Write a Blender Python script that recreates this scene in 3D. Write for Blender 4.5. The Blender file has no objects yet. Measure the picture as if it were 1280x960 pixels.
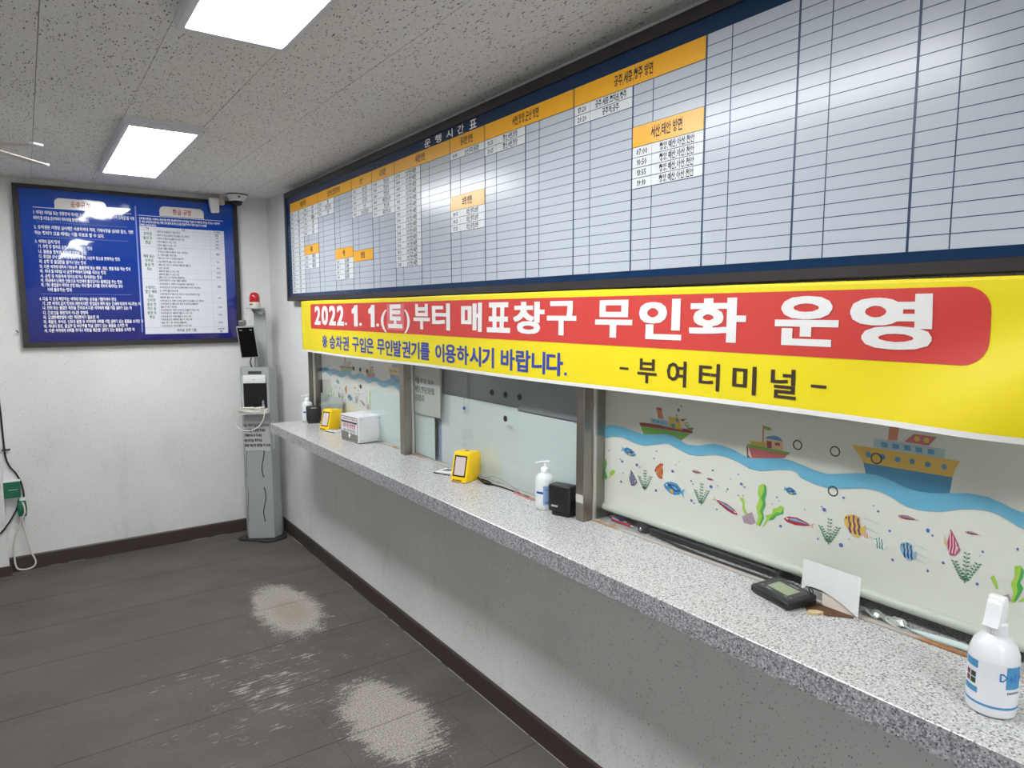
import bpy, bmesh, math, random
from mathutils import Vector, Matrix
random.seed(7)
SC = bpy.context.scene
COL = SC.collection
R = math.radians
# ------------------------------------------------------------------ camera
cam_d = bpy.data.cameras.new('camera'); cam_d.sensor_width = 36; cam_d.lens = 24.0
cam_d.clip_start = 0.02
cam = bpy.data.objects.new('camera', cam_d); COL.objects.link(cam)
YAW, PITCH, ROLL = 0.6178, -0.1058, -0.001
_f = Vector((math.sin(YAW)*math.cos(PITCH), math.cos(YAW)*math.cos(PITCH), math.sin(PITCH)))
_r = Vector((math.cos(YAW), -math.sin(YAW), 0)); _u = _r.cross(_f)
_r2 = math.cos(ROLL)*_r + math.sin(ROLL)*_u; _u2 = -math.sin(ROLL)*_r + math.cos(ROLL)*_u
cam.matrix_world = Matrix(((_r2.x, _u2.x, -_f.x, -1.5361), (_r2.y, _u2.y, -_f.y, 0.0), (_r2.z, _u2.z, -_f.z, 1.6689), (0, 0, 0, 1)))
SC.camera = cam
# ------------------------------------------------------------------ world, exposure
w = bpy.data.worlds.new('world'); SC.world = w; w.use_nodes = True
w.node_tree.nodes['Background'].inputs[0].default_value = (0.95, 0.97, 1.0, 1)
w.node_tree.nodes['Background'].inputs[1].default_value = 2.6
vs = SC.view_settings; vs.view_transform = 'Standard'; vs.look = 'None'; vs.gamma = 1.0; vs.use_curve_mapping = False
vs.exposure = 1.03
LAMP = 17.0          # emission of the LED panels' diffusers
# ------------------------------------------------------------------ materials
def lin(c):
    c /= 255.0
    return c/12.92 if c <= 0.04045 else ((c+0.055)/1.055)**2.4
def rgb(r, g, b): return (lin(r), lin(g), lin(b), 1)
MATS = {}
def base_mat(name):
    m = bpy.data.materials.new(name); m.use_nodes = True; nt = m.node_tree
    return m, nt, nt.nodes['Principled BSDF']
def mat(name, col, rough=0.5, metal=0.0, spec=0.5, vary=0.06, scale=30.0, bump=0.0, emit=0.0, coat=0.0, trans=0.0, alpha=1.0):
    """plain procedural surface: colour with a fine noise variation"""
    if name in MATS: return MATS[name]
    m, nt, p = base_mat(name)
    N = nt.nodes.new; L = nt.links.new
    tc = N('ShaderNodeTexCoord')
    no = N('ShaderNodeTexNoise'); no.inputs['Scale'].default_value = scale; no.inputs['Detail'].default_value = 3
    L(tc.outputs['Object'], no.inputs['Vector'])
    mr = N('ShaderNodeMapRange'); mr.inputs['To Min'].default_value = 1-vary; mr.inputs['To Max'].default_value = 1+vary
    L(no.outputs['Fac'], mr.inputs['Value'])
    vm = N('ShaderNodeVectorMath'); vm.operation = 'SCALE'; vm.inputs[0].default_value = col[:3]
    L(mr.outputs[0], vm.inputs['Scale']); L(vm.outputs[0], p.inputs['Base Color'])
    p.inputs['Roughness'].default_value = rough; p.inputs['Metallic'].default_value = metal
    p.inputs['Specular IOR Level'].default_value = spec
    if coat: p.inputs['Coat Weight'].default_value = coat; p.inputs['Coat Roughness'].default_value = 0.05
    if trans: p.inputs['Transmission Weight'].default_value = trans
    if alpha < 1: p.inputs['Alpha'].default_value = alpha
    if bump:
        b = N('ShaderNodeBump'); b.inputs['Strength'].default_value = bump; b.inputs['Distance'].default_value = 0.002
        L(no.outputs['Fac'], b.inputs['Height']); L(b.outputs[0], p.inputs['Normal'])
    if emit:
        p.inputs['Emission Color'].default_value = col; p.inputs['Emission Strength'].default_value = emit
    MATS[name] = m; return m
def NT(m):
    nt = m.node_tree; return nt, nt.nodes.new, nt.links.new
def mixc(nt, fac, a, b):
    n = nt.nodes.new('ShaderNodeMix'); n.data_type = 'RGBA'
    for s, v in ((n.inputs[0], fac), (n.inputs[6], a), (n.inputs[7], b)):
        if hasattr(v, 'links'): nt.links.new(v, s)
        else: s.default_value = v
    return n.outputs[2]
def math_n(nt, op, a, b=None, c=None):
    n = nt.nodes.new('ShaderNodeMath'); n.operation = op
    for i, v in enumerate((a, b, c)):
        if v is None: continue
        if hasattr(v, 'links'): nt.links.new(v, n.inputs[i])
        else: n.inputs[i].default_value = v
    return n.outputs[0]
def ramp(nt, val, lo, hi, a=0.0, b=1.0, smooth=False):
    n = nt.nodes.new('ShaderNodeMapRange')
    if smooth: n.interpolation_type = 'SMOOTHSTEP'
    nt.links.new(val, n.inputs['Value'])
    n.inputs['From Min'].default_value = lo; n.inputs['From Max'].default_value = hi
    n.inputs['To Min'].default_value = a; n.inputs['To Max'].default_value = b
    return n.outputs[0]
def noise(nt, vec, scale, detail=3, rough=0.5, w=None):
    n = nt.nodes.new('ShaderNodeTexNoise'); n.inputs['Scale'].default_value = scale
    n.inputs['Detail'].default_value = detail; n.inputs['Roughness'].default_value = rough
    nt.links.new(vec, n.inputs['Vector']); return n.outputs['Fac']
def scaled(nt, vec, s, off=(0, 0, 0), rot=(0, 0, 0)):
    n = nt.nodes.new('ShaderNodeMapping'); n.inputs['Scale'].default_value = s; n.inputs['Location'].default_value = off
    n.inputs['Rotation'].default_value = rot
    nt.links.new(vec, n.inputs['Vector']); return n.outputs[0]
def specks(nt, vec, scale, size, keep, rnd=1.0):
    """mask of small dots: voronoi cells kept at random"""
    v = nt.nodes.new('ShaderNodeTexVoronoi'); v.inputs['Scale'].default_value = scale
    v.inputs['Randomness'].default_value = rnd
    nt.links.new(vec, v.inputs['Vector'])
    d = ramp(nt, v.outputs['Distance'], size, size*0.6)
    s = nt.nodes.new('ShaderNodeSeparateColor'); nt.links.new(v.outputs['Color'], s.inputs[0])
    k = math_n(nt, 'LESS_THAN', s.outputs[0], keep)
    return math_n(nt, 'MULTIPLY', d, k), s
def worldpos(nt): return nt.nodes.new('ShaderNodeNewGeometry').outputs['Position']

def wall_mat(name, tint=(219, 219, 217)):
    m, nt, p = base_mat(name); pos = worldpos(nt)
    base = mixc(nt, ramp(nt, noise(nt, pos, 2.2, 4), 0.35, 0.7), rgb(*[t-5 for t in tint]), rgb(*[t+4 for t in tint]))
    # smudges low on the wall, vertical runs
    sm = noise(nt, scaled(nt, pos, (7, 7, 2.6)), 1.0, 6, 0.7)
    sep = nt.nodes.new('ShaderNodeSeparateXYZ'); nt.links.new(pos, sep.inputs[0])
    low = ramp(nt, sep.outputs[2], 1.1, 0.3)
    dirt = math_n(nt, 'MULTIPLY', ramp(nt, sm, 0.56, 0.72), low)
    c = mixc(nt, math_n(nt, 'MULTIPLY', dirt, 0.24), base, rgb(128, 124, 120))
    s1, _ = specks(nt, pos, 95, 0.24, 0.34)
    s2, _ = specks(nt, pos, 62, 0.17, 0.10)
    c = mixc(nt, math_n(nt, 'MULTIPLY', s1, 0.45), c, rgb(95, 92, 90))
    c = mixc(nt, math_n(nt, 'MULTIPLY', s2, 0.75), c, rgb(60, 57, 55))
    nt.links.new(c, p.inputs['Base Color']); p.inputs['Roughness'].default_value = 0.75
    b = nt.nodes.new('ShaderNodeBump'); b.inputs['Strength'].default_value = 0.25; b.inputs['Distance'].default_value = 0.002
    nt.links.new(noise(nt, pos, 60, 4), b.inputs['Height']); nt.links.new(b.outputs[0], p.inputs['Normal'])
    return m
def ceiling_mat():
    m, nt, p = base_mat('ceiling_board'); pos = worldpos(nt)
    # slow swirl so that the fissures run in changing directions
    q = scaled(nt, pos, (1, 1, 0))
    n1 = nt.nodes.new('ShaderNodeTexNoise'); n1.inputs['Scale'].default_value = 14; nt.links.new(q, n1.inputs['Vector'])
    add = nt.nodes.new('ShaderNodeVectorMath'); add.operation = 'MULTIPLY_ADD'
    nt.links.new(n1.outputs['Color'], add.inputs[0]); add.inputs[1].default_value = (0.03, 0.03, 0); nt.links.new(q, add.inputs[2])
    fis, _ = specks(nt, scaled(nt, add.outputs[0], (110, 30, 1), rot=(0, 0, R(6))), 1.0, 0.30, 0.36)
    fis2, _ = specks(nt, scaled(nt, add.outputs[0], (130, 52, 1), rot=(0, 0, R(-16))), 1.0, 0.30, 0.30)
    dots, _ = specks(nt, q, 150, 0.30, 0.62)
    f = math_n(nt, 'MAXIMUM', fis, fis2)
    base = mixc(nt, noise(nt, pos, 1.5, 3), rgb(232, 232, 229), rgb(238, 238, 235))
    c = mixc(nt, math_n(nt, 'MULTIPLY', dots, 0.55), base, rgb(88, 85, 80))
    c = mixc(nt, math_n(nt, 'MULTIPLY', f, 0.8), c, rgb(62, 59, 55))
    nt.links.new(c, p.inputs['Base Color']); p.inputs['Roughness'].default_value = 0.9
    b = nt.nodes.new('ShaderNodeBump'); b.inputs['Strength'].default_value = 0.6; b.inputs['Distance'].default_value = 0.003; b.invert = True
    nt.links.new(math_n(nt, 'MAXIMUM', f, dots), b.inputs['Height']); nt.links.new(b.outputs[0], p.inputs['Normal'])
    return m
def floor_mat():
    m, nt, p = base_mat('vinyl_floor'); pos = worldpos(nt)
    base = mixc(nt, ramp(nt, noise(nt, scaled(nt, pos, (1.0, 1.6, 1)), 2.2, 5, 0.6), 0.3, 0.7), rgb(84, 79, 76), rgb(102, 96, 92))
    weave = noise(nt, scaled(nt, pos, (40, 260, 1)), 1.0, 2)
    base = mixc(nt, ramp(nt, weave, 0.35, 0.7, 0.0, 0.35), base, rgb(70, 66, 65))
    fine, _ = specks(nt, pos, 260, 0.34, 0.30)
    base = mixc(nt, math_n(nt, 'MULTIPLY', fine, 0.35), base, rgb(150, 145, 140))
    # worn patches: two standing places, brushed sideways, plus scattered scrapes
    sep = nt.nodes.new('ShaderNodeSeparateXYZ'); nt.links.new(pos, sep.inputs[0])
    def ell(cx, cy, rx, ry):
        a = math_n(nt, 'DIVIDE', math_n(nt, 'SUBTRACT', sep.outputs[0], cx), rx)
        b = math_n(nt, 'DIVIDE', math_n(nt, 'SUBTRACT', sep.outputs[1], cy), ry)
        return math_n(nt, 'SQRT', math_n(nt, 'ADD', math_n(nt, 'MULTIPLY', a, a), math_n(nt, 'MULTIPLY', b, b)))
    streak = noise(nt, scaled(nt, pos, (9, 75, 1)), 1.0, 5, 0.7)
    blob = noise(nt, pos, 9, 3)
    grit = noise(nt, scaled(nt, pos, (90, 170, 1)), 1.0, 3, 0.6)
    def patch(cx, cy, rx, ry, w):
        e = ell(cx, cy, rx, ry)
        v = math_n(nt, 'ADD', e, math_n(nt, 'MULTIPLY', math_n(nt, 'SUBTRACT', streak, 0.5), w))
        v = math_n(nt, 'ADD', v, math_n(nt, 'MULTIPLY', math_n(nt, 'SUBTRACT', blob, 0.5), 0.9))
        v = math_n(nt, 'ADD', v, math_n(nt, 'MULTIPLY', math_n(nt, 'SUBTRACT', grit, 0.5), 1.3))
        return ramp(nt, v, 1.10, 0.96)
    p1 = patch(-0.430, 3.77, 0.155, 0.36, 1.3)
    p2 = patch(-0.415, 2.46, 0.155, 0.31, 1.6)
    far = ell(-0.72, 3.0, 0.62, 0.75)
    sc = math_n(nt, 'SUBTRACT', math_n(nt, 'ADD', math_n(nt, 'MULTIPLY', streak, 0.75), math_n(nt, 'MULTIPLY', blob, 0.42)), math_n(nt, 'MULTIPLY', far, 0.13))
    sc = ramp(nt, math_n(nt, 'ADD', sc, math_n(nt, 'MULTIPLY', grit, 0.12)), 0.675, 0.70)
    # second field towards the lower left of the room
    far2 = ell(-1.35, 2.75, 0.6, 0.55)
    sc2 = math_n(nt, 'SUBTRACT', math_n(nt, 'ADD', math_n(nt, 'MULTIPLY', streak, 0.7), math_n(nt, 'MULTIPLY', grit, 0.35)), math_n(nt, 'MULTIPLY', far2, 0.10))
    sc2 = ramp(nt, sc2, 0.615, 0.65)
    wear = math_n(nt, 'MAXIMUM', math_n(nt, 'MAXIMUM', p1, p2), math_n(nt, 'MAXIMUM', sc, math_n(nt, 'MULTIPLY', sc2, 0.6)))
    wc = mixc(nt, ramp(nt, noise(nt, pos, 150, 4, 0.7), 0.36, 0.62), rgb(118, 110, 102), rgb(196, 188, 178))
    wc = mixc(nt, ramp(nt, ell(-0.42, 3.72, 0.11, 0.22), 1.0, 0.5, 0.0, 0.45), wc, rgb(150, 136, 120))
    c = mixc(nt, math_n(nt, 'MULTIPLY', wear, 0.9), base, wc)
    nt.links.new(c, p.inputs['Base Color'])
    nt.links.new(ramp(nt, wear, 0, 1, 0.62, 0.9), p.inputs['Roughness']); p.inputs['Specular IOR Level'].default_value = 0.3
    b = nt.nodes.new('ShaderNodeBump'); b.inputs['Strength'].default_value = 0.3; b.inputs['Distance'].default_value = 0.001
    nt.links.new(weave, b.inputs['Height']); nt.links.new(b.outputs[0], p.inputs['Normal'])
    return m
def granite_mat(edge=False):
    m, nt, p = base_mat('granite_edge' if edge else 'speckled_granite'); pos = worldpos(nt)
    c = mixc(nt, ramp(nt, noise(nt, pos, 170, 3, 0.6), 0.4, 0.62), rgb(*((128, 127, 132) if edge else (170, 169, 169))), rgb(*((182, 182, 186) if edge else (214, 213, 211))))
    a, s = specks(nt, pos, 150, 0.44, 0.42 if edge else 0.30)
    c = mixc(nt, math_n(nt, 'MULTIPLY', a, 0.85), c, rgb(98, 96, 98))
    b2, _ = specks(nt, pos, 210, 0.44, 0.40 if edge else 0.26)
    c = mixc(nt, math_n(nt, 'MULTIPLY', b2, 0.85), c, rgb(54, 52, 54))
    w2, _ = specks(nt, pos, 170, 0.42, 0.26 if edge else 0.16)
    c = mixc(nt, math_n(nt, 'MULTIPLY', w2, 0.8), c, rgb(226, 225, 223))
    nt.links.new(c, p.inputs['Base Color']); p.inputs['Roughness'].default_value = 0.22
    p.inputs['Specular IOR Level'].default_value = 0.45
    return m
def steel_mat(name='brushed_steel', col=(150, 144, 136), rough=0.3):
    m, nt, p = base_mat(name); pos = worldpos(nt)
    n = noise(nt, scaled(nt, pos, (160, 160, 3)), 1.0, 3)
    c = mixc(nt, n, rgb(*[v-18 for v in col]), rgb(*[v+14 for v in col]))
    nt.links.new(c, p.inputs['Base Color']); p.inputs['Metallic'].default_value = 0.95
    nt.links.new(ramp(nt, n, 0, 1, rough-0.06, rough+0.08), p.inputs['Roughness'])
    return m
def glass_mat():
    m, nt, p = base_mat('window_glass'); nt.nodes.remove(p)
    out = nt.nodes['Material Output']
    t = nt.nodes.new('ShaderNodeBsdfTransparent'); t.inputs[0].default_value = (0.975, 0.985, 0.98, 1)
    g = nt.nodes.new('ShaderNodeBsdfGlossy'); g.inputs['Roughness'].default_value = 0.02
    lw = nt.nodes.new('ShaderNodeLayerWeight'); lw.inputs[0].default_value = 0.5
    fr = math_n(nt, 'ADD', math_n(nt, 'MULTIPLY', math_n(nt, 'POWER', lw.outputs['Facing'], 5.0), 0.96), 0.035)
    mx = nt.nodes.new('ShaderNodeMixShader'); nt.links.new(fr, mx.inputs[0])
    nt.links.new(t.outputs[0], mx.inputs[1]); nt.links.new(g.outputs[0], mx.inputs[2]); nt.links.new(mx.outputs[0], out.inputs[0])
    return m
def gradient_blue():
    m, nt, p = base_mat('printed_blue'); tc = nt.nodes.new('ShaderNodeTexCoord')
    sep = nt.nodes.new('ShaderNodeSeparateXYZ'); nt.links.new(tc.outputs['Object'], sep.inputs[0])
    c = mixc(nt, ramp(nt, sep.outputs[2], 1.48, 2.40), rgb(22, 20, 104), rgb(20, 72, 168))
    nt.links.new(c, p.inputs['Base Color']); p.inputs['Roughness'].default_value = 0.06; p.inputs['Coat Weight'].default_value = 0.35
    p.inputs['Coat Roughness'].default_value = 0.03
    b = nt.nodes.new('ShaderNodeBump'); b.inputs['Strength'].default_value = 1.0; b.inputs['Distance'].default_value = 0.006
    nt.links.new(noise(nt, scaled(nt, tc.outputs['Object'], (1, 1, 1.3)), 3.2, 2), b.inputs['Height'])
    nt.links.new(b.outputs[0], p.inputs['Normal']); nt.links.new(b.outputs[0], p.inputs['Coat Normal'])
    return m
def board_grey():
    m, nt, p = base_mat('board_sheet'); tc = nt.nodes.new('ShaderNodeTexCoord')
    c = mixc(nt, noise(nt, tc.outputs['Object'], 1.2, 2), rgb(178, 185, 194), rgb(186, 192, 200))
    nt.links.new(c, p.inputs['Base Color']); p.inputs['Roughness'].default_value = 0.22; p.inputs['Specular IOR Level'].default_value = 0.34
    b = nt.nodes.new('ShaderNodeBump'); b.inputs['Strength'].default_value = 0.5; b.inputs['Distance'].default_value = 0.004
    nt.links.new(noise(nt, scaled(nt, tc.outputs['Object'], (1, 1, 1)), 2.6, 2), b.inputs['Height']); nt.links.new(b.outputs[0], p.inputs['Normal'])
    return m
def sill_mat():
    m, nt, p = base_mat('rusty_sill'); pos = worldpos(nt)
    sep = nt.nodes.new('ShaderNodeSeparateXYZ'); nt.links.new(pos, sep.inputs[0])
    def bump_at(y, r): return ramp(nt, math_n(nt, 'ABSOLUTE', math_n(nt, 'SUBTRACT', sep.outputs[1], y)), r, r*0.4)
    f = math_n(nt, 'MAXIMUM', math_n(nt, 'MAXIMUM', bump_at(1.665, 0.09), bump_at(0.60, 0.09)), math_n(nt, 'MAXIMUM', bump_at(3.02, 0.10), bump_at(3.27, 0.05)))
    f = math_n(nt, 'MULTIPLY', f, ramp(nt, noise(nt, scaled(nt, pos, (60, 12, 60)), 1, 4), 0.35, 0.55))
    c = mixc(nt, f, rgb(176, 168, 160), mixc(nt, noise(nt, pos, 60), rgb(96, 44, 20), rgb(190, 140, 84)))
    nt.links.new(c, p.inputs['Base Color']); p.inputs['Roughness'].default_value = 0.5
    return m
WALL = wall_mat('painted_wall'); CEIL = ceiling_mat(); FLOOR = floor_mat(); GRAN = granite_mat(); GRANE = granite_mat(True)
STEEL = steel_mat(); STEELD = steel_mat('dark_steel', (128, 121, 112), 0.34); GLASS = glass_mat()
M_BASE = mat('brown_skirting', rgb(62, 50, 46), 0.45)
M_FRAME = mat('dark_wood_frame', rgb(40, 33, 33), 0.45, vary=0.25, scale=20)
M_NAVY = mat('navy_sheet', rgb(16, 46, 80), 0.25, spec=0.3)
M_NAVYLINE = mat('navy_line', rgb(30, 52, 88), 0.4)
M_YEL = mat('yellow_strip', rgb(236, 170, 24), 0.3, vary=0.05)
M_CARD = mat('card_white', rgb(214, 218, 220), 0.35)
M_BLACK = mat('black_ink', rgb(22, 20, 24), 0.5)
M_WHITE = mat('white_ink', rgb(235, 236, 238), 0.5)
M_CRIMSON = mat('crimson_ink', rgb(170, 20, 50), 0.5)
M_GREEN = mat('green_ink', rgb(20, 96, 66), 0.5)
M_LINEG = mat('grey_line', rgb(150, 155, 165), 0.5)
M_LINEB = mat('pale_blue_line', rgb(110, 130, 210), 0.4)
M_ALU = mat('aluminium', rgb(196, 194, 190), 0.35, metal=0.6)
M_PLB = mat('black_plastic', rgb(24, 24, 26), 0.35, bump=0.1, scale=200)
M_PLG = mat('scanner_window', rgb(206, 190, 186), 0.25)
M_BWHITE = mat('white_plastic', rgb(222, 222, 224), 0.35)
M_PWHITE = mat('white_paper', rgb(214, 218, 216), 0.7)
M_SHYEL = mat('scanner_yellow', rgb(244, 200, 10), 0.35)
M_KIOSK = mat('kiosk_grey', rgb(160, 163, 163), 0.42, vary=0.03)
M_RUBBER = mat('black_rubber', rgb(36, 36, 38), 0.6)
M_DIFF = mat('led_diffuser', (0.955, 0.985, 1.0, 1), 0.5, vary=0.0, emit=LAMP)
M_LAMPB = mat('lamp_housing', rgb(216, 218, 228), 0.45)
# ------------------------------------------------------------------ mesh helpers
class MB:
    def __init__(s): s.v = []; s.f = []; s.m = []
    def add(s, vs_, fs, mi=0):
        o = len(s.v); s.v += [tuple(v) for v in vs_]; s.f += [[i+o for i in f] for f in fs]; s.m += [mi]*len(fs); return s
    def box(s, x0, x1, y0, y1, z0, z1, mi=0):
        return s.add([(x0,y0,z0),(x1,y0,z0),(x1,y1,z0),(x0,y1,z0),(x0,y0,z1),(x1,y0,z1),(x1,y1,z1),(x0,y1,z1)],
                     [(0,3,2,1),(4,5,6,7),(0,1,5,4),(1,2,6,5),(2,3,7,6),(3,0,4,7)], mi)
    def prism(s, poly, a0, a1, axis='y', mi=0):
        """poly extruded along axis; poly in (x,z) for y, (x,y) for z, (y,z) for x"""
        def p3(p, a): return {'y': (p[0], a, p[1]), 'z': (p[0], p[1], a), 'x': (a, p[0], p[1])}[axis]
        n = len(poly); vs_ = [p3(p, a0) for p in poly] + [p3(p, a1) for p in poly]
        return s.add(vs_, [list(range(n))[::-1], list(range(n, 2*n))] + [(i, (i+1) % n, n+(i+1) % n, n+i) for i in range(n)], mi)
    def flat(s, poly, y, mi=0): return s.add([(p[0], y, p[1]) for p in poly], [list(range(len(poly)))], mi)
    def rect(s, x0, x1, z0, z1, y, mi=0): return s.flat([(x0, z0), (x1, z0), (x1, z1), (x0, z1)], y, mi)
    def lathe(s, prof, n=24, c=(0, 0, 0), mi=0, M=None):
        vs_ = []; fs = []
        for r_, z in prof:
            for i in range(n):
                a = 2*math.pi*i/n; v = Vector((r_*math.cos(a), r_*math.sin(a), z))
                if M is not None: v = M @ v
                vs_.append((c[0]+v.x, c[1]+v.y, c[2]+v.z))
        for k in range(len(prof)-1):
            for i in range(n): fs.append((k*n+i, k*n+(i+1) % n, (k+1)*n+(i+1) % n, (k+1)*n+i))
        fs.append(list(range(n))[::-1]); fs.append([(len(prof)-1)*n+i for i in range(n)])
        return s.add(vs_, fs, mi)
    def tube(s, pts, r_, n=8, mi=0, steps=6, closed=False):
        P = [Vector(p) for p in pts]
        if steps > 1 and len(P) > 2:
            Q = []
            N_ = len(P)
            for i in range(N_ - (0 if closed else 1)):
                p0 = P[(i-1) % N_] if (closed or i > 0) else P[i]; p1 = P[i]; p2 = P[(i+1) % N_]
                p3 = P[(i+2) % N_] if (closed or i+2 < N_) else p2
                for k in range(steps):
                    t = k/steps
                    Q.append(0.5*((2*p1)+(-p0+p2)*t+(2*p0-5*p1+4*p2-p3)*t*t+(-p0+3*p1-3*p2+p3)*t**3))
            if not closed: Q.append(P[-1])
            P = Q
        vs_ = []; fs = []; up = Vector((0, 0, 1)); m_ = len(P); a_prev = None
        for i, p in enumerate(P):
            d = (P[(i+1) % m_] - P[i-1]) if closed else (P[min(i+1, m_-1)] - P[max(i-1, 0)])
            d = d.normalized() if d.length > 1e-9 else Vector((0, 0, 1))
            if a_prev is None: a = d.cross(up if abs(d.z) < 0.9 else Vector((1, 0, 0))).normalized()
            else:
                a = a_prev - d*a_prev.dot(d); a = a.normalized() if a.length > 1e-6 else a_prev
            a_prev = a; b = d.cross(a)
            for k in range(n):
                t = 2*math.pi*k/n; vs_.append(p + (a*math.cos(t)+b*math.sin(t))*r_)
        for i in range(m_ if closed else m_-1):
            j = (i+1) % m_
            for k in range(n): fs.append((i*n+k, i*n+(k+1) % n, j*n+(k+1) % n, j*n+k))
        if not closed: fs += [list(range(n))[::-1], [(m_-1)*n+k for k in range(n)]]
        return s.add(vs_, fs, mi)
    def mesh(s, name, mats, smooth=False, bevel=0.0, seg=2, fix=True):
        me = bpy.data.meshes.new(name); me.from_pydata(s.v, [], s.f)
        for m in (mats if isinstance(mats, (list, tuple)) else [mats]): me.materials.append(m)
        me.polygons.foreach_set('material_index', s.m)
        if fix or bevel:
            bm = bmesh.new(); bm.from_mesh(me)
            if fix: bmesh.ops.recalc_face_normals(bm, faces=bm.faces)
            if bevel: bmesh.ops.bevel(bm, geom=[e for e in bm.edges if e.is_manifold and e.calc_face_angle(0) > 0.5], offset=bevel, segments=seg, affect='EDGES', profile=0.5, clamp_overlap=True)
            bm.to_mesh(me); bm.free()
        if smooth:
            me.polygons.foreach_set('use_smooth', [True]*len(me.polygons)); me.set_sharp_from_angle(angle=R(40))
        me.update(); return me
JOINED = {'lettering', 'lines', 'rule', 'print', 'picture', 'squares', 'foot', 'grille', 'border', 'lens'}
def link(name, me, parent=None, loc=None, rotz=None):
    o = bpy.data.objects.new(name, me); COL.objects.link(o); o.parent = parent
    if loc is not None: o.location = loc
    if rotz is not None: o.rotation_euler = (0, 0, rotz)
    return o
def obj(name, mb, mats, parent=None, smooth=False, bevel=0.0, seg=2, loc=None, rotz=None, label=None, fix=True):
    o = link(name, mb.mesh(name, mats, smooth, bevel, seg, fix), parent, loc, rotz)
    if label: o['label'] = label
    if name.split('_')[-1] in JOINED: o['kind'] = 'stuff'
    return o
def tag(o, label, cat, group=None, kind=None):
    o['label'] = label; o['category'] = cat
    if group: o['group'] = group
    if kind: o['kind'] = kind
    return o
def thing(name, label, cat, loc=(0, 0, 0), rotz=0.0, group=None):
    o = bpy.data.objects.new(name, None); COL.objects.link(o); o.location = loc; o.rotation_euler = (0, 0, rotz)
    o.empty_display_size = 0.05
    return tag(o, label, cat, group)
def struct(o, label=None):
    o['kind'] = 'structure'
    if label: o['label'] = label
    return o
# ------------------------------------------------------------------ lettering: every glyph made once, then placed
class Glyphs:
    """outlines filled once by a 2D curve (one row per character), then kept as points and triangles"""
    def __init__(s, pack, offset=0.0, brush=0.0):
        S, data = pack; s.g = {}; codes = list(data)
        cu = bpy.data.curves.new('letters', 'CURVE'); cu.dimensions = '2D'; cu.fill_mode = 'FRONT'; cu.offset = offset
        for k, code in enumerate(codes):
            for q in data[code]:
                sp = cu.splines.new('POLY'); n = len(q)//2; sp.points.add(n-1); sp.use_cyclic_u = True
                sp.points.foreach_set('co', [v for i in range(n) for v in (q[2*i]/S, q[2*i+1]/S-3*k, 0, 1)])
        o = bpy.data.objects.new('letters', cu); me = bpy.data.meshes.new_from_object(o)
        vs_ = [v.co.copy() for v in me.vertices]; rows = {}
        for p in me.polygons:
            y = sum(vs_[i].y for i in p.vertices)/len(p.vertices)
            rows.setdefault(int(round(-(y-0.32)/3)), []).append(list(p.vertices))
        for k, code in enumerate(codes):
            idx = {}; V = []; F = []
            for f in rows.get(k, []):
                for i in f:
                    if i not in idx: idx[i] = len(V); V.append((vs_[i].x, vs_[i].y+3*k))
                F.append([idx[i] for i in f])
            if brush and code not in (40, 41, 46, 8251):      # heavy face: the letter swept by a small square brush
                V0, F0 = V, F; V = []; F = []
                for lay, (dx, dy) in enumerate(((0, 0), (1, 1), (1, -1), (-1, 1), (-1, -1), (1, 0), (-1, 0), (0, 1), (0, -1))):
                    n0 = len(V); V += [(v[0]+dx*brush, v[1]+dy*brush*0.8, lay*2.5e-5) for v in V0]; F += [[i+n0 for i in f] for f in F0]
            if V: s.g[chr(code)] = (V, F, min(v[0] for v in V), max(v[0] for v in V), min(v[1] for v in V), max(v[1] for v in V))
        bpy.data.objects.remove(o); bpy.data.curves.remove(cu); bpy.data.meshes.remove(me)
    def width(s, t, gap=0.07):
        w_ = 0
        for ch in t:
            if ch == ' ': w_ += 0.32
            elif ch in s.g: w_ += s.g[ch][3]-s.g[ch][2]+gap
        return w_-gap
    def put(s, mb, t, x, z, size, y=0.0, width=None, maxw=None, sx=1.0, align='l', mi=0, fit_h=None, gap=0.07, disp=None):
        """write t at baseline z; width squeezes/stretches to an exact width; fit_h stretches each glyph to (z0,z1)"""
        W = s.width(t, gap); k = size*sx
        if width is not None: k = width/W
        elif maxw is not None and W*k > maxw: k = maxw/W
        x0 = x - (W*k/2 if align == 'c' else W*k if align == 'r' else 0)
        for ch in t:
            if ch == ' ': x0 += 0.32*k; continue
            if ch not in s.g: continue
            V, F, a, b, c_, d = s.g[ch]
            if fit_h and ch not in '.,()-:': sz_ = (fit_h[1]-fit_h[0])/(d-c_); zz = lambda v: fit_h[0]+(v-c_)*sz_
            else: zz = lambda v: z+v*size
            pts = [(x0+(p[0]-a)*k, zz(p[1]), p[2] if len(p) > 2 else 0) for p in V]
            mb.add([(p[0], y - p[2] + (disp(p[0], p[1]) if disp else 0), p[1]) for p in pts], F, mi)
            x0 += (b-a+gap)*k
        return x0
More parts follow.
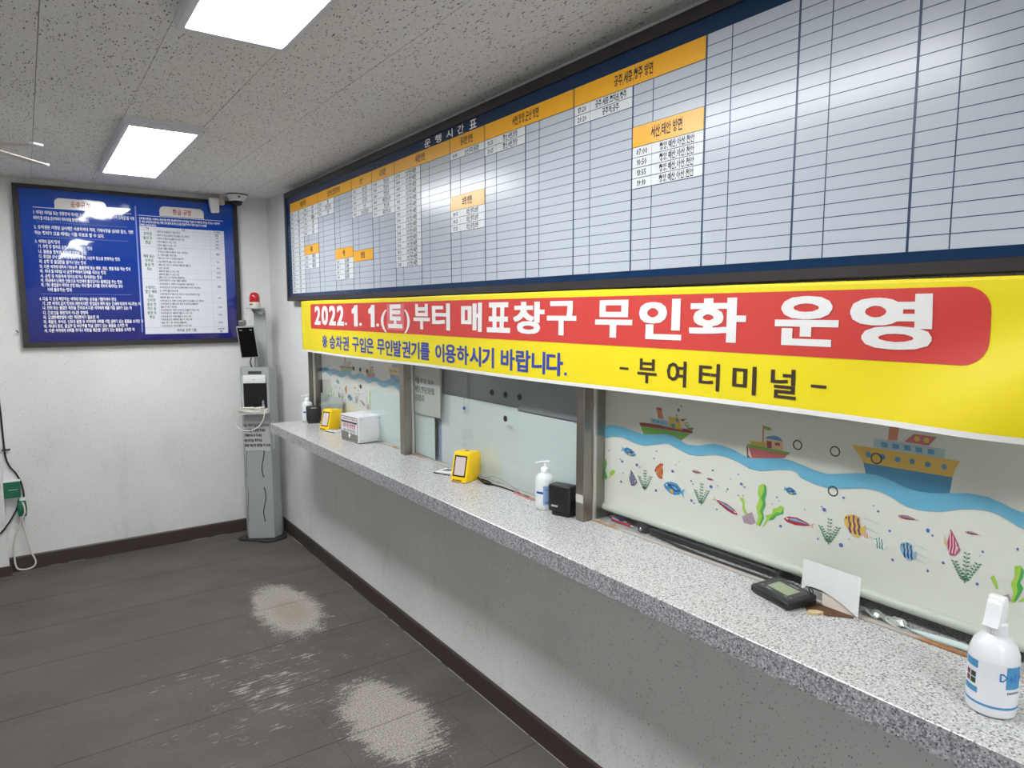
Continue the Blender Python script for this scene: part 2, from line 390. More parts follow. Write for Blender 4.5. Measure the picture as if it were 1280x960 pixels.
D = {"polys":[["darkred",[[-1.562,1.306],[-1.545,1.309],[-1.362,1.313],[-1.338,1.308],[-1.345,1.302],[-1.555,1.297]]],["green",[[-1.555,1.297],[-1.349,1.301],[-1.386,1.273],[-1.429,1.275],[-1.539,1.265]]],["ochre",[[-1.438,1.342],[-1.396,1.344],[-1.38,1.308],[-1.435,1.308]]],["paleblue",[[-1.511,1.328],[-1.44,1.328],[-1.437,1.308],[-1.507,1.312]]],["orange",[[-1.487,1.362],[-1.468,1.365],[-1.456,1.331],[-1.48,1.331]]],["red",[[-1.488,1.365],[-1.466,1.366],[-1.464,1.359],[-1.488,1.358]]],["blue",[[-1.427,1.321],[-1.411,1.321],[-1.411,1.309],[-1.425,1.31]]],["blue",[[-1.407,1.339],[-1.398,1.34],[-1.394,1.33],[-1.406,1.331]]],["blue",[[-1.501,1.323],[-1.494,1.323],[-1.494,1.318],[-1.501,1.318]]],["blue",[[-1.483,1.323],[-1.474,1.323],[-1.474,1.318],[-1.483,1.318]]],["blue",[[-1.462,1.322],[-1.454,1.322],[-1.454,1.317],[-1.462,1.318]]],["green",[[-1.407,1.353],[-1.401,1.353],[-1.402,1.345],[-1.407,1.345]]],["red",[[-1.392,1.34],[-1.364,1.344],[-1.381,1.333]]],["ochre",[[-1.379,1.331],[-1.352,1.334],[-1.369,1.324]]],["paleblue",[[-1.375,1.325],[-1.35,1.327],[-1.362,1.317]]],["green",[[-1.362,1.318],[-1.334,1.321],[-1.343,1.311],[-1.357,1.311]]],["pink",[[-1.145,1.295],[-1.023,1.295],[-1.033,1.281],[-1.132,1.264]]],["green",[[-1.152,1.301],[-1.018,1.299],[-1.023,1.292],[-1.145,1.293]]],["ochre",[[-1.14,1.311],[-1.091,1.314],[-1.089,1.301],[-1.138,1.301]]],["peach",[[-1.091,1.324],[-1.039,1.327],[-1.037,1.3],[-1.088,1.3]]],["blue",[[-1.093,1.325],[-1.085,1.332],[-1.067,1.337],[-1.05,1.335],[-1.039,1.326]]],["darkred",[[-1.088,1.319],[-1.073,1.32],[-1.072,1.301],[-1.086,1.301]]],["darkred",[[-1.063,1.319],[-1.048,1.319],[-1.048,1.312],[-1.062,1.311]]],["orange",[[-1.102,1.36],[-1.098,1.361],[-1.097,1.313],[-1.102,1.312]]],["green",[[-1.099,1.359],[-1.088,1.359],[-1.072,1.354],[-1.084,1.348],[-1.097,1.351]]],["darkred",[[-1.151,1.296],[-1.146,1.294],[-1.144,1.269],[-1.135,1.263],[-1.148,1.263]]],["seaY",[[-1.107,1.19],[-1.094,1.2],[-1.085,1.195],[-1.082,1.177],[-1.092,1.157],[-1.085,1.14],[-1.097,1.119],[-1.09,1.1],[-1.099,1.079],[-1.111,1.078],[-1.105,1.105],[-1.113,1.128],[-1.104,1.154],[-1.11,1.171]]],["seaG",[[-1.091,1.199],[-1.084,1.194],[-1.082,1.174],[-1.087,1.158],[-1.083,1.141],[-1.091,1.121],[-1.087,1.103],[-1.098,1.079],[-1.102,1.078],[-1.093,1.108],[-1.101,1.121],[-1.092,1.145],[-1.099,1.158],[-1.09,1.182]]],["seaY",[[-1.167,1.141],[-1.157,1.147],[-1.15,1.135],[-1.15,1.119],[-1.14,1.103],[-1.147,1.098],[-1.157,1.114],[-1.157,1.13]]],["seaY",[[-1.092,1.076],[-1.078,1.107],[-1.084,1.113],[-1.064,1.121],[-1.061,1.137],[-1.045,1.144],[-1.039,1.151],[-1.029,1.148],[-1.032,1.129],[-1.051,1.121],[-1.06,1.107],[-1.073,1.104],[-1.086,1.082]]],["seaG",[[-1.029,1.145],[-1.029,1.13],[-1.049,1.12],[-1.058,1.107],[-1.073,1.102],[-1.064,1.114],[-1.048,1.131],[-1.038,1.131]]],["rock",[[-1.157,1.091],[-1.142,1.102],[-1.126,1.112],[-1.121,1.102],[-1.112,1.085],[-1.127,1.075],[-1.151,1.075]]],["seaY",[[-1.73,1.16],[-1.715,1.155],[-1.712,1.136],[-1.721,1.115],[-1.714,1.093],[-1.725,1.079]]],["seaG",[[-1.719,1.158],[-1.71,1.144],[-1.718,1.116],[-1.707,1.095],[-1.715,1.081],[-1.722,1.099]]],["seaY",[[-1.704,1.088],[-1.693,1.105],[-1.699,1.113],[-1.683,1.126],[-1.669,1.125],[-1.677,1.11],[-1.69,1.102]]],["yellow",[[-0.855,1.346],[-0.617,1.348],[-0.625,1.33],[-0.63,1.31],[-0.824,1.307],[-0.838,1.327]]],["hull",[[-0.824,1.307],[-0.63,1.31],[-0.634,1.269],[-0.7,1.251],[-0.815,1.274]]],["grayblue",[[-0.802,1.37],[-0.648,1.369],[-0.648,1.348],[-0.802,1.348]]],["orange",[[-0.769,1.402],[-0.747,1.404],[-0.749,1.372],[-0.77,1.371]]],["pink",[[-0.734,1.372],[-0.714,1.393],[-0.666,1.393],[-0.682,1.371]]],["seaY",[[-0.505,1.149],[-0.495,1.154],[-0.49,1.148],[-0.49,1.131],[-0.495,1.115],[-0.49,1.102],[-0.5,1.073],[-0.507,1.073],[-0.503,1.092],[-0.509,1.112],[-0.503,1.127]]],["seaG",[[-0.493,1.152],[-0.488,1.144],[-0.489,1.131],[-0.493,1.118],[-0.487,1.108],[-0.496,1.08],[-0.502,1.073],[-0.496,1.1],[-0.499,1.113],[-0.495,1.13]]],["seaY",[[-0.546,1.113],[-0.54,1.118],[-0.535,1.109],[-0.53,1.092],[-0.534,1.091],[-0.54,1.102]]],["rock",[[-0.52,1.081],[-0.511,1.088],[-0.506,1.076],[-0.512,1.069]]],["seaY",[[-0.494,1.076],[-0.485,1.091],[-0.484,1.083]]],["blue",[[-0.785,1.364],[-0.77,1.364],[-0.77,1.352],[-0.785,1.352]]],["blue",[[-0.76,1.364],[-0.745,1.364],[-0.745,1.353],[-0.759,1.352]]],["blue",[[-0.734,1.365],[-0.72,1.365],[-0.719,1.353],[-0.733,1.353]]],["blue",[[-0.709,1.364],[-0.695,1.364],[-0.694,1.353],[-0.708,1.353]]],["blue",[[-0.683,1.364],[-0.67,1.364],[-0.669,1.353],[-0.683,1.353]]]],"top":[[-1.734,1.27],[-1.681,1.282],[-1.629,1.281],[-1.578,1.274],[-1.539,1.271],[-1.483,1.279],[-1.443,1.286],[-1.403,1.282],[-1.36,1.265],[-1.311,1.27],[-1.264,1.284],[-1.226,1.283],[-1.189,1.277],[-1.159,1.266],[-1.131,1.262],[-1.09,1.271],[-1.045,1.279],[-1.013,1.279],[-0.976,1.271],[-0.988,1.274],[-0.949,1.265],[-0.911,1.262],[-0.864,1.273],[-0.818,1.283],[-0.785,1.283],[-0.753,1.276],[-0.732,1.269],[-0.701,1.264],[-0.672,1.266],[-0.634,1.274],[-0.598,1.282],[-0.563,1.282],[-0.538,1.276],[-0.517,1.268],[-0.496,1.263]],"bot":[[-1.734,1.227],[-1.691,1.24],[-1.638,1.248],[-1.587,1.237],[-1.538,1.233],[-1.482,1.246],[-1.437,1.258],[-1.393,1.246],[-1.351,1.236],[-1.31,1.24],[-1.263,1.252],[-1.217,1.253],[-1.173,1.245],[-1.137,1.233],[-1.102,1.233],[-1.056,1.246],[-1.012,1.254],[-0.987,1.247],[-0.986,1.239],[-0.947,1.23],[-0.909,1.226],[-0.862,1.235],[-0.822,1.246],[-0.783,1.247],[-0.751,1.237],[-0.724,1.224],[-0.689,1.222],[-0.65,1.229],[-0.605,1.246],[-0.57,1.253],[-0.545,1.252],[-0.519,1.241],[-0.494,1.229]],"circ":[["blue",-0.813,1.329,0.014,0.014],["blue",-0.78,1.329,0.013,0.014],["blue",-0.746,1.329,0.013,0.013],["blue",-0.714,1.33,0.012,0.013],["blue",-0.681,1.329,0.012,0.013],["blue",-0.648,1.33,0.011,0.012],["yellow",-0.707,1.383,0.012,0.013],["yellow",-0.687,1.383,0.012,0.013],["hole",-1.397,1.367,0.01,0.011],["hole",-1.387,1.38,0.006,0.006],["bubble",-1.636,1.163,0.012,0.009],["bubble",-1.568,1.164,0.013,0.01],["bubble",-1.554,1.159,0.006,0.004],["bubble",-1.645,1.169,0.006,0.005],["bubble",-1.701,1.189,0.007,0.004],["bubble",-1.632,1.124,0.006,0.004],["bubble",-1.64,1.093,0.011,0.008],["bubble",-1.482,1.096,0.011,0.009],["bubble",-1.415,1.172,0.012,0.009],["bubble",-1.493,1.199,0.007,0.005],["bubble",-1.483,1.224,0.007,0.005],["bubble",-1.388,1.208,0.004,0.003],["bubble",-1.402,1.195,0.004,0.003],["bubble",-1.341,1.156,0.007,0.006],["bubble",-1.334,1.148,0.005,0.004],["bubble",-1.267,1.154,0.012,0.01],["bubble",-1.263,1.204,0.007,0.006],["bubble",-1.244,1.161,0.004,0.003],["bubble",-1.209,1.159,0.006,0.006],["bubble",-1.213,1.151,0.004,0.003],["bubble",-1.2,1.191,0.004,0.004],["bubble",-1.174,1.21,0.005,0.004],["bubble",-1.163,1.184,0.01,0.008],["bubble",-1.152,1.177,0.006,0.004],["bubble",-1.338,1.096,0.01,0.008],["bubble",-1.327,1.09,0.006,0.005],["bubble",-1.244,1.091,0.006,0.005],["bubble",-1.172,1.149,0.005,0.004],["bubble",-1.156,1.152,0.004,0.003],["bubble",-1.036,1.095,0.009,0.008],["bubble",-1.05,1.171,0.005,0.005],["bubble",-1.043,1.163,0.003,0.003],["bubble",-1.064,1.15,0.003,0.003],["bubble",-0.969,1.157,0.004,0.003],["bubble",-0.916,1.169,0.01,0.01],["bubble",-0.923,1.175,0.005,0.004],["bubble",-0.868,1.211,0.006,0.006],["bubble",-0.795,1.208,0.003,0.004],["bubble",-0.783,1.197,0.006,0.006],["bubble",-0.929,1.089,0.005,0.006],["bubble",-0.868,1.09,0.011,0.011],["bubble",-0.849,1.111,0.003,0.003],["bubble",-0.754,1.157,0.006,0.006],["bubble",-0.744,1.09,0.006,0.007],["bubble",-0.667,1.088,0.005,0.007],["bubble",-0.672,1.18,0.008,0.01],["bubble",-0.662,1.171,0.005,0.005],["bubble",-0.637,1.116,0.006,0.007],["bubble",-0.583,1.125,0.003,0.003],["bubble",-0.569,1.09,0.006,0.007],["bubble",-0.563,1.163,0.005,0.006],["bubble",-0.567,1.153,0.002,0.003],["bubble",-0.502,1.186,0.005,0.007],["bubble",-0.969,1.157,0.003,0.002]],"fish":[["tang",-1.607,1.202,0.07,0.03,1,-8],["tang",-1.407,1.118,0.087,0.046,-1,-8],["tang",-1.012,1.197,0.039,0.022,1,-8],["angelP",-1.587,1.115,0.047,0.057,1,0],["angelR",-1.469,1.163,0.044,0.052,-1,0],["slim",-1.319,1.188,0.042,0.009,-1,0],["slim",-1.27,1.176,0.028,0.007,-1,0],["slim",-1.215,1.108,0.094,0.019,1,-18],["slim",-0.984,1.119,0.088,0.022,-1,0],["idolY",-0.837,1.148,0.054,0.054,-1,0],["idolO",-0.808,1.131,0.017,0.015,-1,0],["idolG",-0.775,1.12,0.028,0.033,-1,0],["idolB",-0.711,1.12,0.037,0.042,-1,0],["angelM",-0.621,1.165,0.034,0.062,1,0],["slim",-0.715,1.198,0.046,0.01,-1,0],["slim",-0.584,1.197,0.029,0.007,-1,0]],"fern":[[-1.532,1.117,0.053,0.065],[-1.302,1.121,0.048,0.063],[-0.901,1.114,0.048,0.063],[-0.593,1.116,0.048,0.064]],"red":[["2022.",-4.219,-3.703],["1.",-3.634,-3.493],["1.",-3.404,-3.271],["(",-3.249,-3.177],["토",-3.161,-3.005],[")",-2.986,-2.925],["부",-2.888,-2.726],["터",-2.705,-2.542],["매",-2.45,-2.291],["표",-2.255,-2.099],["창",-2.08,-1.892],["구",-1.879,-1.722],["무",-1.63,-1.467],["인",-1.44,-1.279],["화",-1.253,-1.071],["운",-0.988,-0.826],["영",-0.801,-0.634]],"bluet":[["※",-4.094,-4.01],["승차권",-3.972,-3.684],["구입은",-3.635,-3.345],["무인발권기를",-3.303,-2.735],["이용하시기",-2.682,-2.206],["바랍니다.",-2.159,-1.768]],"dark":[["-",-1.516,-1.478],["부",-1.441,-1.365],["여",-1.327,-1.257],["터",-1.214,-1.146],["미",-1.106,-1.035],["널",-0.994,-0.925],["-",-0.888,-0.85]],"title":[["운",-2.763,-2.706],["행",-2.667,-2.611],["시",-2.57,-2.518],["간",-2.479,-2.429],["표",-2.386,-2.333]]}
# ================================================================== the room
D_FAR, CEIL_Z, CT = 5.3407, 2.5, 0.947
XL, YB = -3.3, -2.6            # left wall, back wall (both outside the frame)
# floor of square vinyl tiles, each its own piece
fl = MB().box(XL, 0.0, YB, D_FAR, -0.06, -0.0014)
floor = struct(obj('floor', fl, mat('floor_joint', rgb(78, 73, 71), 0.8)), 'dark brown-grey vinyl tile floor with two pale worn patches')
tb = MB(); S = 0.4565
tb.prism([(0.0003, 0.0003), (S-0.0003, 0.0003), (S-0.0003, S-0.0003), (0.0006, S-0.0003)], -0.005, 0, 'z')
tile_me = tb.mesh('floor_tile', FLOOR)
cut_me = {}
for i in range(-1, 11):
    for j in range(-6, 8):
        x1 = -0.187 - S*(i-1); x0 = x1-S; y0 = 2.44+S*1.0076*j; y1 = y0+S
        if x1 <= XL+0.1 or y1 > D_FAR+S-0.02 or x0 >= -0.01 or y1 < -0.3 or x1 < -3.2: continue
        cx, cy = min(x1, -0.0005), min(y1, D_FAR-0.0005)
        if abs(cx-x1) > 1e-6 or abs(cy-y1) > 1e-6:
            k = (round(cx-x0, 4), round(cy-y0, 4))
            if k not in cut_me: cut_me[k] = MB().box(0.0006, k[0]-0.0003, 0.0003, k[1]-0.0003, -0.005, 0).mesh('floor_tile', FLOOR)
            me = cut_me[k]
        else: me = tile_me
        link('floor_tile', me, floor, (x0, y0, 0))
rest = MB().box(XL, 0, YB, 2.44-6*S*1.0076+S*5*1.0076, -0.005, -0.0005)
# ceiling of fissured boards laid in a staggered bond
ce = MB().box(XL, 0.0, YB, D_FAR, CEIL_Z+0.012, CEIL_Z+0.08)
ceiling = struct(obj('ceiling', ce, mat('ceiling_joint', rgb(70, 68, 66), 0.9)), 'grey-white ceiling of fissured mineral boards')
TW, TL = 0.3145, 0.632
cme = {}
for i in range(0, 12):
    x1 = -0.193-TW*(i-1) if i else 0.0; x0 = -0.193-TW*i if i else -0.193
    if i: x0, x1 = -0.193-TW*i, -0.193-TW*(i-1)
    off = 2.445 if i % 2 == 1 else 2.13
    if i == 3: off = 2.445
    for j in range(-5, 6):
        y0 = off+TL*j; y1 = y0+TL
        if y1 < -0.4 or y0 > D_FAR: continue
        y1 = min(y1, D_FAR)
        k = (round(x1-x0, 4), round(y1-y0, 4))
        if k not in cme: cme[k] = MB().box(0.0009, k[0]-0.0009, 0.0004, k[1]-0.0004, 0, 0.0125).mesh('ceiling_board', CEIL, bevel=0.0008, seg=1)
        o = link('ceiling_board', cme[k], ceiling, (x0, y0, CEIL_Z))
        o.location.z += random.choice((0, 0, 0.0008, -0.0006))
# walls
struct(obj('wall_far', MB().box(XL-0.12, 0.14, D_FAR, D_FAR+0.15, -0.06, 2.6), WALL), 'speckled white painted wall carrying the blue notice board')
struct(obj('wall_right', MB().box(0, 0.14, YB, D_FAR, -0.06, 0.885), WALL), 'speckled painted wall below the granite counter')
wr = MB()
wr.box(0, 0.14, 4.492, D_FAR, 0.885, CT)
wr.box(0, 0.14, 4.53, D_FAR, CT, 1.62)
wr.box(0, 0.14, YB, D_FAR, 1.62, 2.6)
wr.box(0, 0.14, YB, -0.75, 0.885, 1.62)
struct(obj('wall_right', wr, WALL), 'speckled painted wall beside and above the ticket windows')
struct(obj('wall_left', MB().box(XL-0.12, XL, YB, D_FAR, -0.06, 2.6), WALL), 'painted wall on the far side of the waiting room')
wl = MB()
for q in ((XL, 0.14, 2.2, 2.6), (XL, 0.14, -0.06, 0.10), (-1.75, 0.14, 0.10, 2.2)): wl.box(q[0], q[1], YB-0.12, YB, q[2], q[3])
struct(obj('wall_back', wl, WALL), 'painted wall with an added daylight opening behind the viewer')
w4 = bpy.data.objects.new('window_4', None); COL.objects.link(w4); w4['kind'] = 'structure'; w4['label'] = 'unseen glazing behind the viewer, added to let in daylight'  # unseen opening added so daylight brightens the ceiling and far wall
for k in range(2):
    xa = XL+0.775*k; m = MB()
    for q in ((xa, xa+0.05, 0.10, 2.2), (xa+0.725, xa+0.775, 0.10, 2.2), (xa+0.05, xa+0.725, 0.10, 0.16), (xa+0.05, xa+0.725, 2.14, 2.2)): m.box(q[0], q[1], YB-0.08, YB-0.03, q[2], q[3])
    obj('frame', m, M_ALU, w4); obj('glass_pane', MB().box(xa+0.05, xa+0.725, YB-0.058, YB-0.052, 0.16, 2.14), GLASS, w4)
struct(obj('ground', MB().box(-14, 8, -14, YB-0.12, -0.2, -0.08), mat('pavement', rgb(176, 172, 166), 0.85)), 'pale pavement added out of view to bounce daylight onto the ceiling')  # pale ground added outside to throw daylight up to the ceiling
struct(obj('trim_1', MB().box(-2.1, -1.712, 5.27, D_FAR, 0, CEIL_Z), WALL), 'shallow painted pilaster beside the green socket')
wo = MB(); wo.box(0.95, 1.05, YB, D_FAR, -0.06, 2.6); wo.box(0.14, 0.95, YB, D_FAR, 2.5, 2.6); wo.box(0.14, 0.95, D_FAR, D_FAR+0.1, -0.06, 2.6); wo.box(0.14, 0.95, YB-0.1, YB, -0.06, 2.6); wo.box(0.14, 0.95, YB, D_FAR, -0.06, 0.0)
struct(obj('wall_office', wo, mat('office_paint', rgb(190, 190, 186), 0.8)), 'plain wall of the ticket office behind the windows')
def base_profile(L_): return [(0, 0), (-0.011, 0), (-0.011, 0.088), (-0.006, 0.0964), (0, 0.0964)]
b1 = MB().prism([(-0.0, 0), (-0.011, 0), (-0.011, 0.089), (-0.006, 0.0964), (0, 0.0964)], YB, D_FAR-0.011, 'y')
struct(obj('baseboard_right', b1, M_BASE), 'dark brown vinyl skirting under the counter')
b2 = MB().prism([(D_FAR, 0), (D_FAR-0.011, 0), (D_FAR-0.011, 0.089), (D_FAR-0.006, 0.0964), (D_FAR, 0.0964)], -1.712, 0, 'x')
b2.prism([(5.27, 0), (5.262, 0), (5.262, 0.06), (5.27, 0.064)], -2.1, -1.70, 'x')
struct(obj('baseboard_far', b2, M_BASE), 'dark brown vinyl skirting along the far wall')
# bead of old white sealant along the skirting foot
sl = MB(); y = 1.2
while y < 4.95:
    L_ = random.uniform(0.06, 0.3)
    if random.random() < 0.72: sl.box(-0.0135, -0.011, y, y+L_, 0, 0.0012+random.random()*0.0016)
    y += L_+random.uniform(0.0, 0.08)
x = -1.5
while x < -0.3:
    L_ = random.uniform(0.05, 0.2)
    if random.random() < 0.35: sl.box(x, x+L_, D_FAR-0.0135, D_FAR-0.011, 0, 0.002)
    x += L_+0.05
struct(obj('trim_2', sl, mat('old_sealant', rgb(170, 164, 156), 0.7)), 'broken line of pale sealant at the foot of the skirting')
# ---------------------------------------------------------------- counter
ct = MB(); ct.box(-0.274, 0.50, -1.6, 4.490, 0.886, CT)
counter = thing('counter', 'long grey speckled granite counter running under the ticket windows', 'counter')
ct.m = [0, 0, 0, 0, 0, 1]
obj('countertop', ct, [GRAN, GRANE], counter, bevel=0.0022, seg=1)
ch = MB()
pts = [(-0.009, 0.905), (0.030, 0.900), (0.030, 0.80), (0.012, 0.79), (-0.002, 0.81), (-0.012, 0.822), (-0.026, 0.838), (-0.022, 0.85), (-0.046, 0.865), (-0.03, 0.885)]
ch.prism(pts, CT, CT+0.0006, 'z')
obj('chipped_hollow', ch, mat('broken_stone', rgb(96, 66, 44), 0.95, vary=0.5, scale=90, bump=0.8), counter, label='brown broken hollow in the counter edge')
ch = MB().prism([(-0.052, 0.868), (-0.040, 0.85), (-0.020, 0.846), (-0.022, 0.862), (-0.038, 0.875)], CT+0.0006, CT+0.006, 'z')
obj('stone_chip', ch, mat('pale_chip', rgb(206, 180, 140), 0.9), counter, label='pale loose chip at the hollow')
# window posts, linings, sills, panes
def post(n, y0, y1, label):
    o = struct(obj('trim_%d' % n, MB().box(-0.013, 0.13, y0, y1, CT, 1.64), STEEL, bevel=0.0015, seg=1), label)
    return o
p1 = post(3, 3.078, 3.128, 'brushed steel post between the first and second ticket window')
p2 = post(4, 1.722, 1.762, 'brushed steel post between the second and third ticket window')
obj('sticker', MB().box(-0.0136, -0.013, 1.7235, 1.7605, 1.012, 1.040), mat('silver_sticker', rgb(196, 192, 190), 0.5, vary=0.35, scale=160), p2, label='small silver sticker')
struct(obj('trim_5', MB().box(0.0, 0.13, 4.520, 4.53, CT, 1.64), STEELD, bevel=0.001, seg=1), 'steel lining of the window jamb beside the far corner')
struct(obj('trim_6', MB().box(0.0, 0.13, -0.75, -0.74, CT, 1.64), STEELD), 'steel lining of the near window jamb')
hd = MB().box(-0.010, 0.13, -0.74, 4.52, 1.60, 1.66)
struct(obj('trim_7', hd, STEELD), 'steel head rail of the ticket windows behind the banner')
WIN = [(3.128, 4.520, 3.725, 'left ticket window next to the far corner'), (1.762, 3.078, 2.252, 'middle ticket window blocked with white boards'), (-0.74, 1.722, 0.866, 'right ticket window with a sea picture blind')]
M_HOLE = mat('hole_rim', rgb(52, 50, 46), 0.3); M_HOLEB = mat('hole_black', rgb(14, 14, 16), 0.4)
for n, (y0, y1, hc, lb) in enumerate(WIN):
    wn = bpy.data.objects.new('window_%d' % (n+1), None); COL.objects.link(wn); wn['kind'] = 'structure'; wn['label'] = lb
    obj('glass_pane', MB().box(0.031, 0.036, y0+0.004, y1-0.004, CT+0.004, 1.62), GLASS, wn)
    a = MB(); a.box(0.028, 0.039, y1-0.009, y1, CT, 1.62); a.box(0.028, 0.039, y0, y0+0.009, CT, 1.62)
    obj('glazing_channel', a, M_ALU, wn, bevel=0.001, seg=1)
    obj('sill_rail', MB().box(0.026, 0.041, y0, y1, CT, CT+0.006), sill_mat(), wn, bevel=0.001, seg=1)
    for k, (dy, dz) in enumerate(((0, 0.1), (0.098, 0), (0, 0), (-0.098, 0), (0, -0.098))):
        if n == 0 and k in (1,): pass
        c = (0.0308, hc+dy, 1.334+dz)
        r = MB(); r.tube([(c[0], c[1]+0.0115*math.cos(t*math.pi/8), c[2]+0.0115*math.sin(t*math.pi/8)) for t in range(16)], 0.0017, 6, closed=True, steps=1)
        if n != 2: r.lathe([(0.0108, -0.0004), (0.0108, 0.0004)], 18, c, M=Matrix.Rotation(R(90), 4, 'Y'), mi=1)
        obj('speaking_hole', r, [M_HOLE, M_HOLEB], wn)
# ---------------------------------------------------------------- LED panels
for i, (cx, y0, y1) in enumerate([(-0.9805, 3.415, 4.675), (-0.9805, 0.945, 2.205), (-0.9805, -1.7, -0.44)]):
    lb = ['white rectangular ceiling light nearer the far wall', 'white rectangular ceiling light cut by the top of the picture'][i] if i < 2 else 'white rectangular ceiling light behind the viewer'
    t = thing('ceiling_light', lb, 'light', (cx, y0, CEIL_Z), 0, 'flush LED ceiling panels')
    w_ = 0.157; L_ = y1-y0
    h = MB(); h.box(-w_, w_, 0, L_, -0.012, 0.002)
    for a_, b_, c_, d_ in ((-w_, -w_+0.022, 0, L_), (w_-0.022, w_, 0, L_), (-w_+0.022, w_-0.022, 0, 0.022), (-w_+0.022, w_-0.022, L_-0.022, L_)): h.box(a_, b_, c_, d_, -0.034, -0.012)
    obj('housing', h, M_LAMPB, t, bevel=0.002, seg=1)
    obj('diffuser', MB().box(-w_+0.022, w_-0.022, 0.022, L_-0.022, -0.031, -0.0125), M_DIFF, t)
# ================================================================== printed things
import json
ALLTXT = []
def T_(s): ALLTXT.append(s); return s
NOTICE_L = [
 (0, '1. 여객은 터미널 또는 정류장에 게시된 운송약관 및 운행시간표에 의하여 승차권 및 이에'), (0, '따라야 할 사항을 준수하여야 하며 터미널 질서를 지켜야 한다.'),
 (0, '2. 승차권은 지정된 일시에만 사용하여야 하며, 기재사항을 임의로 말소, 개조'), (0, '하는 행위가 있을 때에는 이를 무효로 할 수 있다.'),
 (0, '3. 여객의 금지 행위'), (1, '가. 주행 중 함부로 운전사에게 말을 하는 행위'), (1, '나. 물품을 함부로 차밖에 던지는 행위'),
 (1, '다. 종업원 승낙 없이 자동차의 기계 장치, 비상구 등으로 조작하는 행위'), (1, '라. 운행 중 출입문을 열거나 닫는 행위'),
 (1, '마. 다른 여객에 대하여 기부요구, 물품판매 또는 배부, 권유, 연설 등을 하는 행위'), (1, '바. 차내 및 터미널 내 금연구역에서 담배를 피우는 행위'),
 (1, '사. 운행 중 자동차에 뛰어오르거나 뛰어내리는 행위'), (1, '아. 차내에서 난폭한 언동으로 타인에게 불안감이나 불쾌감을 주는 행위'),
 (1, '자. 기타 종업원이 여객의 안전 또는 차내 질서 유지를 위하여 제지하는 경우'), (2, '이에 불응하는 행위'),
 (0, '4. 다음 각 호에 해당하는 여객에 대하여는 운송을 거절하여야 한다.'), (1, '가. 3조 여객의 금지 행위의 위반에 대한 종업원의 제지 또는 안내에 따르지 아니하는 자'),
 (1, '나. 만취 또는 불결한 복장을 한자로서 다른 여객에게 폐를 끼칠 염려가 있는 자'), (1, '다. 간호인을 동반하지 아니한 중병자'),
 (1, '라. 감염병예방법에 의한 격리조치가 필요한 자'), (1, '마. 폭발성, 부식성, 인화성 물질 등 여객에게 위해를 끼칠 염려가 있는 물품을 소지한 자'),
 (1, '바. 차내의 통로, 출입구 및 비상구를 막을 염려가 있는 물품을 소지한 자'), (1, '사. 다른 여객에게 위해를 주거나 차량을 훼손할 염려가 있는 물품을 소지한 자')]
NOTICE_Z = [2.297, 2.262, 2.206, 2.17, 2.116, 2.085, 2.053, 2.022, 1.991, 1.959, 1.93, 1.899, 1.871, 1.843, 1.814, 1.755, 1.726, 1.698, 1.666, 1.637, 1.608, 1.58, 1.552]
REFUND = [  # rows of the refund table: (top z, bottom z, [lines], percent)
 (2.228, 2.205, ['지정차 승차일로부터 이틀 전까지'], '없음'), (2.205, 2.182, ['지정차 승차일 1일부터 당일 출발 1시간 전까지'], '5%'),
 (2.182, 2.160, ['지정차 승차일 당일 출발 전 1시간 이내'], '10%'), (2.160, 2.137, ['지정차 출발 후 6시간 이전'], '20%'), (2.137, 2.114, ['지정차 출발 후 6시간 이후'], '30%'),
 (2.114, 2.048, ['승차일 이틀전 예매취소', '당구입과 당해당일 예매 후 1시간 이내 취소', '단, 지정차 출발 전에 한함'], '없음'),
 (2.048, 2.003, ['예매 1시간 경과 후 승차일 전날까지', '당일 예매차량 출발 1시간 이전 취소'], '5%'), (2.003, 1.960, ['예매 1시간 경과 후 승차당일 예매차량 출발 전', '1시간 이내 취소'], '10%'),
 (1.960, 1.937, ['예매차량 출발 후 6시간 이전'], '30%'), (1.937, 1.897, ['예매차량 출발 후 6시간 이후', '출발 6시간 이후 자동취소(환불처리)'], '100%'),
 (1.897, 1.803, ['승차권 발권 전: 승차일 이틀전 예매취소', '승차권 발권 후: 지정차 승차일로부터 이틀 전까지', '승차권 발권 전: 당구입과 당일예매 예매 후 1시간 이내 취소', '단, 지정차 출발 전에 한함'], '없음'),
 (1.803, 1.734, ['승차권 발권 전: 예매 1시간 경과 후 승차일 전일까지 당일', '예매차량 출발 1시간 이전 취소', '승차권 발권 후: 지정차 승차일 1일까지 당일 출발 1시간 전까지'], '10%'),
 (1.734, 1.671, ['승차권 발권 전: 예매 1시간 경과 후 승차당일 예매차량', '출발 전 1시간 이내 취소', '승차권 발권 후: 지정차 승차일 당일 출발 전 1시간 이내'], '20%'),
 (1.671, 1.626, ['승차권 발권 전: 예매차량 출발 후 6시간 이전', '승차권 발권 후: 지정차 출발 후 6시간 이전'], '50%'),
 (1.626, 1.560, ['승차권 발권 전: 예매차량 출발 후 6시간이후', '출발 6시간 이후 자동취소(환불처리)', '승차권 발권 후: 지정차 출발 후 6시간 이후'], '100%')]
GREENS = [(2.171, ['승차권', '발권 후', '환급']), (2.005, ['예매 또는', '승차권', '발권 전', '취소']), (1.735, ['우등버스', '할인 예매', '또는', '승차권', '발권 전', '취소 및', '발권 후', '환급'])]
def tm(h, m): return '%02d:%02d' % (h, m)
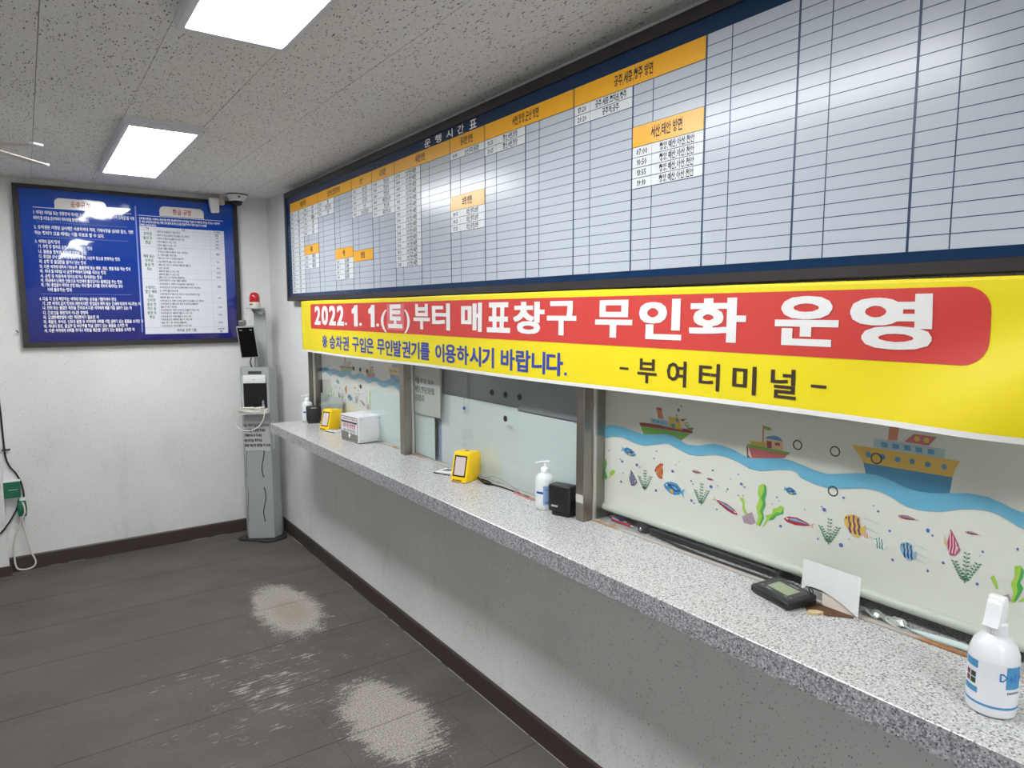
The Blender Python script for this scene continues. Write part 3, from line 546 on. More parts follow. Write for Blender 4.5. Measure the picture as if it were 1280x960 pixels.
CARDS = {  # column: [(first row, [(time, destination)])]
 0: [(2, [(tm(*t), d) for t, d in zip([(6,30),(7,0),(7,40),(8,20),(9,0),(9,40),(10,20),(11,0),(11,40),(12,20),(13,0),(13,40),(14,20),(15,0),(15,40),(16,20),(17,0),(17,40)], ['남부','남부','직통남부']+['남부']*15)])],
 1: [(2, [('18:10','남부'),('18:40','남부'),('19:10','직통남부'),('19:40','남부'),('20:10','남부'),('20:40','남부')]), (12, [('08:20','세종,공주'),('13:10','세종,공주'),('18:30','세종,공주')])],
 2: [(2, [('07:10','천안'),('12:20','천안,아산,인천'),('17:10','천안')])],
 3: [(14, [('08:30','판교,서천'),('12:30','판교,서천'),('16:10','판교,서천'),('19:00','판교,서천')])],
 4: [(2, [('07:25','논산,강경'),('09:30','논산,강경'),('12:40','논산,강경'),('15:20','논산'),('18:20','논산,강경,은진')])],
 5: [(2, [('07:40','정안,유성'),('10:40','정안,유성'),('12:40','정안,유성'),('14:40','세종,정안,유성'),('16:40','정안,유성'),('19:00','세종,정안,유성')])],
 6: [(2, [(tm(*t), '논산,연산,서대전') for t in [(7,20),(8,0),(8,50),(9,40),(10,30),(11,20),(12,10),(13,0),(14,0),(15,40),(16,20),(17,30),(18,20),(19,20),(20,10)]])],
 8: [(2, [('16:40','논산,두마,동대전')]), (10, [('08:05','외산,성주,보령'),('14:25','외산,성주,보령'),('17:25','외산,웅천,보령')])],
 9: [(2, [('10:25','홍산,서천,장항'),('20:25','홍산,서천,장항')])],
 11: [(2, [('17:20','공주,세종,조치원,청주'),('20:20','공주역,공주')])],
 12: [(8, [('07:00','청양,예산,아산,천안'),('10:50','청양,예산,아산,천안'),('13:55','청양,예산,아산,천안'),('19:10','청양,예산,아산,천안')])]}
HEADS = [(0, 2, 0, '서울남부 방면'), (2, 2, 0, '천안,아산,인천공항 방면'), (4, 1, 0, '논산'), (5, 1, 0, '유성,대전'), (6, 2, 0, '서대전 방면'), (8, 1, 0, '동대전 방면'), (9, 2, 0, '서천,장항,군산 방면'),
         (11, 2, 0, '공주,세종,청주 방면'), (1, 1, 10, '세종'), (3, 1, 12, '서천'), (4, 1, 13, '센트럴'), (8, 1, 8, '보령 방면'), (12, 1, 6, '서산,태안 방면')]
BOX_T = ['우천시 및 기기고장시', '승차권 반환함', '지난 승차권 투입']
KIOSK_T = ['체온 측정기입니다 앞에 서서', '마스크를 착용해 주세요', '카메라에 서 주세요', '체온측정을 해주세요', '1회용 체온계 뒷면을 꼭 소독']
SHEET_T = ['서울 07:30, 18:10', '차량은 현지운영관계로', '운휴합니다.']
# letter outlines as plain numbers: {character code: [[x, y, x, y ...] ...]} with the scale in front
BOLD_OUT = (100, {
37:[[50,22,58,14,50,6,42,14],[50,30,35,14,50,-1,66,14],[60,69,53,69,8,-1,15,-1],[18,69,3,54,18,38,33,54],[18,62,26,54,18,46,10,54]],40:[[17,23,31,69,26,69,6,23,26,-23,31,-23]],
41:[[16,23,1,-23,7,-23,26,23,7,69,1,69]],44:[[6,-12,18,3,11,12,5,7,10,1,6,-10]],45:[[28,27,4,27,4,17,28,17]],46:[[11,11,5,5,11,-1,17,5]],48:[[47,34,25,69,3,34,25,-1],[37,34,25,8,13,34,25,60]],
49:[[30,68,22,68,17,60,7,53,7,45,19,49,19,0,30,0]],50:[[47,9,21,9,42,48,21,69,5,63,5,50,20,59,32,47,27,32,3,1,3,0,47,0]],51:[[8,57,20,60,32,50,18,40,18,31,33,19,22,8,6,14,6,3,21,-1,42,20,33,36,41,51,21,69,8,66]],
52:[[40,69,36,69,1,27,1,22,30,22,30,0,40,0,40,22,47,22,47,31,40,31],[30,51,30,31,14,31]],53:[[40,68,10,68,10,33,34,21,20,8,5,13,5,3,22,-1,44,21,19,42,19,59,40,59]],
54:[[32,69,4,23,26,-1,47,19,27,39,17,37,38,62],[15,26,25,30,37,20,26,8]],55:[[49,68,5,68,5,59,34,59,9,3,18,-1]],56:[[47,18,37,35,46,49,26,69,5,49,13,35,3,19,25,-1],[36,49,25,39,15,50,26,60],[37,19,25,8,13,19,25,30]],
57:[[19,-1,46,44,24,69,4,49,23,29,34,32,13,6],[13,49,25,60,36,47,36,42,25,38]],58:[[11,46,5,40,11,34,17,40],[11,11,5,5,11,-1,17,5]],68:[[8,0,34,0,70,34,34,68,8,68],[17,59,33,59,60,34,33,9,17,9]],
76:[[17,68,7,68,7,0,48,0,48,9,17,9]],97:[[41,8,36,6,35,8,35,31,18,46,4,40,4,30,18,37,26,29,26,27,18,24,3,10,14,-1,26,4,33,-1,41,3],[26,9,18,5,12,12,26,22]],
101:[[44,13,28,8,13,21,45,21,25,46,4,23,26,-1,44,4],[13,27,25,38,36,27]],105:[[15,45,7,45,7,0,15,0],[16,58,11,64,6,58,11,53]],110:[[15,45,6,45,6,0,15,0,15,32,26,39,35,28,35,0,44,0,44,28,29,46,15,39]],
111:[[27,46,4,23,27,-1,52,23],[27,38,43,23,27,7,13,23]],114:[[7,45,7,0,16,0,16,24,27,37,35,33,40,41,29,46,16,35,16,45]],115:[[32,42,19,46,4,34,25,12,19,7,4,13,4,3,20,-1,35,12,24,25,14,34,19,38,32,33]],
116:[[17,54,0,38,0,37,8,37,8,13,22,-1,33,2,33,10,23,7,17,14,17,37,31,37,31,45,17,45]],122:[[40,45,2,45,2,37,25,37,1,0,41,0,41,8,17,8]],8251:[[16,11,10,17,48,56,54,50],[48,11,10,50,16,56,54,17],[5,34,6,38,11,39,15,38,17,34,15,30,11,28,6,30],[26,12,28,16,32,18,36,16,38,12,36,8,32,7,28,8],[26,55,28,59,32,60,36,59,38,55,36,51,32,49,28,51],[47,34,49,38,53,39,57,38,59,34,57,30,53,28,49,30]],
44032:[[66,83,66,-8,75,-8,75,39,89,39,89,46,75,46,75,83],[10,73,10,66,43,66,6,16,10,9,51,73]],44033:[[16,25,16,19,67,19,67,-8,75,-8,75,25],[67,83,67,30,75,30,75,53,89,53,89,60,75,60,75,83],[9,77,9,70,42,70,5,37,8,31,50,77]],
44036:[[67,83,67,17,75,17,75,48,89,48,89,55,75,55,75,83],[9,76,9,69,42,69,5,34,9,27,51,76],[19,23,19,-6,79,-6,79,1,27,1,27,23]],44048:[[18,27,18,-7,75,-7,75,27],[67,20,67,0,26,0,26,20],[67,83,67,31,75,31,75,54,89,54,89,61,75,61,75,83],[9,77,9,70,42,70,5,37,8,30,51,77]],
44053:[[47,28,17,10,47,-8,76,10],[47,21,68,10,47,-1,26,10],[67,83,67,29,75,29,75,52,89,52,89,59,75,59,75,83],[9,76,9,69,42,69,5,35,9,28,51,76]],44060:[[54,80,54,-3,61,-3,61,39,74,39,74,-8,82,-8,82,83,74,83,74,46,61,46,61,80],[9,71,9,64,36,64,5,18,10,12,44,71]],
44061:[[21,25,21,18,73,18,73,-8,81,-8,81,25],[54,81,54,30,61,30,61,53,73,53,73,29,81,29,81,83,73,83,73,60,61,60,61,81],[9,76,9,69,36,69,5,35,10,28,44,76]],
44144:[[50,46,50,39,71,39,71,-8,79,-8,79,83,71,83,71,46],[9,73,9,66,42,66,5,16,10,9,50,73]],44172:[[74,83,74,-8,82,-8,82,83],[9,71,9,64,36,64,5,18,10,12,36,39,55,39,55,-3,63,-3,63,80,55,80,55,46,39,46,44,71]],
44201:[[19,25,19,18,71,18,71,-8,79,-8,79,25],[48,47,48,41,71,41,71,29,79,29,79,83,71,83,71,67,51,67,52,77,11,77,11,70,43,70,6,36,10,30,49,60,71,60,71,47]],
44208:[[47,52,47,46,71,46,71,36,79,36,79,83,71,83,71,70,51,70,52,78,11,78,11,71,42,71,7,41,9,35,49,63,71,63,71,52],[21,-7,82,-7,82,0,30,0,30,10,79,10,79,32,21,32,21,26,71,26,71,17,21,17]],
44221:[[50,28,20,10,50,-7,80,10],[50,21,72,10,50,-1,28,10],[11,76,11,69,43,69,6,35,10,29,49,59,71,59,71,47,48,47,48,40,71,40,71,29,79,29,79,83,71,83,71,66,51,66,52,76]],
44228:[[74,83,74,-8,82,-8,82,83],[9,71,9,64,35,64,5,18,10,12,41,51,56,51,56,35,39,35,39,28,56,28,56,-3,64,-3,64,80,56,80,56,58,42,58,44,71]],44256:[[14,74,14,67,69,67,69,65,65,24,74,23,77,65,77,74],[37,44,37,12,5,12,5,5,87,5,87,12,45,12,45,44]],
44277:[[46,26,14,9,46,-8,77,9],[46,19,69,9,46,-1,22,9],[15,78,15,71,68,71,66,47,74,46,76,71,76,78],[39,58,39,41,5,41,5,34,87,34,87,41,47,41,47,58]],44284:[[9,73,9,66,47,66,44,33,52,32,55,68,55,73],[5,12,61,15,61,22,31,19,31,47,23,47,23,19,4,19],[66,83,66,-8,74,-8,74,38,89,38,89,45,74,45,74,83]],
44288:[[10,76,10,69,47,69,44,45,52,44,55,71,55,76],[5,29,62,33,61,39,32,36,32,55,24,55,24,36,4,36],[67,83,67,15,75,15,75,46,88,46,88,53,75,53,75,83],[18,21,18,-6,78,-6,78,1,27,1,27,21]],
44368:[[14,74,14,67,69,67,69,64,66,24,74,24,77,64,77,74],[47,42,47,12,33,12,33,42,25,42,25,12,5,12,5,5,87,5,87,12,56,12,56,42]],44396:[[5,38,5,31,42,31,42,-8,50,-8,50,31,87,31,87,38,74,38,76,69,76,77,15,77,15,70,68,70,68,69,65,38]],
44400:[[5,43,5,36,42,36,42,14,50,14,50,36,87,36,87,43,74,43,76,71,76,78,15,78,15,71,68,71,66,43],[15,23,15,-6,78,-6,78,1,24,1,24,23]],44428:[[12,77,12,71,47,71,44,48,4,47,6,40,30,41,30,20,38,20,38,41,64,44,63,50,53,49,55,74,55,77],[51,34,51,27,71,27,71,14,79,14,79,83,71,83,71,34],[18,22,18,-6,82,-6,82,1,26,1,26,22]],
44508:[[5,37,5,31,26,31,26,-8,34,-8,34,31,57,31,57,-8,65,-8,65,31,87,31,87,37,73,37,76,70,76,77,15,77,15,70,67,70,65,37]],44552:[[15,26,15,-7,77,-7,77,26],[69,19,69,0,23,0,23,19],[5,45,5,38,87,38,87,45,74,45,76,71,76,78,15,78,15,71,68,71,66,45]],
44553:[[16,31,16,-7,76,-7,76,31,68,31,68,19,24,19,24,31],[24,12,68,12,68,0,24,0],[5,46,5,39,87,39,87,46,74,46,76,72,76,79,15,79,15,72,68,72,66,46]],44592:[[71,83,71,-8,79,-8,79,83],[10,73,10,66,44,66,6,16,11,9,53,73]],
44620:[[68,83,68,-8,76,-8,76,38,90,38,90,45,76,45,76,83],[8,73,8,66,24,66,5,17,11,13,32,73],[35,73,35,66,49,66,30,11,37,7,57,73]],44845:[[14,23,14,17,68,17,68,-7,76,-7,76,23],[47,79,47,72,69,72,67,48,75,47,78,75,78,79],[44,58,44,40,5,40,5,33,87,33,87,40,52,40,52,58],[12,79,12,72,31,72,27,48,35,47,40,76,40,79]],
45180:[[71,83,71,-8,79,-8,79,83],[8,73,8,66,25,66,5,18,12,13,33,73],[36,73,36,66,50,66,31,11,38,7,58,73]],45208:[[66,83,66,-8,75,-8,75,40,89,40,89,47,75,47,75,83],[9,15,16,15,59,19,58,26,17,22,17,74,9,74]],
45209:[[17,26,17,19,67,19,67,-8,75,-8,75,26],[67,83,67,31,75,31,75,53,89,53,89,60,75,60,75,83],[9,37,17,37,59,41,58,48,18,44,18,77,9,77]],45212:[[9,34,17,34,59,38,58,45,18,41,18,76,9,76],[67,83,67,17,75,17,75,49,89,49,89,56,75,56,75,83],[19,24,19,-6,78,-6,78,1,27,1,27,24]],
45216:[[67,83,67,37,75,37,75,57,89,57,89,64,75,64,75,83],[9,41,17,41,59,45,58,52,18,48,18,79,9,79],[18,-7,78,-7,78,0,26,0,26,10,75,10,75,33,18,33,18,26,67,26,67,17,18,17]],
45224:[[18,27,18,-7,75,-7,75,27],[67,20,67,0,26,0,26,20],[67,83,67,32,75,32,75,55,89,55,89,62,75,62,75,83],[9,38,17,38,59,42,58,49,18,45,18,78,9,78]],45236:[[53,81,53,-3,61,-3,61,39,74,39,74,-8,82,-8,82,83,74,83,74,46,61,46,61,81],[9,16,15,16,48,18,47,26,18,23,18,72,9,72]],
45328:[[10,40,17,40,58,43,57,50,19,47,19,78,10,78],[71,83,71,68,46,68,46,61,71,61,71,36,79,36,79,83],[21,-7,83,-7,83,0,30,0,30,10,79,10,79,32,21,32,21,25,71,25,71,16,21,16]],
45436:[[5,35,5,29,87,29,87,35,50,35,50,49,77,49,77,55,24,55,24,79,16,79,16,49,42,49,42,35],[15,21,15,-6,78,-6,78,1,24,1,24,21]],45716:[[5,37,5,30,87,30,87,37],[16,79,16,49,78,49,78,55,24,55,24,79],[15,21,15,-6,78,-6,78,1,24,1,24,21]],
45768:[[71,83,71,-8,79,-8,79,83],[11,15,18,15,62,20,61,27,19,23,19,74,11,74]],45796:[[66,83,66,-8,75,-8,75,40,89,40,89,47,75,47,75,83],[9,74,9,15,16,15,59,18,58,25,17,22,17,67,51,67,51,74]],
45800:[[67,83,67,17,75,17,75,49,89,49,89,56,75,56,75,83],[9,75,9,33,16,33,58,36,57,43,17,40,17,68,49,68,49,75],[19,24,19,-6,79,-6,79,1,27,1,27,24]],45803:[[67,83,67,32,75,32,75,54,89,54,89,61,75,61,75,83],[9,77,9,37,16,37,58,40,57,47,17,44,17,70,49,70,49,77],[19,-7,78,-7,78,0,27,0,27,20,76,20,76,27,19,27]],
45812:[[18,27,18,-7,75,-7,75,27],[67,20,67,0,27,0,27,20],[67,83,67,32,75,32,75,54,89,54,89,61,75,61,75,83],[9,77,9,37,16,37,58,40,57,46,17,43,17,70,49,70,49,77]],
45817:[[46,27,17,10,46,-8,76,10],[46,20,68,10,46,-1,25,10],[67,83,67,29,75,29,75,52,89,52,89,59,75,59,75,83],[9,76,9,36,16,36,58,39,57,46,17,43,17,69,49,69,49,76]],
45824:[[53,81,53,-3,61,-3,61,40,74,40,74,-8,82,-8,82,83,74,83,74,46,61,46,61,81],[8,72,8,15,14,15,48,17,47,24,17,21,17,65,42,65,42,72]],45912:[[10,75,10,30,17,30,57,33,56,40,18,37,18,68,52,68,52,75],[46,58,46,51,71,51,71,17,79,17,79,83,71,83,71,58],[22,22,22,-6,82,-6,82,0,30,0,30,22]],
46021:[[14,22,14,15,69,15,69,-9,77,-9,77,22],[15,79,15,48,42,48,42,38,5,38,5,31,87,31,87,38,50,38,50,48,77,48,77,55,24,55,24,72,77,72,77,79]],46041:[[46,25,15,9,46,-8,77,9],[46,18,68,9,46,-1,23,9],[15,79,15,49,42,49,42,38,5,38,5,31,87,31,87,38,50,38,50,49,77,49,77,55,24,55,24,72,77,72,77,79]],
46108:[[71,83,71,15,79,15,79,83],[7,26,64,30,63,36,39,34,39,46,57,46,57,53,22,53,22,70,56,70,56,77,14,77,14,46,31,46,31,34,5,33],[21,20,21,-6,82,-6,82,1,29,1,29,20]],
46160:[[16,77,16,42,77,42,77,49,25,49,25,71,75,71,75,77],[5,30,5,24,42,24,42,-7,50,-7,50,24,87,24,87,30]],46263:[[70,83,70,17,79,17,79,83],[14,78,14,50,57,50,57,57,22,57,22,71,57,71,57,78],[7,34,29,34,29,19,37,19,37,35,65,37,64,43,5,41],[47,25,47,21,17,-1,20,-7,51,10,82,-7,85,-1,55,21,55,25]],
46304:[[5,37,5,30,87,30,87,37],[15,79,15,47,77,47,77,54,24,54,24,72,77,72,77,79],[16,21,16,-6,78,-6,78,1,24,1,24,21]],46321:[[5,40,5,33,87,33,87,40],[46,25,15,9,46,-8,77,9],[46,18,68,9,46,-1,23,9],[15,79,15,48,77,48,77,55,24,55,24,72,77,72,77,79]],
46384:[[68,83,68,-8,76,-8,76,40,89,40,89,47,76,47,76,83],[8,73,8,16,12,16,32,18,31,25,16,23,16,66,31,66,31,73],[36,73,36,16,40,16,63,18,62,25,44,23,44,66,60,66,60,73]],
46412:[[75,83,75,46,64,46,64,81,57,81,57,-3,64,-3,64,39,75,39,75,-8,83,-8,83,83],[8,71,8,16,11,16,28,18,28,24,15,23,15,65,27,65,27,71],[31,71,31,16,35,16,53,18,53,25,39,23,39,65,51,65,51,71]],
46608:[[48,74,48,34,81,34,81,41,56,41,56,67,80,67,80,74],[42,30,42,11,5,11,5,4,87,4,87,11,50,11,50,30],[12,34,17,34,44,37,43,43,20,41,20,67,43,67,43,74,12,74]],
46832:[[72,83,72,-8,80,-8,80,83],[6,26,32,26,32,-5,40,-5,40,26,67,29,66,35,4,33],[38,76,38,44,63,44,63,50,46,50,46,69,62,69,62,76],[10,44,14,44,35,46,34,52,18,50,18,69,33,69,33,76,10,76]],
46972:[[66,83,66,-8,75,-8,75,40,89,40,89,47,75,47,75,83],[9,74,9,68,41,68,41,49,9,49,9,14,16,14,59,17,58,24,17,21,17,42,49,42,49,74]],46989:[[18,29,18,-7,75,-7,75,29,67,29,67,18,27,18,27,29],[27,11,67,11,67,0,27,0],[67,83,67,33,75,33,75,54,89,54,89,61,75,61,75,83],[9,78,9,71,41,71,41,60,9,60,9,35,16,35,59,38,58,45,17,42,17,54,49,54,49,78]],
47049:[[46,25,17,9,46,-8,76,9],[46,19,68,9,46,-1,25,9],[67,83,67,28,75,28,75,43,89,43,89,50,75,50,75,62,89,62,89,69,75,69,75,83],[9,77,9,70,41,70,41,59,9,59,9,33,16,33,59,36,58,43,17,40,17,52,49,52,49,77]],
47092:[[9,78,9,72,40,72,40,62,9,62,9,38,16,38,57,41,56,48,17,45,17,56,49,56,49,78],[21,-7,83,-7,83,0,29,0,29,9,79,9,79,31,21,31,21,24,71,24,71,15,21,15],[54,64,54,58,71,58,71,35,79,35,79,83,71,83,71,64]],
47140:[[53,37,53,30,71,30,71,-8,79,-8,79,83,71,83,71,62,53,62,53,55,71,55,71,37],[8,74,8,68,40,68,40,49,8,49,8,13,15,13,55,16,54,23,17,20,17,42,48,42,48,74]],
47161:[[50,25,20,8,50,-8,80,8],[50,19,72,8,50,-2,28,8],[9,78,9,71,39,71,39,59,9,59,9,32,15,32,54,34,53,41,17,39,17,52,48,52,48,78],[54,50,54,43,71,43,71,27,79,27,79,83,71,83,71,68,54,68,54,62,71,62,71,50]],
47196:[[15,27,42,27,42,10,5,10,5,3,87,3,87,10,50,10,50,27,79,27,79,34,23,34,23,49,77,49,77,76,15,76,15,69,69,69,69,55,15,55]],47308:[[15,27,28,27,28,10,5,10,5,3,87,3,87,10,65,10,65,27,79,27,79,34,23,34,23,49,77,49,77,76,15,76,15,69,69,69,69,55,15,55],[36,10,36,27,57,27,57,10]],
47448:[[5,29,5,22,26,22,26,-8,35,-8,35,22,57,22,57,-8,66,-8,66,22,87,22,87,29],[15,38,79,38,79,45,23,45,23,56,77,56,77,79,15,79,15,72,69,72,69,62,15,62]],
47476:[[5,11,5,4,87,4,87,11],[15,27,79,27,79,34,23,34,23,48,77,48,77,76,15,76,15,69,69,69,69,55,15,55]],47480:[[5,33,5,26,87,26,87,33],[16,19,16,-6,78,-6,78,1,24,1,24,19],[16,41,78,41,78,47,24,47,24,57,76,57,76,80,15,80,15,73,68,73,68,63,16,63]],
47484:[[5,41,5,34,87,34,87,41],[15,-7,80,-7,80,-1,23,-1,23,8,77,8,77,27,15,27,15,21,69,21,69,14,15,14],[16,47,78,47,78,53,24,53,24,61,76,61,76,80,15,80,15,74,68,74,68,67,16,67]],
47532:[[71,83,71,-8,79,-8,79,83],[10,74,10,67,43,67,43,49,10,49,10,14,18,14,63,17,62,24,19,21,19,42,52,42,52,74]],47548:[[71,83,71,29,79,29,79,83],[21,24,21,-7,79,-7,79,24],[71,17,71,0,29,0,29,17],[10,77,10,70,42,70,42,59,10,59,10,33,17,33,61,36,60,43,18,40,18,52,50,52,50,77]],
47560:[[9,74,9,15,50,15,50,74],[42,67,42,22,17,22,17,67],[66,83,66,-8,75,-8,75,40,89,40,89,47,75,47,75,83]],47561:[[9,76,9,36,50,36,50,76],[42,69,42,42,17,42,17,69],[16,24,16,18,67,18,67,-8,75,-8,75,24],[67,83,67,29,75,29,75,52,89,52,89,59,75,59,75,83]],
47564:[[9,74,9,33,50,33,50,74],[42,68,42,39,17,39,17,68],[67,83,67,16,75,16,75,48,89,48,89,55,75,55,75,83],[19,23,19,-6,79,-6,79,1,27,1,27,23]],47568:[[9,78,9,41,50,41,50,78],[42,71,42,48,17,48,17,71],[67,83,67,37,75,37,75,56,89,56,89,63,75,63,75,83],[18,-7,78,-7,78,0,26,0,26,10,75,10,75,32,18,32,18,26,67,26,67,16,18,16]],
47588:[[8,72,8,17,43,17,43,72],[35,66,35,23,16,23,16,66],[54,81,54,-3,62,-3,62,40,74,40,74,-8,82,-8,82,83,74,83,74,47,62,47,62,81]],47700:[[35,66,35,23,16,23,16,66],[74,83,74,-8,82,-8,82,83],[56,81,56,49,43,49,43,72,8,72,8,17,43,17,43,42,56,42,56,-3,64,-3,64,81]],
47728:[[42,67,42,22,17,22,17,67],[50,54,71,54,71,36,50,36],[71,83,71,61,50,61,50,74,9,74,9,15,50,15,50,29,71,29,71,-8,79,-8,79,83]],47732:[[42,68,42,39,17,39,17,68],[50,60,71,60,71,47,50,47],[71,83,71,67,50,67,50,75,9,75,9,33,50,33,50,41,71,41,71,17,79,17,79,83],[21,23,21,-6,82,-6,82,1,30,1,30,23]],
47784:[[69,68,69,39,23,39,23,68],[15,75,15,33,42,33,42,11,5,11,5,4,87,4,87,11,50,11,50,33,77,33,77,75]],47924:[[15,78,15,42,76,42,76,78],[68,71,68,49,24,49,24,71],[5,30,5,23,42,23,42,-8,50,-8,50,23,87,23,87,30]],
47928:[[16,78,16,47,76,47,76,78],[68,72,68,53,24,53,24,72],[5,36,5,30,42,30,42,11,51,11,51,30,87,30,87,36],[15,20,15,-6,78,-6,78,1,24,1,24,20]],47932:[[16,80,16,52,76,52,76,80],[68,73,68,59,24,59,24,73],[15,-7,79,-7,79,0,23,0,23,9,76,9,76,29,50,29,50,38,87,38,87,45,5,45,5,38,42,38,42,29,15,29,15,23,68,23,68,15,15,15]],
48120:[[10,74,10,15,52,15,52,74],[44,67,44,22,18,22,18,67],[71,83,71,-8,79,-8,79,83]],48143:[[10,77,10,40,52,40,52,77],[44,70,44,46,18,46,18,70],[71,83,71,31,79,31,79,83],[46,33,46,25,20,25,20,18,46,18,16,-1,19,-8,50,9,82,-8,84,-1,55,18,81,18,81,25,55,25,55,33]],
48148:[[9,75,9,14,51,14,51,75,43,75,43,51,17,51,17,75],[17,45,43,45,43,21,17,21],[66,83,66,-8,75,-8,75,40,89,40,89,47,75,47,75,83]],48150:[[9,77,9,35,51,35,51,77,42,77,42,64,17,64,17,77],[17,57,42,57,42,42,17,42],[14,25,14,18,35,18,35,-8,43,-8,43,25],[47,25,47,18,67,18,67,-8,75,-8,75,25],[67,83,67,30,75,30,75,53,89,53,89,60,75,60,75,83]],
48152:[[9,76,9,31,51,31,51,76,42,76,42,61,17,61,17,76],[17,55,42,55,42,38,17,38],[67,83,67,16,75,16,75,48,89,48,89,55,75,55,75,83],[19,23,19,-6,79,-6,79,1,27,1,27,23]],
48156:[[9,79,9,39,51,39,51,79,42,79,42,66,17,66,17,79],[17,60,42,60,42,46,17,46],[67,83,67,36,75,36,75,56,89,56,89,63,75,63,75,83],[18,-7,78,-7,78,0,26,0,26,10,75,10,75,32,18,32,18,25,67,25,67,16,18,16]],
48169:[[46,26,17,9,46,-8,76,9],[46,19,68,9,46,-1,25,9],[9,77,9,35,51,35,51,77,42,77,42,63,17,63,17,77],[17,57,42,57,42,42,17,42],[67,83,67,28,75,28,75,53,89,53,89,60,75,60,75,83]],
48176:[[8,74,8,15,43,15,43,74,35,74,35,52,16,52,16,74],[16,45,35,45,35,22,16,22],[54,81,54,-3,62,-3,62,40,74,40,74,-8,82,-8,82,83,74,83,74,47,62,47,62,81]],
48260:[[17,45,42,45,42,22,17,22],[9,76,9,15,50,15,50,42,71,42,71,-8,79,-8,79,83,71,83,71,49,50,49,50,76,42,76,42,52,17,52,17,76]],48277:[[18,58,42,58,42,43,18,43],[22,29,22,-7,79,-7,79,29,71,29,71,18,30,18,30,29],[30,11,71,11,71,0,30,0],[71,83,71,61,50,61,50,78,42,78,42,64,18,64,18,78,9,78,9,37,50,37,50,54,71,54,71,33,79,33,79,83]],
48337:[[18,56,42,56,42,41,18,41],[50,26,20,9,50,-8,80,9],[50,20,72,9,50,-1,28,9],[50,61,71,61,71,49,50,49],[71,83,71,68,50,68,50,77,42,77,42,63,18,63,18,77,9,77,9,35,50,35,50,43,71,43,71,28,79,28,79,83]],
48372:[[23,53,69,53,69,37,23,37],[15,76,15,30,42,30,42,11,5,11,5,4,87,4,87,11,50,11,50,30,77,30,77,76,69,76,69,60,23,60,23,76]],48373:[[14,20,14,14,68,14,68,-8,77,-8,77,20],[24,64,68,64,68,53,24,53],[16,81,16,47,42,47,42,36,5,36,5,29,87,29,87,36,50,36,50,47,76,47,76,81,68,81,68,70,24,70,24,81]],
48512:[[15,79,15,40,77,40,77,79,68,79,68,67,24,67,24,79],[24,60,68,60,68,47,24,47],[5,29,5,22,42,22,42,-8,50,-8,50,22,87,22,87,29]],48516:[[16,80,16,44,76,44,76,80,68,80,68,68,24,68,24,80],[24,62,68,62,68,50,24,50],[5,35,5,28,42,28,42,11,51,11,51,28,87,28,87,35],[15,19,15,-6,78,-6,78,1,24,1,24,19]],
48520:[[16,81,16,51,76,51,76,81,68,81,68,73,24,73,24,81],[24,67,68,67,68,58,24,58],[15,-7,79,-7,79,0,23,0,23,8,76,8,76,29,50,29,50,37,87,37,87,44,5,44,5,37,42,37,42,29,15,29,15,22,68,22,68,14,15,14]],
48708:[[71,83,71,-8,79,-8,79,83],[10,75,10,14,53,14,53,75,45,75,45,51,18,51,18,75],[18,45,45,45,45,21,18,21]],49324:[[27,75,27,59,4,18,9,11,31,42,53,13,58,20,35,59,35,75],[66,83,66,-8,75,-8,75,39,89,39,89,46,75,46,75,83]],
49328:[[27,77,27,66,5,35,9,28,32,51,54,31,58,37,35,66,35,77],[67,83,67,16,75,16,75,48,89,48,89,55,75,55,75,83],[19,22,19,-6,79,-6,79,1,27,1,27,22]],49345:[[46,25,17,9,46,-8,76,9],[46,19,68,9,46,-1,25,9],[27,78,27,69,5,38,9,31,31,54,53,34,57,40,35,68,35,78],[67,83,67,28,75,28,75,52,89,52,89,59,75,59,75,83]],
49436:[[71,83,71,52,50,52,50,45,71,45,71,-8,79,-8,79,83],[28,75,28,59,5,18,10,11,33,42,55,13,60,20,37,59,37,75]],49444:[[71,83,71,66,51,66,51,60,71,60,71,36,79,36,79,83],[21,-7,83,-7,83,0,30,0,30,10,79,10,79,31,21,31,21,25,71,25,71,16,21,16],[28,80,28,71,5,42,9,36,32,58,54,38,58,44,36,71,36,80]],
49457:[[50,27,20,9,50,-8,80,9],[50,20,72,9,50,-1,28,9],[28,78,28,68,5,37,9,31,32,54,54,33,58,40,36,69,36,78],[51,64,51,57,71,57,71,29,79,29,79,83,71,83,71,64]],
49464:[[74,83,74,-8,82,-8,82,83],[56,81,56,50,41,50,41,43,56,43,56,-3,63,-3,63,81],[24,74,24,57,4,18,9,12,28,39,46,14,50,20,32,57,32,74]],49468:[[73,83,73,15,81,15,81,83],[56,81,56,60,42,60,42,53,56,53,56,17,64,17,64,81],[22,23,22,-6,84,-6,84,1,31,1,31,23],[24,76,24,63,5,34,10,28,28,49,45,30,49,36,32,63,32,76]],
49548:[[42,33,42,11,5,11,5,4,87,4,87,11,50,11,50,33],[41,77,41,70,8,39,12,32,46,57,80,32,83,39,50,70,50,77]],49552:[[16,20,16,-6,78,-6,78,1,24,1,24,20],[42,49,42,34,5,34,5,27,87,27,87,34,50,34,50,49],[42,80,42,76,10,50,14,44,46,65,78,44,81,50,50,76,50,80]],
49569:[[46,24,15,8,46,-8,77,8],[46,17,68,8,46,-1,23,8],[5,38,5,31,87,31,87,38,50,38,50,51,42,51,42,38],[42,81,42,77,10,53,13,46,46,66,79,46,82,53,50,77,50,81]],
49688:[[42,80,42,74,9,48,12,42,46,63,79,42,83,48,50,74,50,80],[5,32,5,25,42,25,42,-8,50,-8,50,25,87,25,87,32]],49828:[[5,11,5,4,87,4,87,11],[41,76,41,70,8,37,12,30,46,56,79,30,83,37,50,70,50,76]],
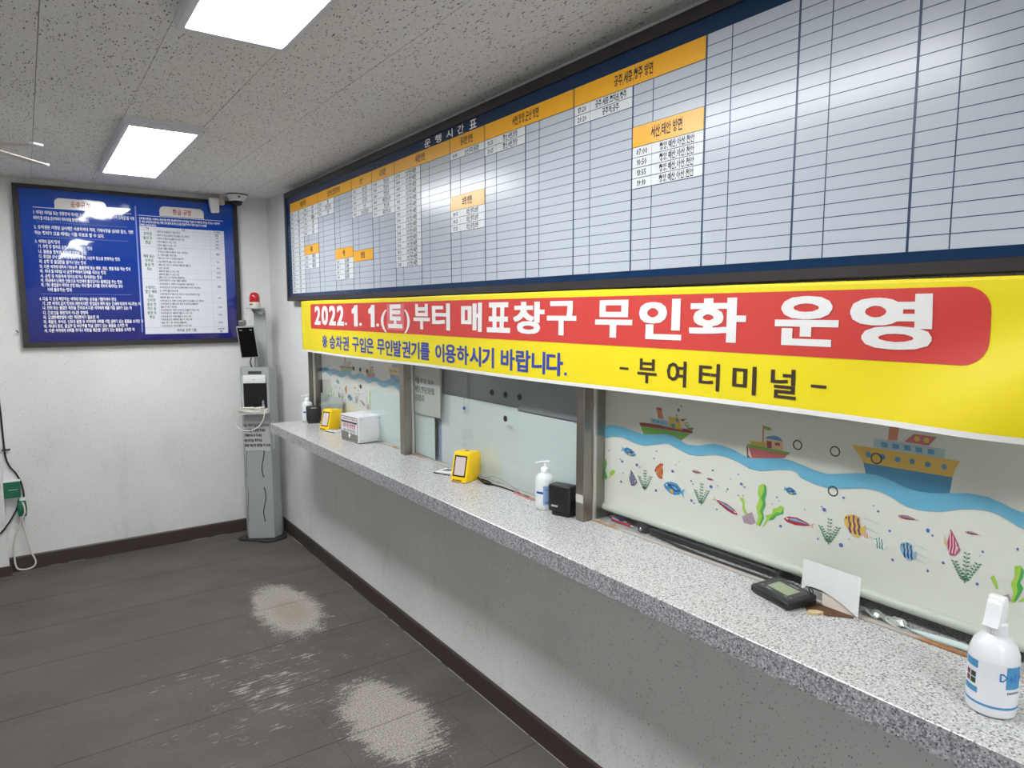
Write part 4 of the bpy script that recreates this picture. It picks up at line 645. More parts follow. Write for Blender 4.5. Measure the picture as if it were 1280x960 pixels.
49849:[[5,39,5,33,87,33,87,39],[46,24,15,8,46,-8,77,8],[46,18,68,8,46,-1,23,8],[42,81,42,77,10,53,13,47,46,66,79,47,82,53,50,77,50,81]],49884:[[71,83,71,-8,79,-8,79,83],[29,75,29,59,5,18,10,11,33,41,56,13,61,19,37,59,37,75]],
49885:[[19,24,19,17,71,17,71,-8,79,-8,79,24],[71,83,71,28,79,28,79,83],[29,78,29,70,6,39,10,32,33,55,55,34,60,40,37,70,37,78]],50500:[[29,76,6,44,29,13,52,44],[29,68,44,44,29,20,14,44],[66,83,66,-8,75,-8,75,40,89,40,89,47,75,47,75,83]],
50504:[[30,76,7,54,30,32,54,54],[30,69,46,54,30,39,15,54],[67,83,67,16,75,16,75,48,89,48,89,55,75,55,75,83],[19,23,19,-6,79,-6,79,1,27,1,27,23]],50526:[[30,77,7,56,30,35,54,56],[30,70,46,56,30,42,15,56],[67,83,67,32,75,32,75,54,89,54,89,61,75,61,75,83],[17,0,17,-6,79,-6,79,0,65,0,65,20,78,20,78,27,18,27,18,20,30,20,30,0],[38,20,57,20,57,0,38,0]],
50556:[[29,76,6,44,29,13,52,44],[29,68,44,44,29,20,14,44],[66,83,66,-8,75,-8,75,26,89,26,89,33,75,33,75,53,89,53,89,60,75,60,75,83]],50557:[[16,25,16,18,67,18,67,-8,75,-8,75,25],[30,77,7,56,30,35,54,56],[30,70,46,56,30,42,15,56],[67,83,67,29,75,29,75,43,88,43,88,50,75,50,75,62,88,62,88,69,75,69,75,83]],
50577:[[30,77,7,56,30,35,54,56],[30,70,46,56,30,42,15,56],[46,26,17,9,46,-8,76,9],[46,20,68,9,46,-1,25,9],[67,83,67,29,75,29,75,43,88,43,88,50,75,50,75,62,88,62,88,69,75,69,75,83]],
50612:[[29,68,44,44,29,20,15,44],[71,83,71,48,52,48,29,76,7,44,29,13,52,42,71,42,71,-8,79,-8,79,83]],50616:[[30,70,45,55,30,39,14,55],[30,77,6,55,30,32,53,51,71,51,71,16,79,16,79,83,71,83,71,58,53,58],[22,23,22,-6,82,-6,82,1,30,1,30,23]],
50629:[[30,71,45,58,30,44,14,58],[22,30,22,-7,79,-7,79,30,71,30,71,18,30,18,30,30],[30,12,71,12,71,0,30,0],[71,83,71,61,53,61,30,79,6,58,30,37,53,54,71,54,71,34,79,34,79,83]],
50630:[[15,30,15,-7,47,-7,47,30,39,30,39,18,23,18,23,30],[23,12,39,12,39,0,23,0],[30,72,45,58,30,44,14,58],[64,30,64,23,48,-1,52,-7,68,10,85,-7,89,-1,72,23,72,30],[71,83,71,61,53,61,30,79,6,58,30,37,53,55,71,55,71,35,79,35,79,83]],
50640:[[74,83,74,-8,82,-8,82,83],[25,67,37,44,25,20,14,44],[25,75,6,44,25,12,45,41,56,41,56,-3,64,-3,64,81,56,81,56,48,45,48]],50668:[[29,68,44,44,29,20,15,44],[50,56,71,56,71,34,51,34,52,44],[71,83,71,62,48,62,29,76,7,44,29,13,49,27,71,27,71,-8,79,-8,79,83]],
50669:[[19,24,19,18,71,18,71,-8,79,-8,79,24],[30,70,45,56,30,41,14,56],[71,63,71,49,52,49,53,56,52,63],[30,78,6,56,30,34,48,42,71,42,71,29,79,29,79,83,71,83,71,69,48,69]],
50672:[[30,70,45,54,30,39,14,54],[71,62,71,47,52,47,53,54,52,62],[30,77,6,54,30,32,48,40,71,40,71,16,79,16,79,83,71,83,71,68,48,68],[22,23,22,-6,82,-6,82,1,30,1,30,23]],
50676:[[30,73,45,59,30,45,14,59],[52,65,71,65,71,53,52,53,53,59],[71,83,71,72,48,72,30,80,6,59,30,38,49,46,71,46,71,36,79,36,79,83],[21,-7,83,-7,83,0,30,0,30,10,79,10,79,32,21,32,21,25,71,25,71,16,21,16]],
50684:[[30,70,45,56,30,42,14,56],[21,26,21,-7,79,-7,79,26],[71,19,71,0,29,0,29,19],[52,63,71,63,71,49,52,49,53,56],[71,83,71,70,48,70,30,77,6,56,30,35,48,43,71,43,71,31,79,31,79,83]],
50689:[[30,70,45,56,30,41,14,56],[50,27,20,10,50,-8,80,10],[50,20,72,10,50,-1,28,10],[52,63,71,63,71,49,52,49,53,56],[71,83,71,70,48,70,30,77,6,56,30,34,48,42,71,42,71,29,79,29,79,83]],
50696:[[74,83,74,-8,82,-8,82,83],[25,67,37,44,25,20,14,44],[56,54,56,33,44,33,45,44,44,54],[25,75,6,44,25,12,42,26,56,26,56,-3,64,-3,64,81,56,81,56,61,42,61]],
50724:[[46,70,71,53,46,36,21,53],[5,11,5,4,87,4,87,11,50,11,50,30,79,53,46,77,13,53,42,30,42,11]],50728:[[46,73,69,62,46,51,23,62],[46,80,14,62,42,44,42,35,5,35,5,28,87,28,87,35,50,35,50,44,78,62],[16,20,16,-6,78,-6,78,1,24,1,24,20]],
50808:[[34,70,50,55,34,41,18,55],[70,83,70,-8,79,-8,79,83],[7,12,65,16,65,22,38,19,38,35,59,55,34,77,10,55,30,35,30,19,6,19]],50836:[[46,70,71,54,46,37,21,54],[46,77,13,54,25,35,25,11,5,11,5,4,87,4,87,11,67,11,67,35,79,54],[33,11,33,32,46,30,59,32,59,11]],
50857:[[46,24,15,8,46,-8,77,8],[46,18,68,8,46,-1,23,8],[46,74,69,64,46,54,23,64],[46,81,14,64,25,51,25,38,5,38,5,31,87,31,87,38,67,38,67,51,78,64],[33,38,33,48,58,48,58,38]],
50864:[[46,79,14,59,46,39,77,59],[46,72,69,59,46,46,23,59],[5,31,5,24,42,24,42,-8,50,-8,50,24,87,24,87,31]],50868:[[46,80,14,62,46,44,78,62],[46,74,69,62,46,51,23,62],[5,37,5,30,42,30,42,12,51,12,51,30,87,30,87,37],[15,21,15,-6,78,-6,78,1,24,1,24,21]],
50872:[[46,82,14,66,46,50,78,66],[46,75,69,66,46,57,23,66],[15,-7,79,-7,79,0,23,0,23,9,76,9,76,29,50,29,50,38,87,38,87,44,5,44,5,38,42,38,42,29,15,29,15,23,68,23,68,15,15,15]],
50885:[[46,18,68,8,46,-1,23,8],[46,81,14,64,46,47,78,64],[46,74,69,64,46,53,23,64],[5,40,5,33,42,33,42,24,15,8,46,-8,77,8,50,24,50,33,87,33,87,40]],50896:[[34,79,12,63,34,47,56,63],[34,73,48,63,34,54,20,63],[6,34,31,34,31,17,39,17,39,35,63,38,63,43,5,41],[52,29,52,23,71,23,71,14,79,14,79,83,71,83,71,29],[17,21,17,-6,81,-6,81,1,26,1,26,21]],
50948:[[35,78,12,60,35,41,58,60],[35,72,50,60,35,48,20,60],[71,83,71,-8,79,-8,79,83],[6,27,31,27,31,-5,39,-5,39,28,65,31,64,37,5,34]],50976:[[46,79,14,59,46,40,77,59],[46,72,69,59,46,46,23,59],[5,31,5,24,26,24,26,-8,35,-8,35,24,57,24,57,-8,66,-8,66,24,87,24,87,31]],
50984:[[46,82,14,66,46,50,78,66],[46,75,69,66,46,57,23,66],[15,-7,79,-7,79,0,23,0,23,9,76,9,76,29,64,29,64,38,87,38,87,45,5,45,5,38,27,38,27,29,15,29,15,23,68,23,68,15,15,15],[35,38,56,38,56,29,35,29]],
51004:[[46,77,13,52,46,27,79,52],[46,70,71,52,46,34,21,52],[5,11,5,4,87,4,87,11]],51008:[[5,35,5,28,87,28,87,35],[46,80,14,62,46,43,78,62],[46,73,69,62,46,50,23,62],[16,20,16,-6,78,-6,78,1,24,1,24,20]],
51012:[[46,81,14,66,46,50,78,66],[46,75,69,66,46,56,23,66],[5,44,5,37,87,37,87,44],[15,-7,79,-7,79,0,23,0,23,9,76,9,76,29,15,29,15,23,68,23,68,15,15,15]],
51020:[[46,81,14,64,46,47,78,64],[46,74,69,64,46,53,23,64],[15,23,15,-7,77,-7,77,23],[69,16,69,0,23,0,23,16],[5,39,5,32,87,32,87,39]],51025:[[5,39,5,32,87,32,87,39],[46,24,15,8,46,-8,77,8],[46,18,68,8,46,-1,23,8],[46,80,14,63,46,46,78,63],[46,74,69,63,46,53,23,63]],
51032:[[34,76,10,55,34,34,59,55],[34,69,50,55,34,41,18,55],[70,83,70,-8,79,-8,79,83],[7,12,65,16,65,22,6,19]],51060:[[71,83,71,-8,79,-8,79,83],[31,76,8,44,31,13,54,44],[31,68,46,44,31,20,16,44]],
51064:[[71,83,71,17,79,17,79,83],[31,76,7,54,31,32,54,54],[31,69,46,54,31,39,15,54],[21,23,21,-6,82,-6,82,1,29,1,29,23]],51068:[[30,79,7,59,30,39,54,59],[30,72,46,59,30,46,15,59],[71,83,71,36,79,36,79,83],[21,-7,82,-7,82,0,29,0,29,10,79,10,79,32,21,32,21,25,71,25,71,16,21,16]],
51076:[[71,83,71,31,79,31,79,83],[21,26,21,-7,79,-7,79,26],[71,19,71,0,29,0,29,19],[31,78,7,57,31,36,54,57],[31,71,46,57,31,43,15,57]],51077:[[71,83,71,34,79,34,79,83],[21,30,21,-7,79,-7,79,30,71,30,71,19,29,19,29,30],[29,12,71,12,71,0,29,0],[31,78,7,58,31,37,54,58],[31,71,46,58,31,44,15,58]],
51080:[[71,83,71,31,79,31,79,83],[31,77,7,56,31,35,54,56],[31,70,46,56,31,42,15,56],[61,27,61,22,48,1,36,22,36,27,28,27,28,22,9,0,14,-7,31,10,48,-7,65,10,83,-7,87,0,69,22,69,27]],
51088:[[7,73,7,66,27,66,27,55,4,16,8,10,32,40,54,12,59,18,36,55,36,66,56,66,56,73],[66,83,66,-8,75,-8,75,39,89,39,89,46,75,46,75,83]],51089:[[16,23,16,17,67,17,67,-8,75,-8,75,23],[7,76,7,70,27,70,27,66,5,37,9,30,32,52,53,32,58,39,36,66,36,70,56,70,56,76],[67,83,67,28,75,28,75,52,89,52,89,59,75,59,75,83]],
51109:[[46,26,17,9,46,-8,76,9],[46,19,68,9,46,-1,25,9],[7,76,7,69,27,69,27,66,5,36,9,30,32,52,54,32,57,39,36,66,36,69,56,69,56,76],[67,83,67,28,75,28,75,53,89,53,89,60,75,60,75,83]],
51116:[[54,81,54,-3,62,-3,62,39,74,39,74,-8,82,-8,82,83,74,83,74,46,62,46,62,81],[6,72,6,65,24,65,24,58,4,17,9,11,28,39,46,14,51,20,32,58,32,65,48,65,48,72]],
51204:[[71,83,71,58,53,58,53,51,71,51,71,16,79,16,79,83],[22,22,22,-6,82,-6,82,1,30,1,30,22],[8,75,8,68,28,68,28,64,5,34,10,28,32,50,54,30,58,36,36,64,36,68,56,68,56,75]],
51208:[[71,83,71,62,53,62,53,56,71,56,71,36,79,36,79,83],[8,78,8,71,28,71,28,69,5,41,9,35,32,56,54,37,58,44,36,69,36,71,56,71,56,78],[21,-7,83,-7,83,0,30,0,30,10,79,10,79,32,21,32,21,25,71,25,71,16,21,16]],
51221:[[50,26,20,9,50,-8,80,9],[50,20,72,9,50,-1,28,9],[71,83,71,59,53,59,53,52,71,52,71,29,79,29,79,83],[8,76,8,69,28,69,28,66,5,36,10,30,32,53,54,32,58,39,36,66,36,69,56,69,56,76]],
51228:[[74,83,74,-8,82,-8,82,83],[56,81,56,50,41,50,41,43,56,43,56,-3,64,-3,64,81],[6,72,6,65,24,65,24,57,4,16,9,10,28,39,46,12,51,19,32,57,32,65,48,65,48,72]],
51312:[[42,33,42,11,5,11,5,4,87,4,87,11,50,11,50,33],[12,74,12,68,42,68,42,66,9,36,12,29,46,54,80,30,83,36,50,66,50,68,80,68,80,74]],51333:[[46,24,15,8,46,-8,77,8],[46,17,68,8,46,-1,23,8],[5,38,5,31,87,31,87,38,50,38,50,51,42,51,42,38],[12,78,12,72,41,72,10,53,12,46,46,64,79,46,82,53,51,72,79,72,79,78]],
51452:[[13,77,13,70,41,70,10,45,13,39,46,59,79,39,82,45,50,70,79,70,79,77],[5,31,5,24,42,24,42,-8,50,-8,50,24,87,24,87,31]],51456:[[12,78,12,72,41,72,10,49,13,43,46,63,79,43,82,49,51,72,79,72,79,78],[5,36,5,29,42,29,42,11,51,11,51,29,87,29,87,36],[15,20,15,-6,78,-6,78,1,24,1,24,20]],
51473:[[46,18,68,8,46,-1,23,8],[5,40,5,34,42,34,42,24,15,8,46,-8,77,8,50,24,50,34,87,34,87,40],[12,78,12,72,41,72,10,52,12,46,46,64,79,46,82,52,51,72,79,72,79,78]],
51648:[[71,83,71,-8,79,-8,79,83],[8,73,8,66,29,66,29,55,5,16,10,10,33,39,57,12,61,18,37,55,37,66,58,66,58,73]],51649:[[71,83,71,28,79,28,79,83],[19,23,19,16,71,16,71,-8,79,-8,79,23],[8,76,8,70,29,70,29,66,6,37,11,30,34,52,56,32,60,39,38,66,38,70,58,70,58,76]],
51652:[[71,83,71,16,79,16,79,83],[8,75,8,68,29,68,29,64,6,34,11,28,34,50,56,29,60,36,38,64,38,68,58,68,58,75],[21,23,21,-6,82,-6,82,1,29,1,29,23]],51656:[[71,83,71,36,79,36,79,83],[21,-7,82,-7,82,0,29,0,29,10,79,10,79,31,21,31,21,25,71,25,71,16,21,16],[8,78,8,71,29,71,29,70,6,42,10,36,34,57,56,38,60,44,38,70,38,71,58,71,58,78]],
52264:[[27,81,27,67,7,67,7,60,27,60,27,53,4,16,9,10,31,38,53,11,57,18,35,53,35,60,55,60,55,67,35,67,35,81],[66,83,66,-8,75,-8,75,39,89,39,89,46,75,46,75,83]],
52265:[[16,23,16,16,67,16,67,-8,75,-8,75,23],[28,83,28,72,8,72,8,65,28,65,28,63,5,36,9,29,32,50,54,31,58,38,36,63,36,65,56,65,56,72,36,72,36,83],[67,83,67,28,75,28,75,52,89,52,89,59,75,59,75,83]],
52285:[[46,25,17,9,46,-8,76,9],[46,18,68,9,46,-1,25,9],[28,83,28,72,8,72,8,65,28,65,28,63,5,36,9,29,32,50,54,32,58,38,36,63,36,65,56,65,56,72,36,72,36,83],[67,83,67,27,75,27,75,52,89,52,89,59,75,59,75,83]],
52376:[[52,46,52,40,71,40,71,-8,79,-8,79,83,71,83,71,46],[28,81,28,67,8,67,8,60,28,60,28,53,5,16,10,10,32,38,55,11,59,18,36,53,36,60,56,60,56,67,36,67,36,81]],
52380:[[28,82,28,71,8,71,8,64,28,64,28,61,5,33,9,26,32,47,54,28,58,34,36,61,36,64,56,64,56,71,36,71,36,82],[71,83,71,55,53,55,53,48,71,48,71,15,79,15,79,83],[22,21,22,-6,82,-6,82,1,30,1,30,21]],
52397:[[50,26,20,9,50,-8,80,9],[50,19,72,9,50,-1,28,9],[28,83,28,72,8,72,8,65,28,65,28,63,5,36,9,29,32,50,55,32,59,38,36,63,36,65,56,65,56,72,36,72,36,83],[71,83,71,57,53,57,53,50,71,50,71,28,79,28,79,83]],
52404:[[74,83,74,-8,82,-8,82,83],[56,81,56,47,42,47,42,40,56,40,56,-3,64,-3,64,81],[24,79,24,66,7,66,7,59,24,59,24,55,4,17,9,11,28,38,46,13,51,19,31,55,31,59,48,59,48,66,31,66,31,79]],
52636:[[15,-7,79,-7,79,0,23,0,23,8,76,8,76,28,50,28,50,36,87,36,87,42,5,42,5,36,42,36,42,28,15,28,15,22,68,22,68,14,15,14],[13,75,13,68,41,68,9,53,12,47,46,61,80,47,82,53,50,68,78,68,78,75,50,75,50,83,42,83,42,75]],
52712:[[71,83,71,-8,79,-8,79,83],[31,83,31,72,11,72,11,66,31,66,9,45,12,38,35,55,57,39,61,46,39,66,59,66,59,72,39,72,39,83],[6,25,31,25,31,-5,39,-5,39,26,65,29,64,35,5,32]],
52769:[[5,37,5,30,87,30,87,37],[14,21,14,14,68,14,68,-8,77,-8,77,21],[13,74,13,67,41,67,10,48,12,42,46,58,79,42,82,48,50,67,78,67,78,74,50,74,50,83,42,83,42,74]],
52824:[[71,83,71,-8,79,-8,79,83],[30,81,30,67,9,67,9,60,30,60,30,53,7,16,11,10,34,38,57,11,62,18,38,53,38,60,59,60,59,67,38,67,38,81]],52832:[[71,83,71,35,79,35,79,83],[21,-7,82,-7,82,0,29,0,29,9,79,9,79,30,21,30,21,24,71,24,71,15,21,15],[30,83,30,73,9,73,9,66,30,66,7,42,10,35,34,55,57,37,61,43,38,66,58,66,58,73,38,73,38,83]],
52852:[[11,73,11,66,43,66,41,51,6,48,8,41,38,44,6,14,10,7,52,73],[66,83,66,-8,75,-8,75,39,89,39,89,46,75,46,75,83]],53020:[[71,83,71,57,49,57,51,73,10,73,10,66,42,66,40,51,5,48,7,41,37,44,5,14,10,7,48,51,71,51,71,33,47,33,47,26,71,26,71,-8,79,-8,79,83]],
53132:[[9,73,9,66,39,66,39,55,7,53,8,47,38,49,36,32,44,31,47,66,47,73],[5,13,51,16,50,22,27,21,27,40,20,40,20,21,4,20],[55,81,55,-3,63,-3,63,38,74,38,74,-8,82,-8,82,83,74,83,74,45,63,45,63,81]],
53356:[[5,12,5,5,87,5,87,12],[15,73,15,67,69,67,69,62,68,48,12,46,14,39,68,42,65,19,73,18,77,62,77,73]],53440:[[9,74,9,14,16,14,59,17,58,24,17,21,17,42,49,42,49,49,17,49,17,68,51,68,51,74],[66,83,66,-8,75,-8,75,39,89,39,89,46,75,46,75,83]],
53468:[[9,72,9,15,14,15,48,17,47,24,17,22,17,42,43,42,43,48,17,48,17,66,44,66,44,72],[54,81,54,-3,62,-3,62,40,74,40,74,-8,82,-8,82,83,74,83,74,46,62,46,62,81]],
53552:[[53,49,53,42,71,42,71,-8,79,-8,79,83,71,83,71,49],[9,74,9,14,16,14,57,17,56,23,17,21,17,42,47,42,47,49,17,49,17,68,51,68,51,74]],53664:[[16,75,16,29,42,29,42,10,5,10,5,3,87,3,87,10,50,10,50,29,78,29,78,36,24,36,24,49,75,49,75,56,24,56,24,68,77,68,77,75]],
53685:[[46,21,15,7,46,-8,77,7],[46,15,68,7,46,-1,23,7],[16,80,16,44,42,44,42,35,5,35,5,28,87,28,87,35,50,35,50,44,77,44,77,50,24,50,24,59,74,59,74,65,24,65,24,73,77,73,77,80]],
53804:[[5,28,5,21,42,21,42,-8,50,-8,50,21,87,21,87,28],[16,78,16,37,78,37,78,44,24,44,24,55,75,55,75,61,24,61,24,72,77,72,77,78]],53944:[[5,11,5,4,87,4,87,11],[16,75,16,27,78,27,78,34,24,34,24,48,75,48,75,55,24,55,24,68,77,68,77,75]],
53952:[[5,41,5,34,87,34,87,41],[16,80,16,48,77,48,77,54,24,54,24,61,74,61,74,67,24,67,24,74,77,74,77,80],[15,-7,79,-7,79,-1,23,-1,23,8,76,8,76,28,15,28,15,22,68,22,68,14,15,14]],
54032:[[6,29,61,33,60,39,47,38,47,67,56,67,56,74,8,74,8,67,17,67,17,36,5,36],[25,67,39,67,39,37,25,37],[67,83,67,16,75,16,75,48,89,48,89,55,75,55,75,83],[19,22,19,-6,79,-6,79,1,27,1,27,22]],
54224:[[74,83,74,-8,82,-8,82,83],[45,38,45,31,57,31,57,-3,65,-3,65,80,57,80,57,57,45,57,45,50,57,50,57,38],[5,14,50,17,49,23,40,22,40,65,47,65,47,71,6,71,6,65,13,65,13,21,4,21],[21,65,32,65,32,22,21,22]],
54253:[[14,20,14,13,68,13,68,-8,77,-8,77,20],[5,35,5,29,87,29,87,35,50,35,50,46,79,46,79,53,65,53,65,73,79,73,79,79,13,79,13,73,26,73,26,53,13,53,13,46,42,46,42,35],[35,73,57,73,57,53,35,53]],
54364:[[12,38,12,31,28,31,28,10,5,10,5,3,87,3,87,10,64,10,64,31,79,31,79,38,65,38,65,67,79,67,79,74,12,74,12,67,26,67,26,38],[36,10,36,31,56,31,56,10],[35,67,57,67,57,38,35,38]],
54408:[[69,15,69,0,23,0,23,15],[15,22,15,-7,77,-7,77,22,50,22,50,32,87,32,87,39,5,39,5,32,42,32,42,22],[13,54,13,47,79,47,79,54,65,54,65,73,79,73,79,80,13,80,13,73,26,73,26,54],[35,73,57,73,57,54,35,54]],
54588:[[71,83,71,-8,79,-8,79,83],[6,15,64,18,63,24,48,23,48,66,58,66,58,73,7,73,7,66,17,66,17,22,5,22],[25,66,40,66,40,22,25,22]],54596:[[71,83,71,36,79,36,79,83],[21,-7,83,-7,83,0,29,0,29,10,79,10,79,31,20,31,20,25,71,25,71,16,21,16],[8,39,62,42,62,48,49,47,49,70,58,70,58,77,9,77,9,70,18,70,18,46,7,46],[26,70,41,70,41,47,26,46]],
54616:[[32,54,10,33,32,12,54,33],[32,47,46,33,32,19,17,33],[66,83,66,-8,75,-8,75,39,89,39,89,46,75,46,75,83],[27,82,27,68,5,68,5,61,58,61,58,68,36,68,36,82]],
54620:[[32,60,10,43,32,26,54,43],[32,53,46,43,32,33,18,43],[67,83,67,15,75,15,75,46,89,46,89,53,75,53,75,83],[28,83,28,72,5,72,5,65,59,65,59,72,36,72,36,83],[19,20,19,-6,79,-6,79,1,27,1,27,20]],
54624:[[32,64,10,49,32,34,54,49],[32,58,46,49,32,41,18,49],[67,83,67,33,75,33,75,54,89,54,89,61,75,61,75,83],[18,-7,78,-7,78,0,26,0,26,8,75,8,75,28,18,28,18,22,67,22,67,14,18,14],[28,84,28,74,5,74,5,68,59,68,59,74,36,74,36,84]],
54632:[[18,23,18,-7,75,-7,75,23],[67,16,67,0,27,0,27,16],[32,62,10,46,32,30,54,46],[32,55,46,46,32,36,18,46],[67,83,67,28,75,28,75,52,89,52,89,59,75,59,75,83],[28,83,28,73,5,73,5,66,59,66,59,73,36,73,36,83]],
54633:[[18,26,18,-7,75,-7,75,26,67,26,67,17,27,17,27,26],[27,10,67,10,67,0,27,0],[32,62,10,47,32,31,54,47],[32,56,46,47,32,37,18,47],[67,83,67,30,75,30,75,53,89,53,89,60,75,60,75,83],[28,84,28,73,5,73,5,67,59,67,59,73,36,73,36,84]],
54637:[[47,24,17,8,47,-8,76,8],[47,17,68,8,47,-1,26,8],[32,61,10,45,32,29,54,45],[32,55,46,45,32,36,18,45],[67,83,67,24,75,24,75,51,89,51,89,58,75,58,75,83],[28,83,28,72,5,72,5,66,59,66,59,72,36,72,36,83]],
54644:[[27,54,8,34,27,13,47,34],[27,47,39,34,27,20,15,34],[23,80,23,67,5,67,5,60,50,60,50,67,31,67,31,80],[54,81,54,-3,62,-3,62,38,74,38,74,-8,82,-8,82,83,74,83,74,45,62,45,62,81]],
54665:[[28,61,8,45,28,30,47,45],[28,54,39,45,28,36,16,45],[52,24,21,8,52,-8,82,8],[52,17,73,8,52,-1,30,8],[54,81,54,29,62,29,62,51,73,51,73,26,81,26,81,83,73,83,73,58,62,58,62,81],[23,82,23,72,5,72,5,65,50,65,50,72,32,72,32,82]],
54788:[[31,60,10,43,31,25,51,43],[31,53,43,43,31,32,18,43],[56,40,56,33,71,33,71,14,79,14,79,83,71,83,71,59,56,59,56,52,71,52,71,40],[27,83,27,72,5,72,5,65,56,65,56,72,35,72,35,83],[21,20,21,-6,82,-6,82,1,30,1,30,20]],
54840:[[46,50,67,39,46,29,25,39],[42,81,42,69,9,69,9,63,83,63,83,69,50,69,50,81],[46,57,16,39,42,22,42,10,5,10,5,3,87,3,87,10,50,10,50,22,75,39]],54861:[[46,20,15,6,46,-8,77,6],[46,14,68,6,46,-1,23,6],[46,59,66,52,46,45,25,52],[42,84,42,75,9,75,9,69,82,69,82,75,50,75,50,84],[5,32,5,26,87,26,87,32,50,32,50,39,75,52,46,65,17,52,42,39,42,32]],
54868:[[33,53,46,43,33,33,19,43],[33,60,11,43,28,27,28,17,4,16,5,9,62,13,61,19,37,17,37,27,54,43],[66,83,66,-8,75,-8,75,37,89,37,89,44,75,44,75,83],[28,83,28,72,6,72,6,65,60,65,60,72,37,72,37,83]],
54872:[[33,58,46,50,33,42,20,50],[67,83,67,12,75,12,75,44,88,44,88,51,75,51,75,83],[18,17,18,-6,78,-6,78,1,26,1,26,17],[33,64,12,50,29,36,29,29,5,29,6,22,62,26,61,32,37,30,37,36,54,50],[29,83,29,74,7,74,7,68,59,68,59,74,37,74,37,83]],
54924:[[70,83,70,-8,79,-8,79,83],[35,53,49,43,35,33,21,43],[35,60,13,43,31,27,31,17,6,16,7,9,65,13,65,19,39,17,39,27,57,43],[31,83,31,72,7,72,7,65,62,65,62,72,39,72,39,83]],
54952:[[46,50,67,40,46,29,25,40],[46,57,16,40,27,26,27,9,5,9,5,3,87,3,87,9,65,9,65,26,75,40],[35,9,35,24,46,23,57,24,57,9],[42,81,42,69,9,69,9,62,83,62,83,69,50,69,50,81]],
54980:[[46,60,16,45,46,30,75,45],[46,54,67,45,46,37,25,45],[42,83,42,72,9,72,9,66,82,66,82,72,50,72,50,83],[5,24,5,17,42,17,42,-8,50,-8,50,17,87,17,87,24]],
55036:[[28,62,9,49,28,35,47,49],[28,56,40,49,28,41,16,49],[74,83,74,-8,82,-8,82,83],[24,81,24,72,6,72,6,66,50,66,50,72,32,72,32,81],[40,18,40,12,57,12,57,-3,64,-3,64,81,57,81,57,18],[5,23,24,23,24,-3,32,-3,32,24,52,26,51,32,4,30]],
55092:[[46,61,16,46,46,31,75,46],[46,54,67,46,46,37,25,46],[5,25,5,18,26,18,26,-8,35,-8,35,18,57,18,57,-8,66,-8,66,18,87,18,87,25],[42,83,42,73,9,73,9,66,82,66,82,73,50,73,50,83]],
})
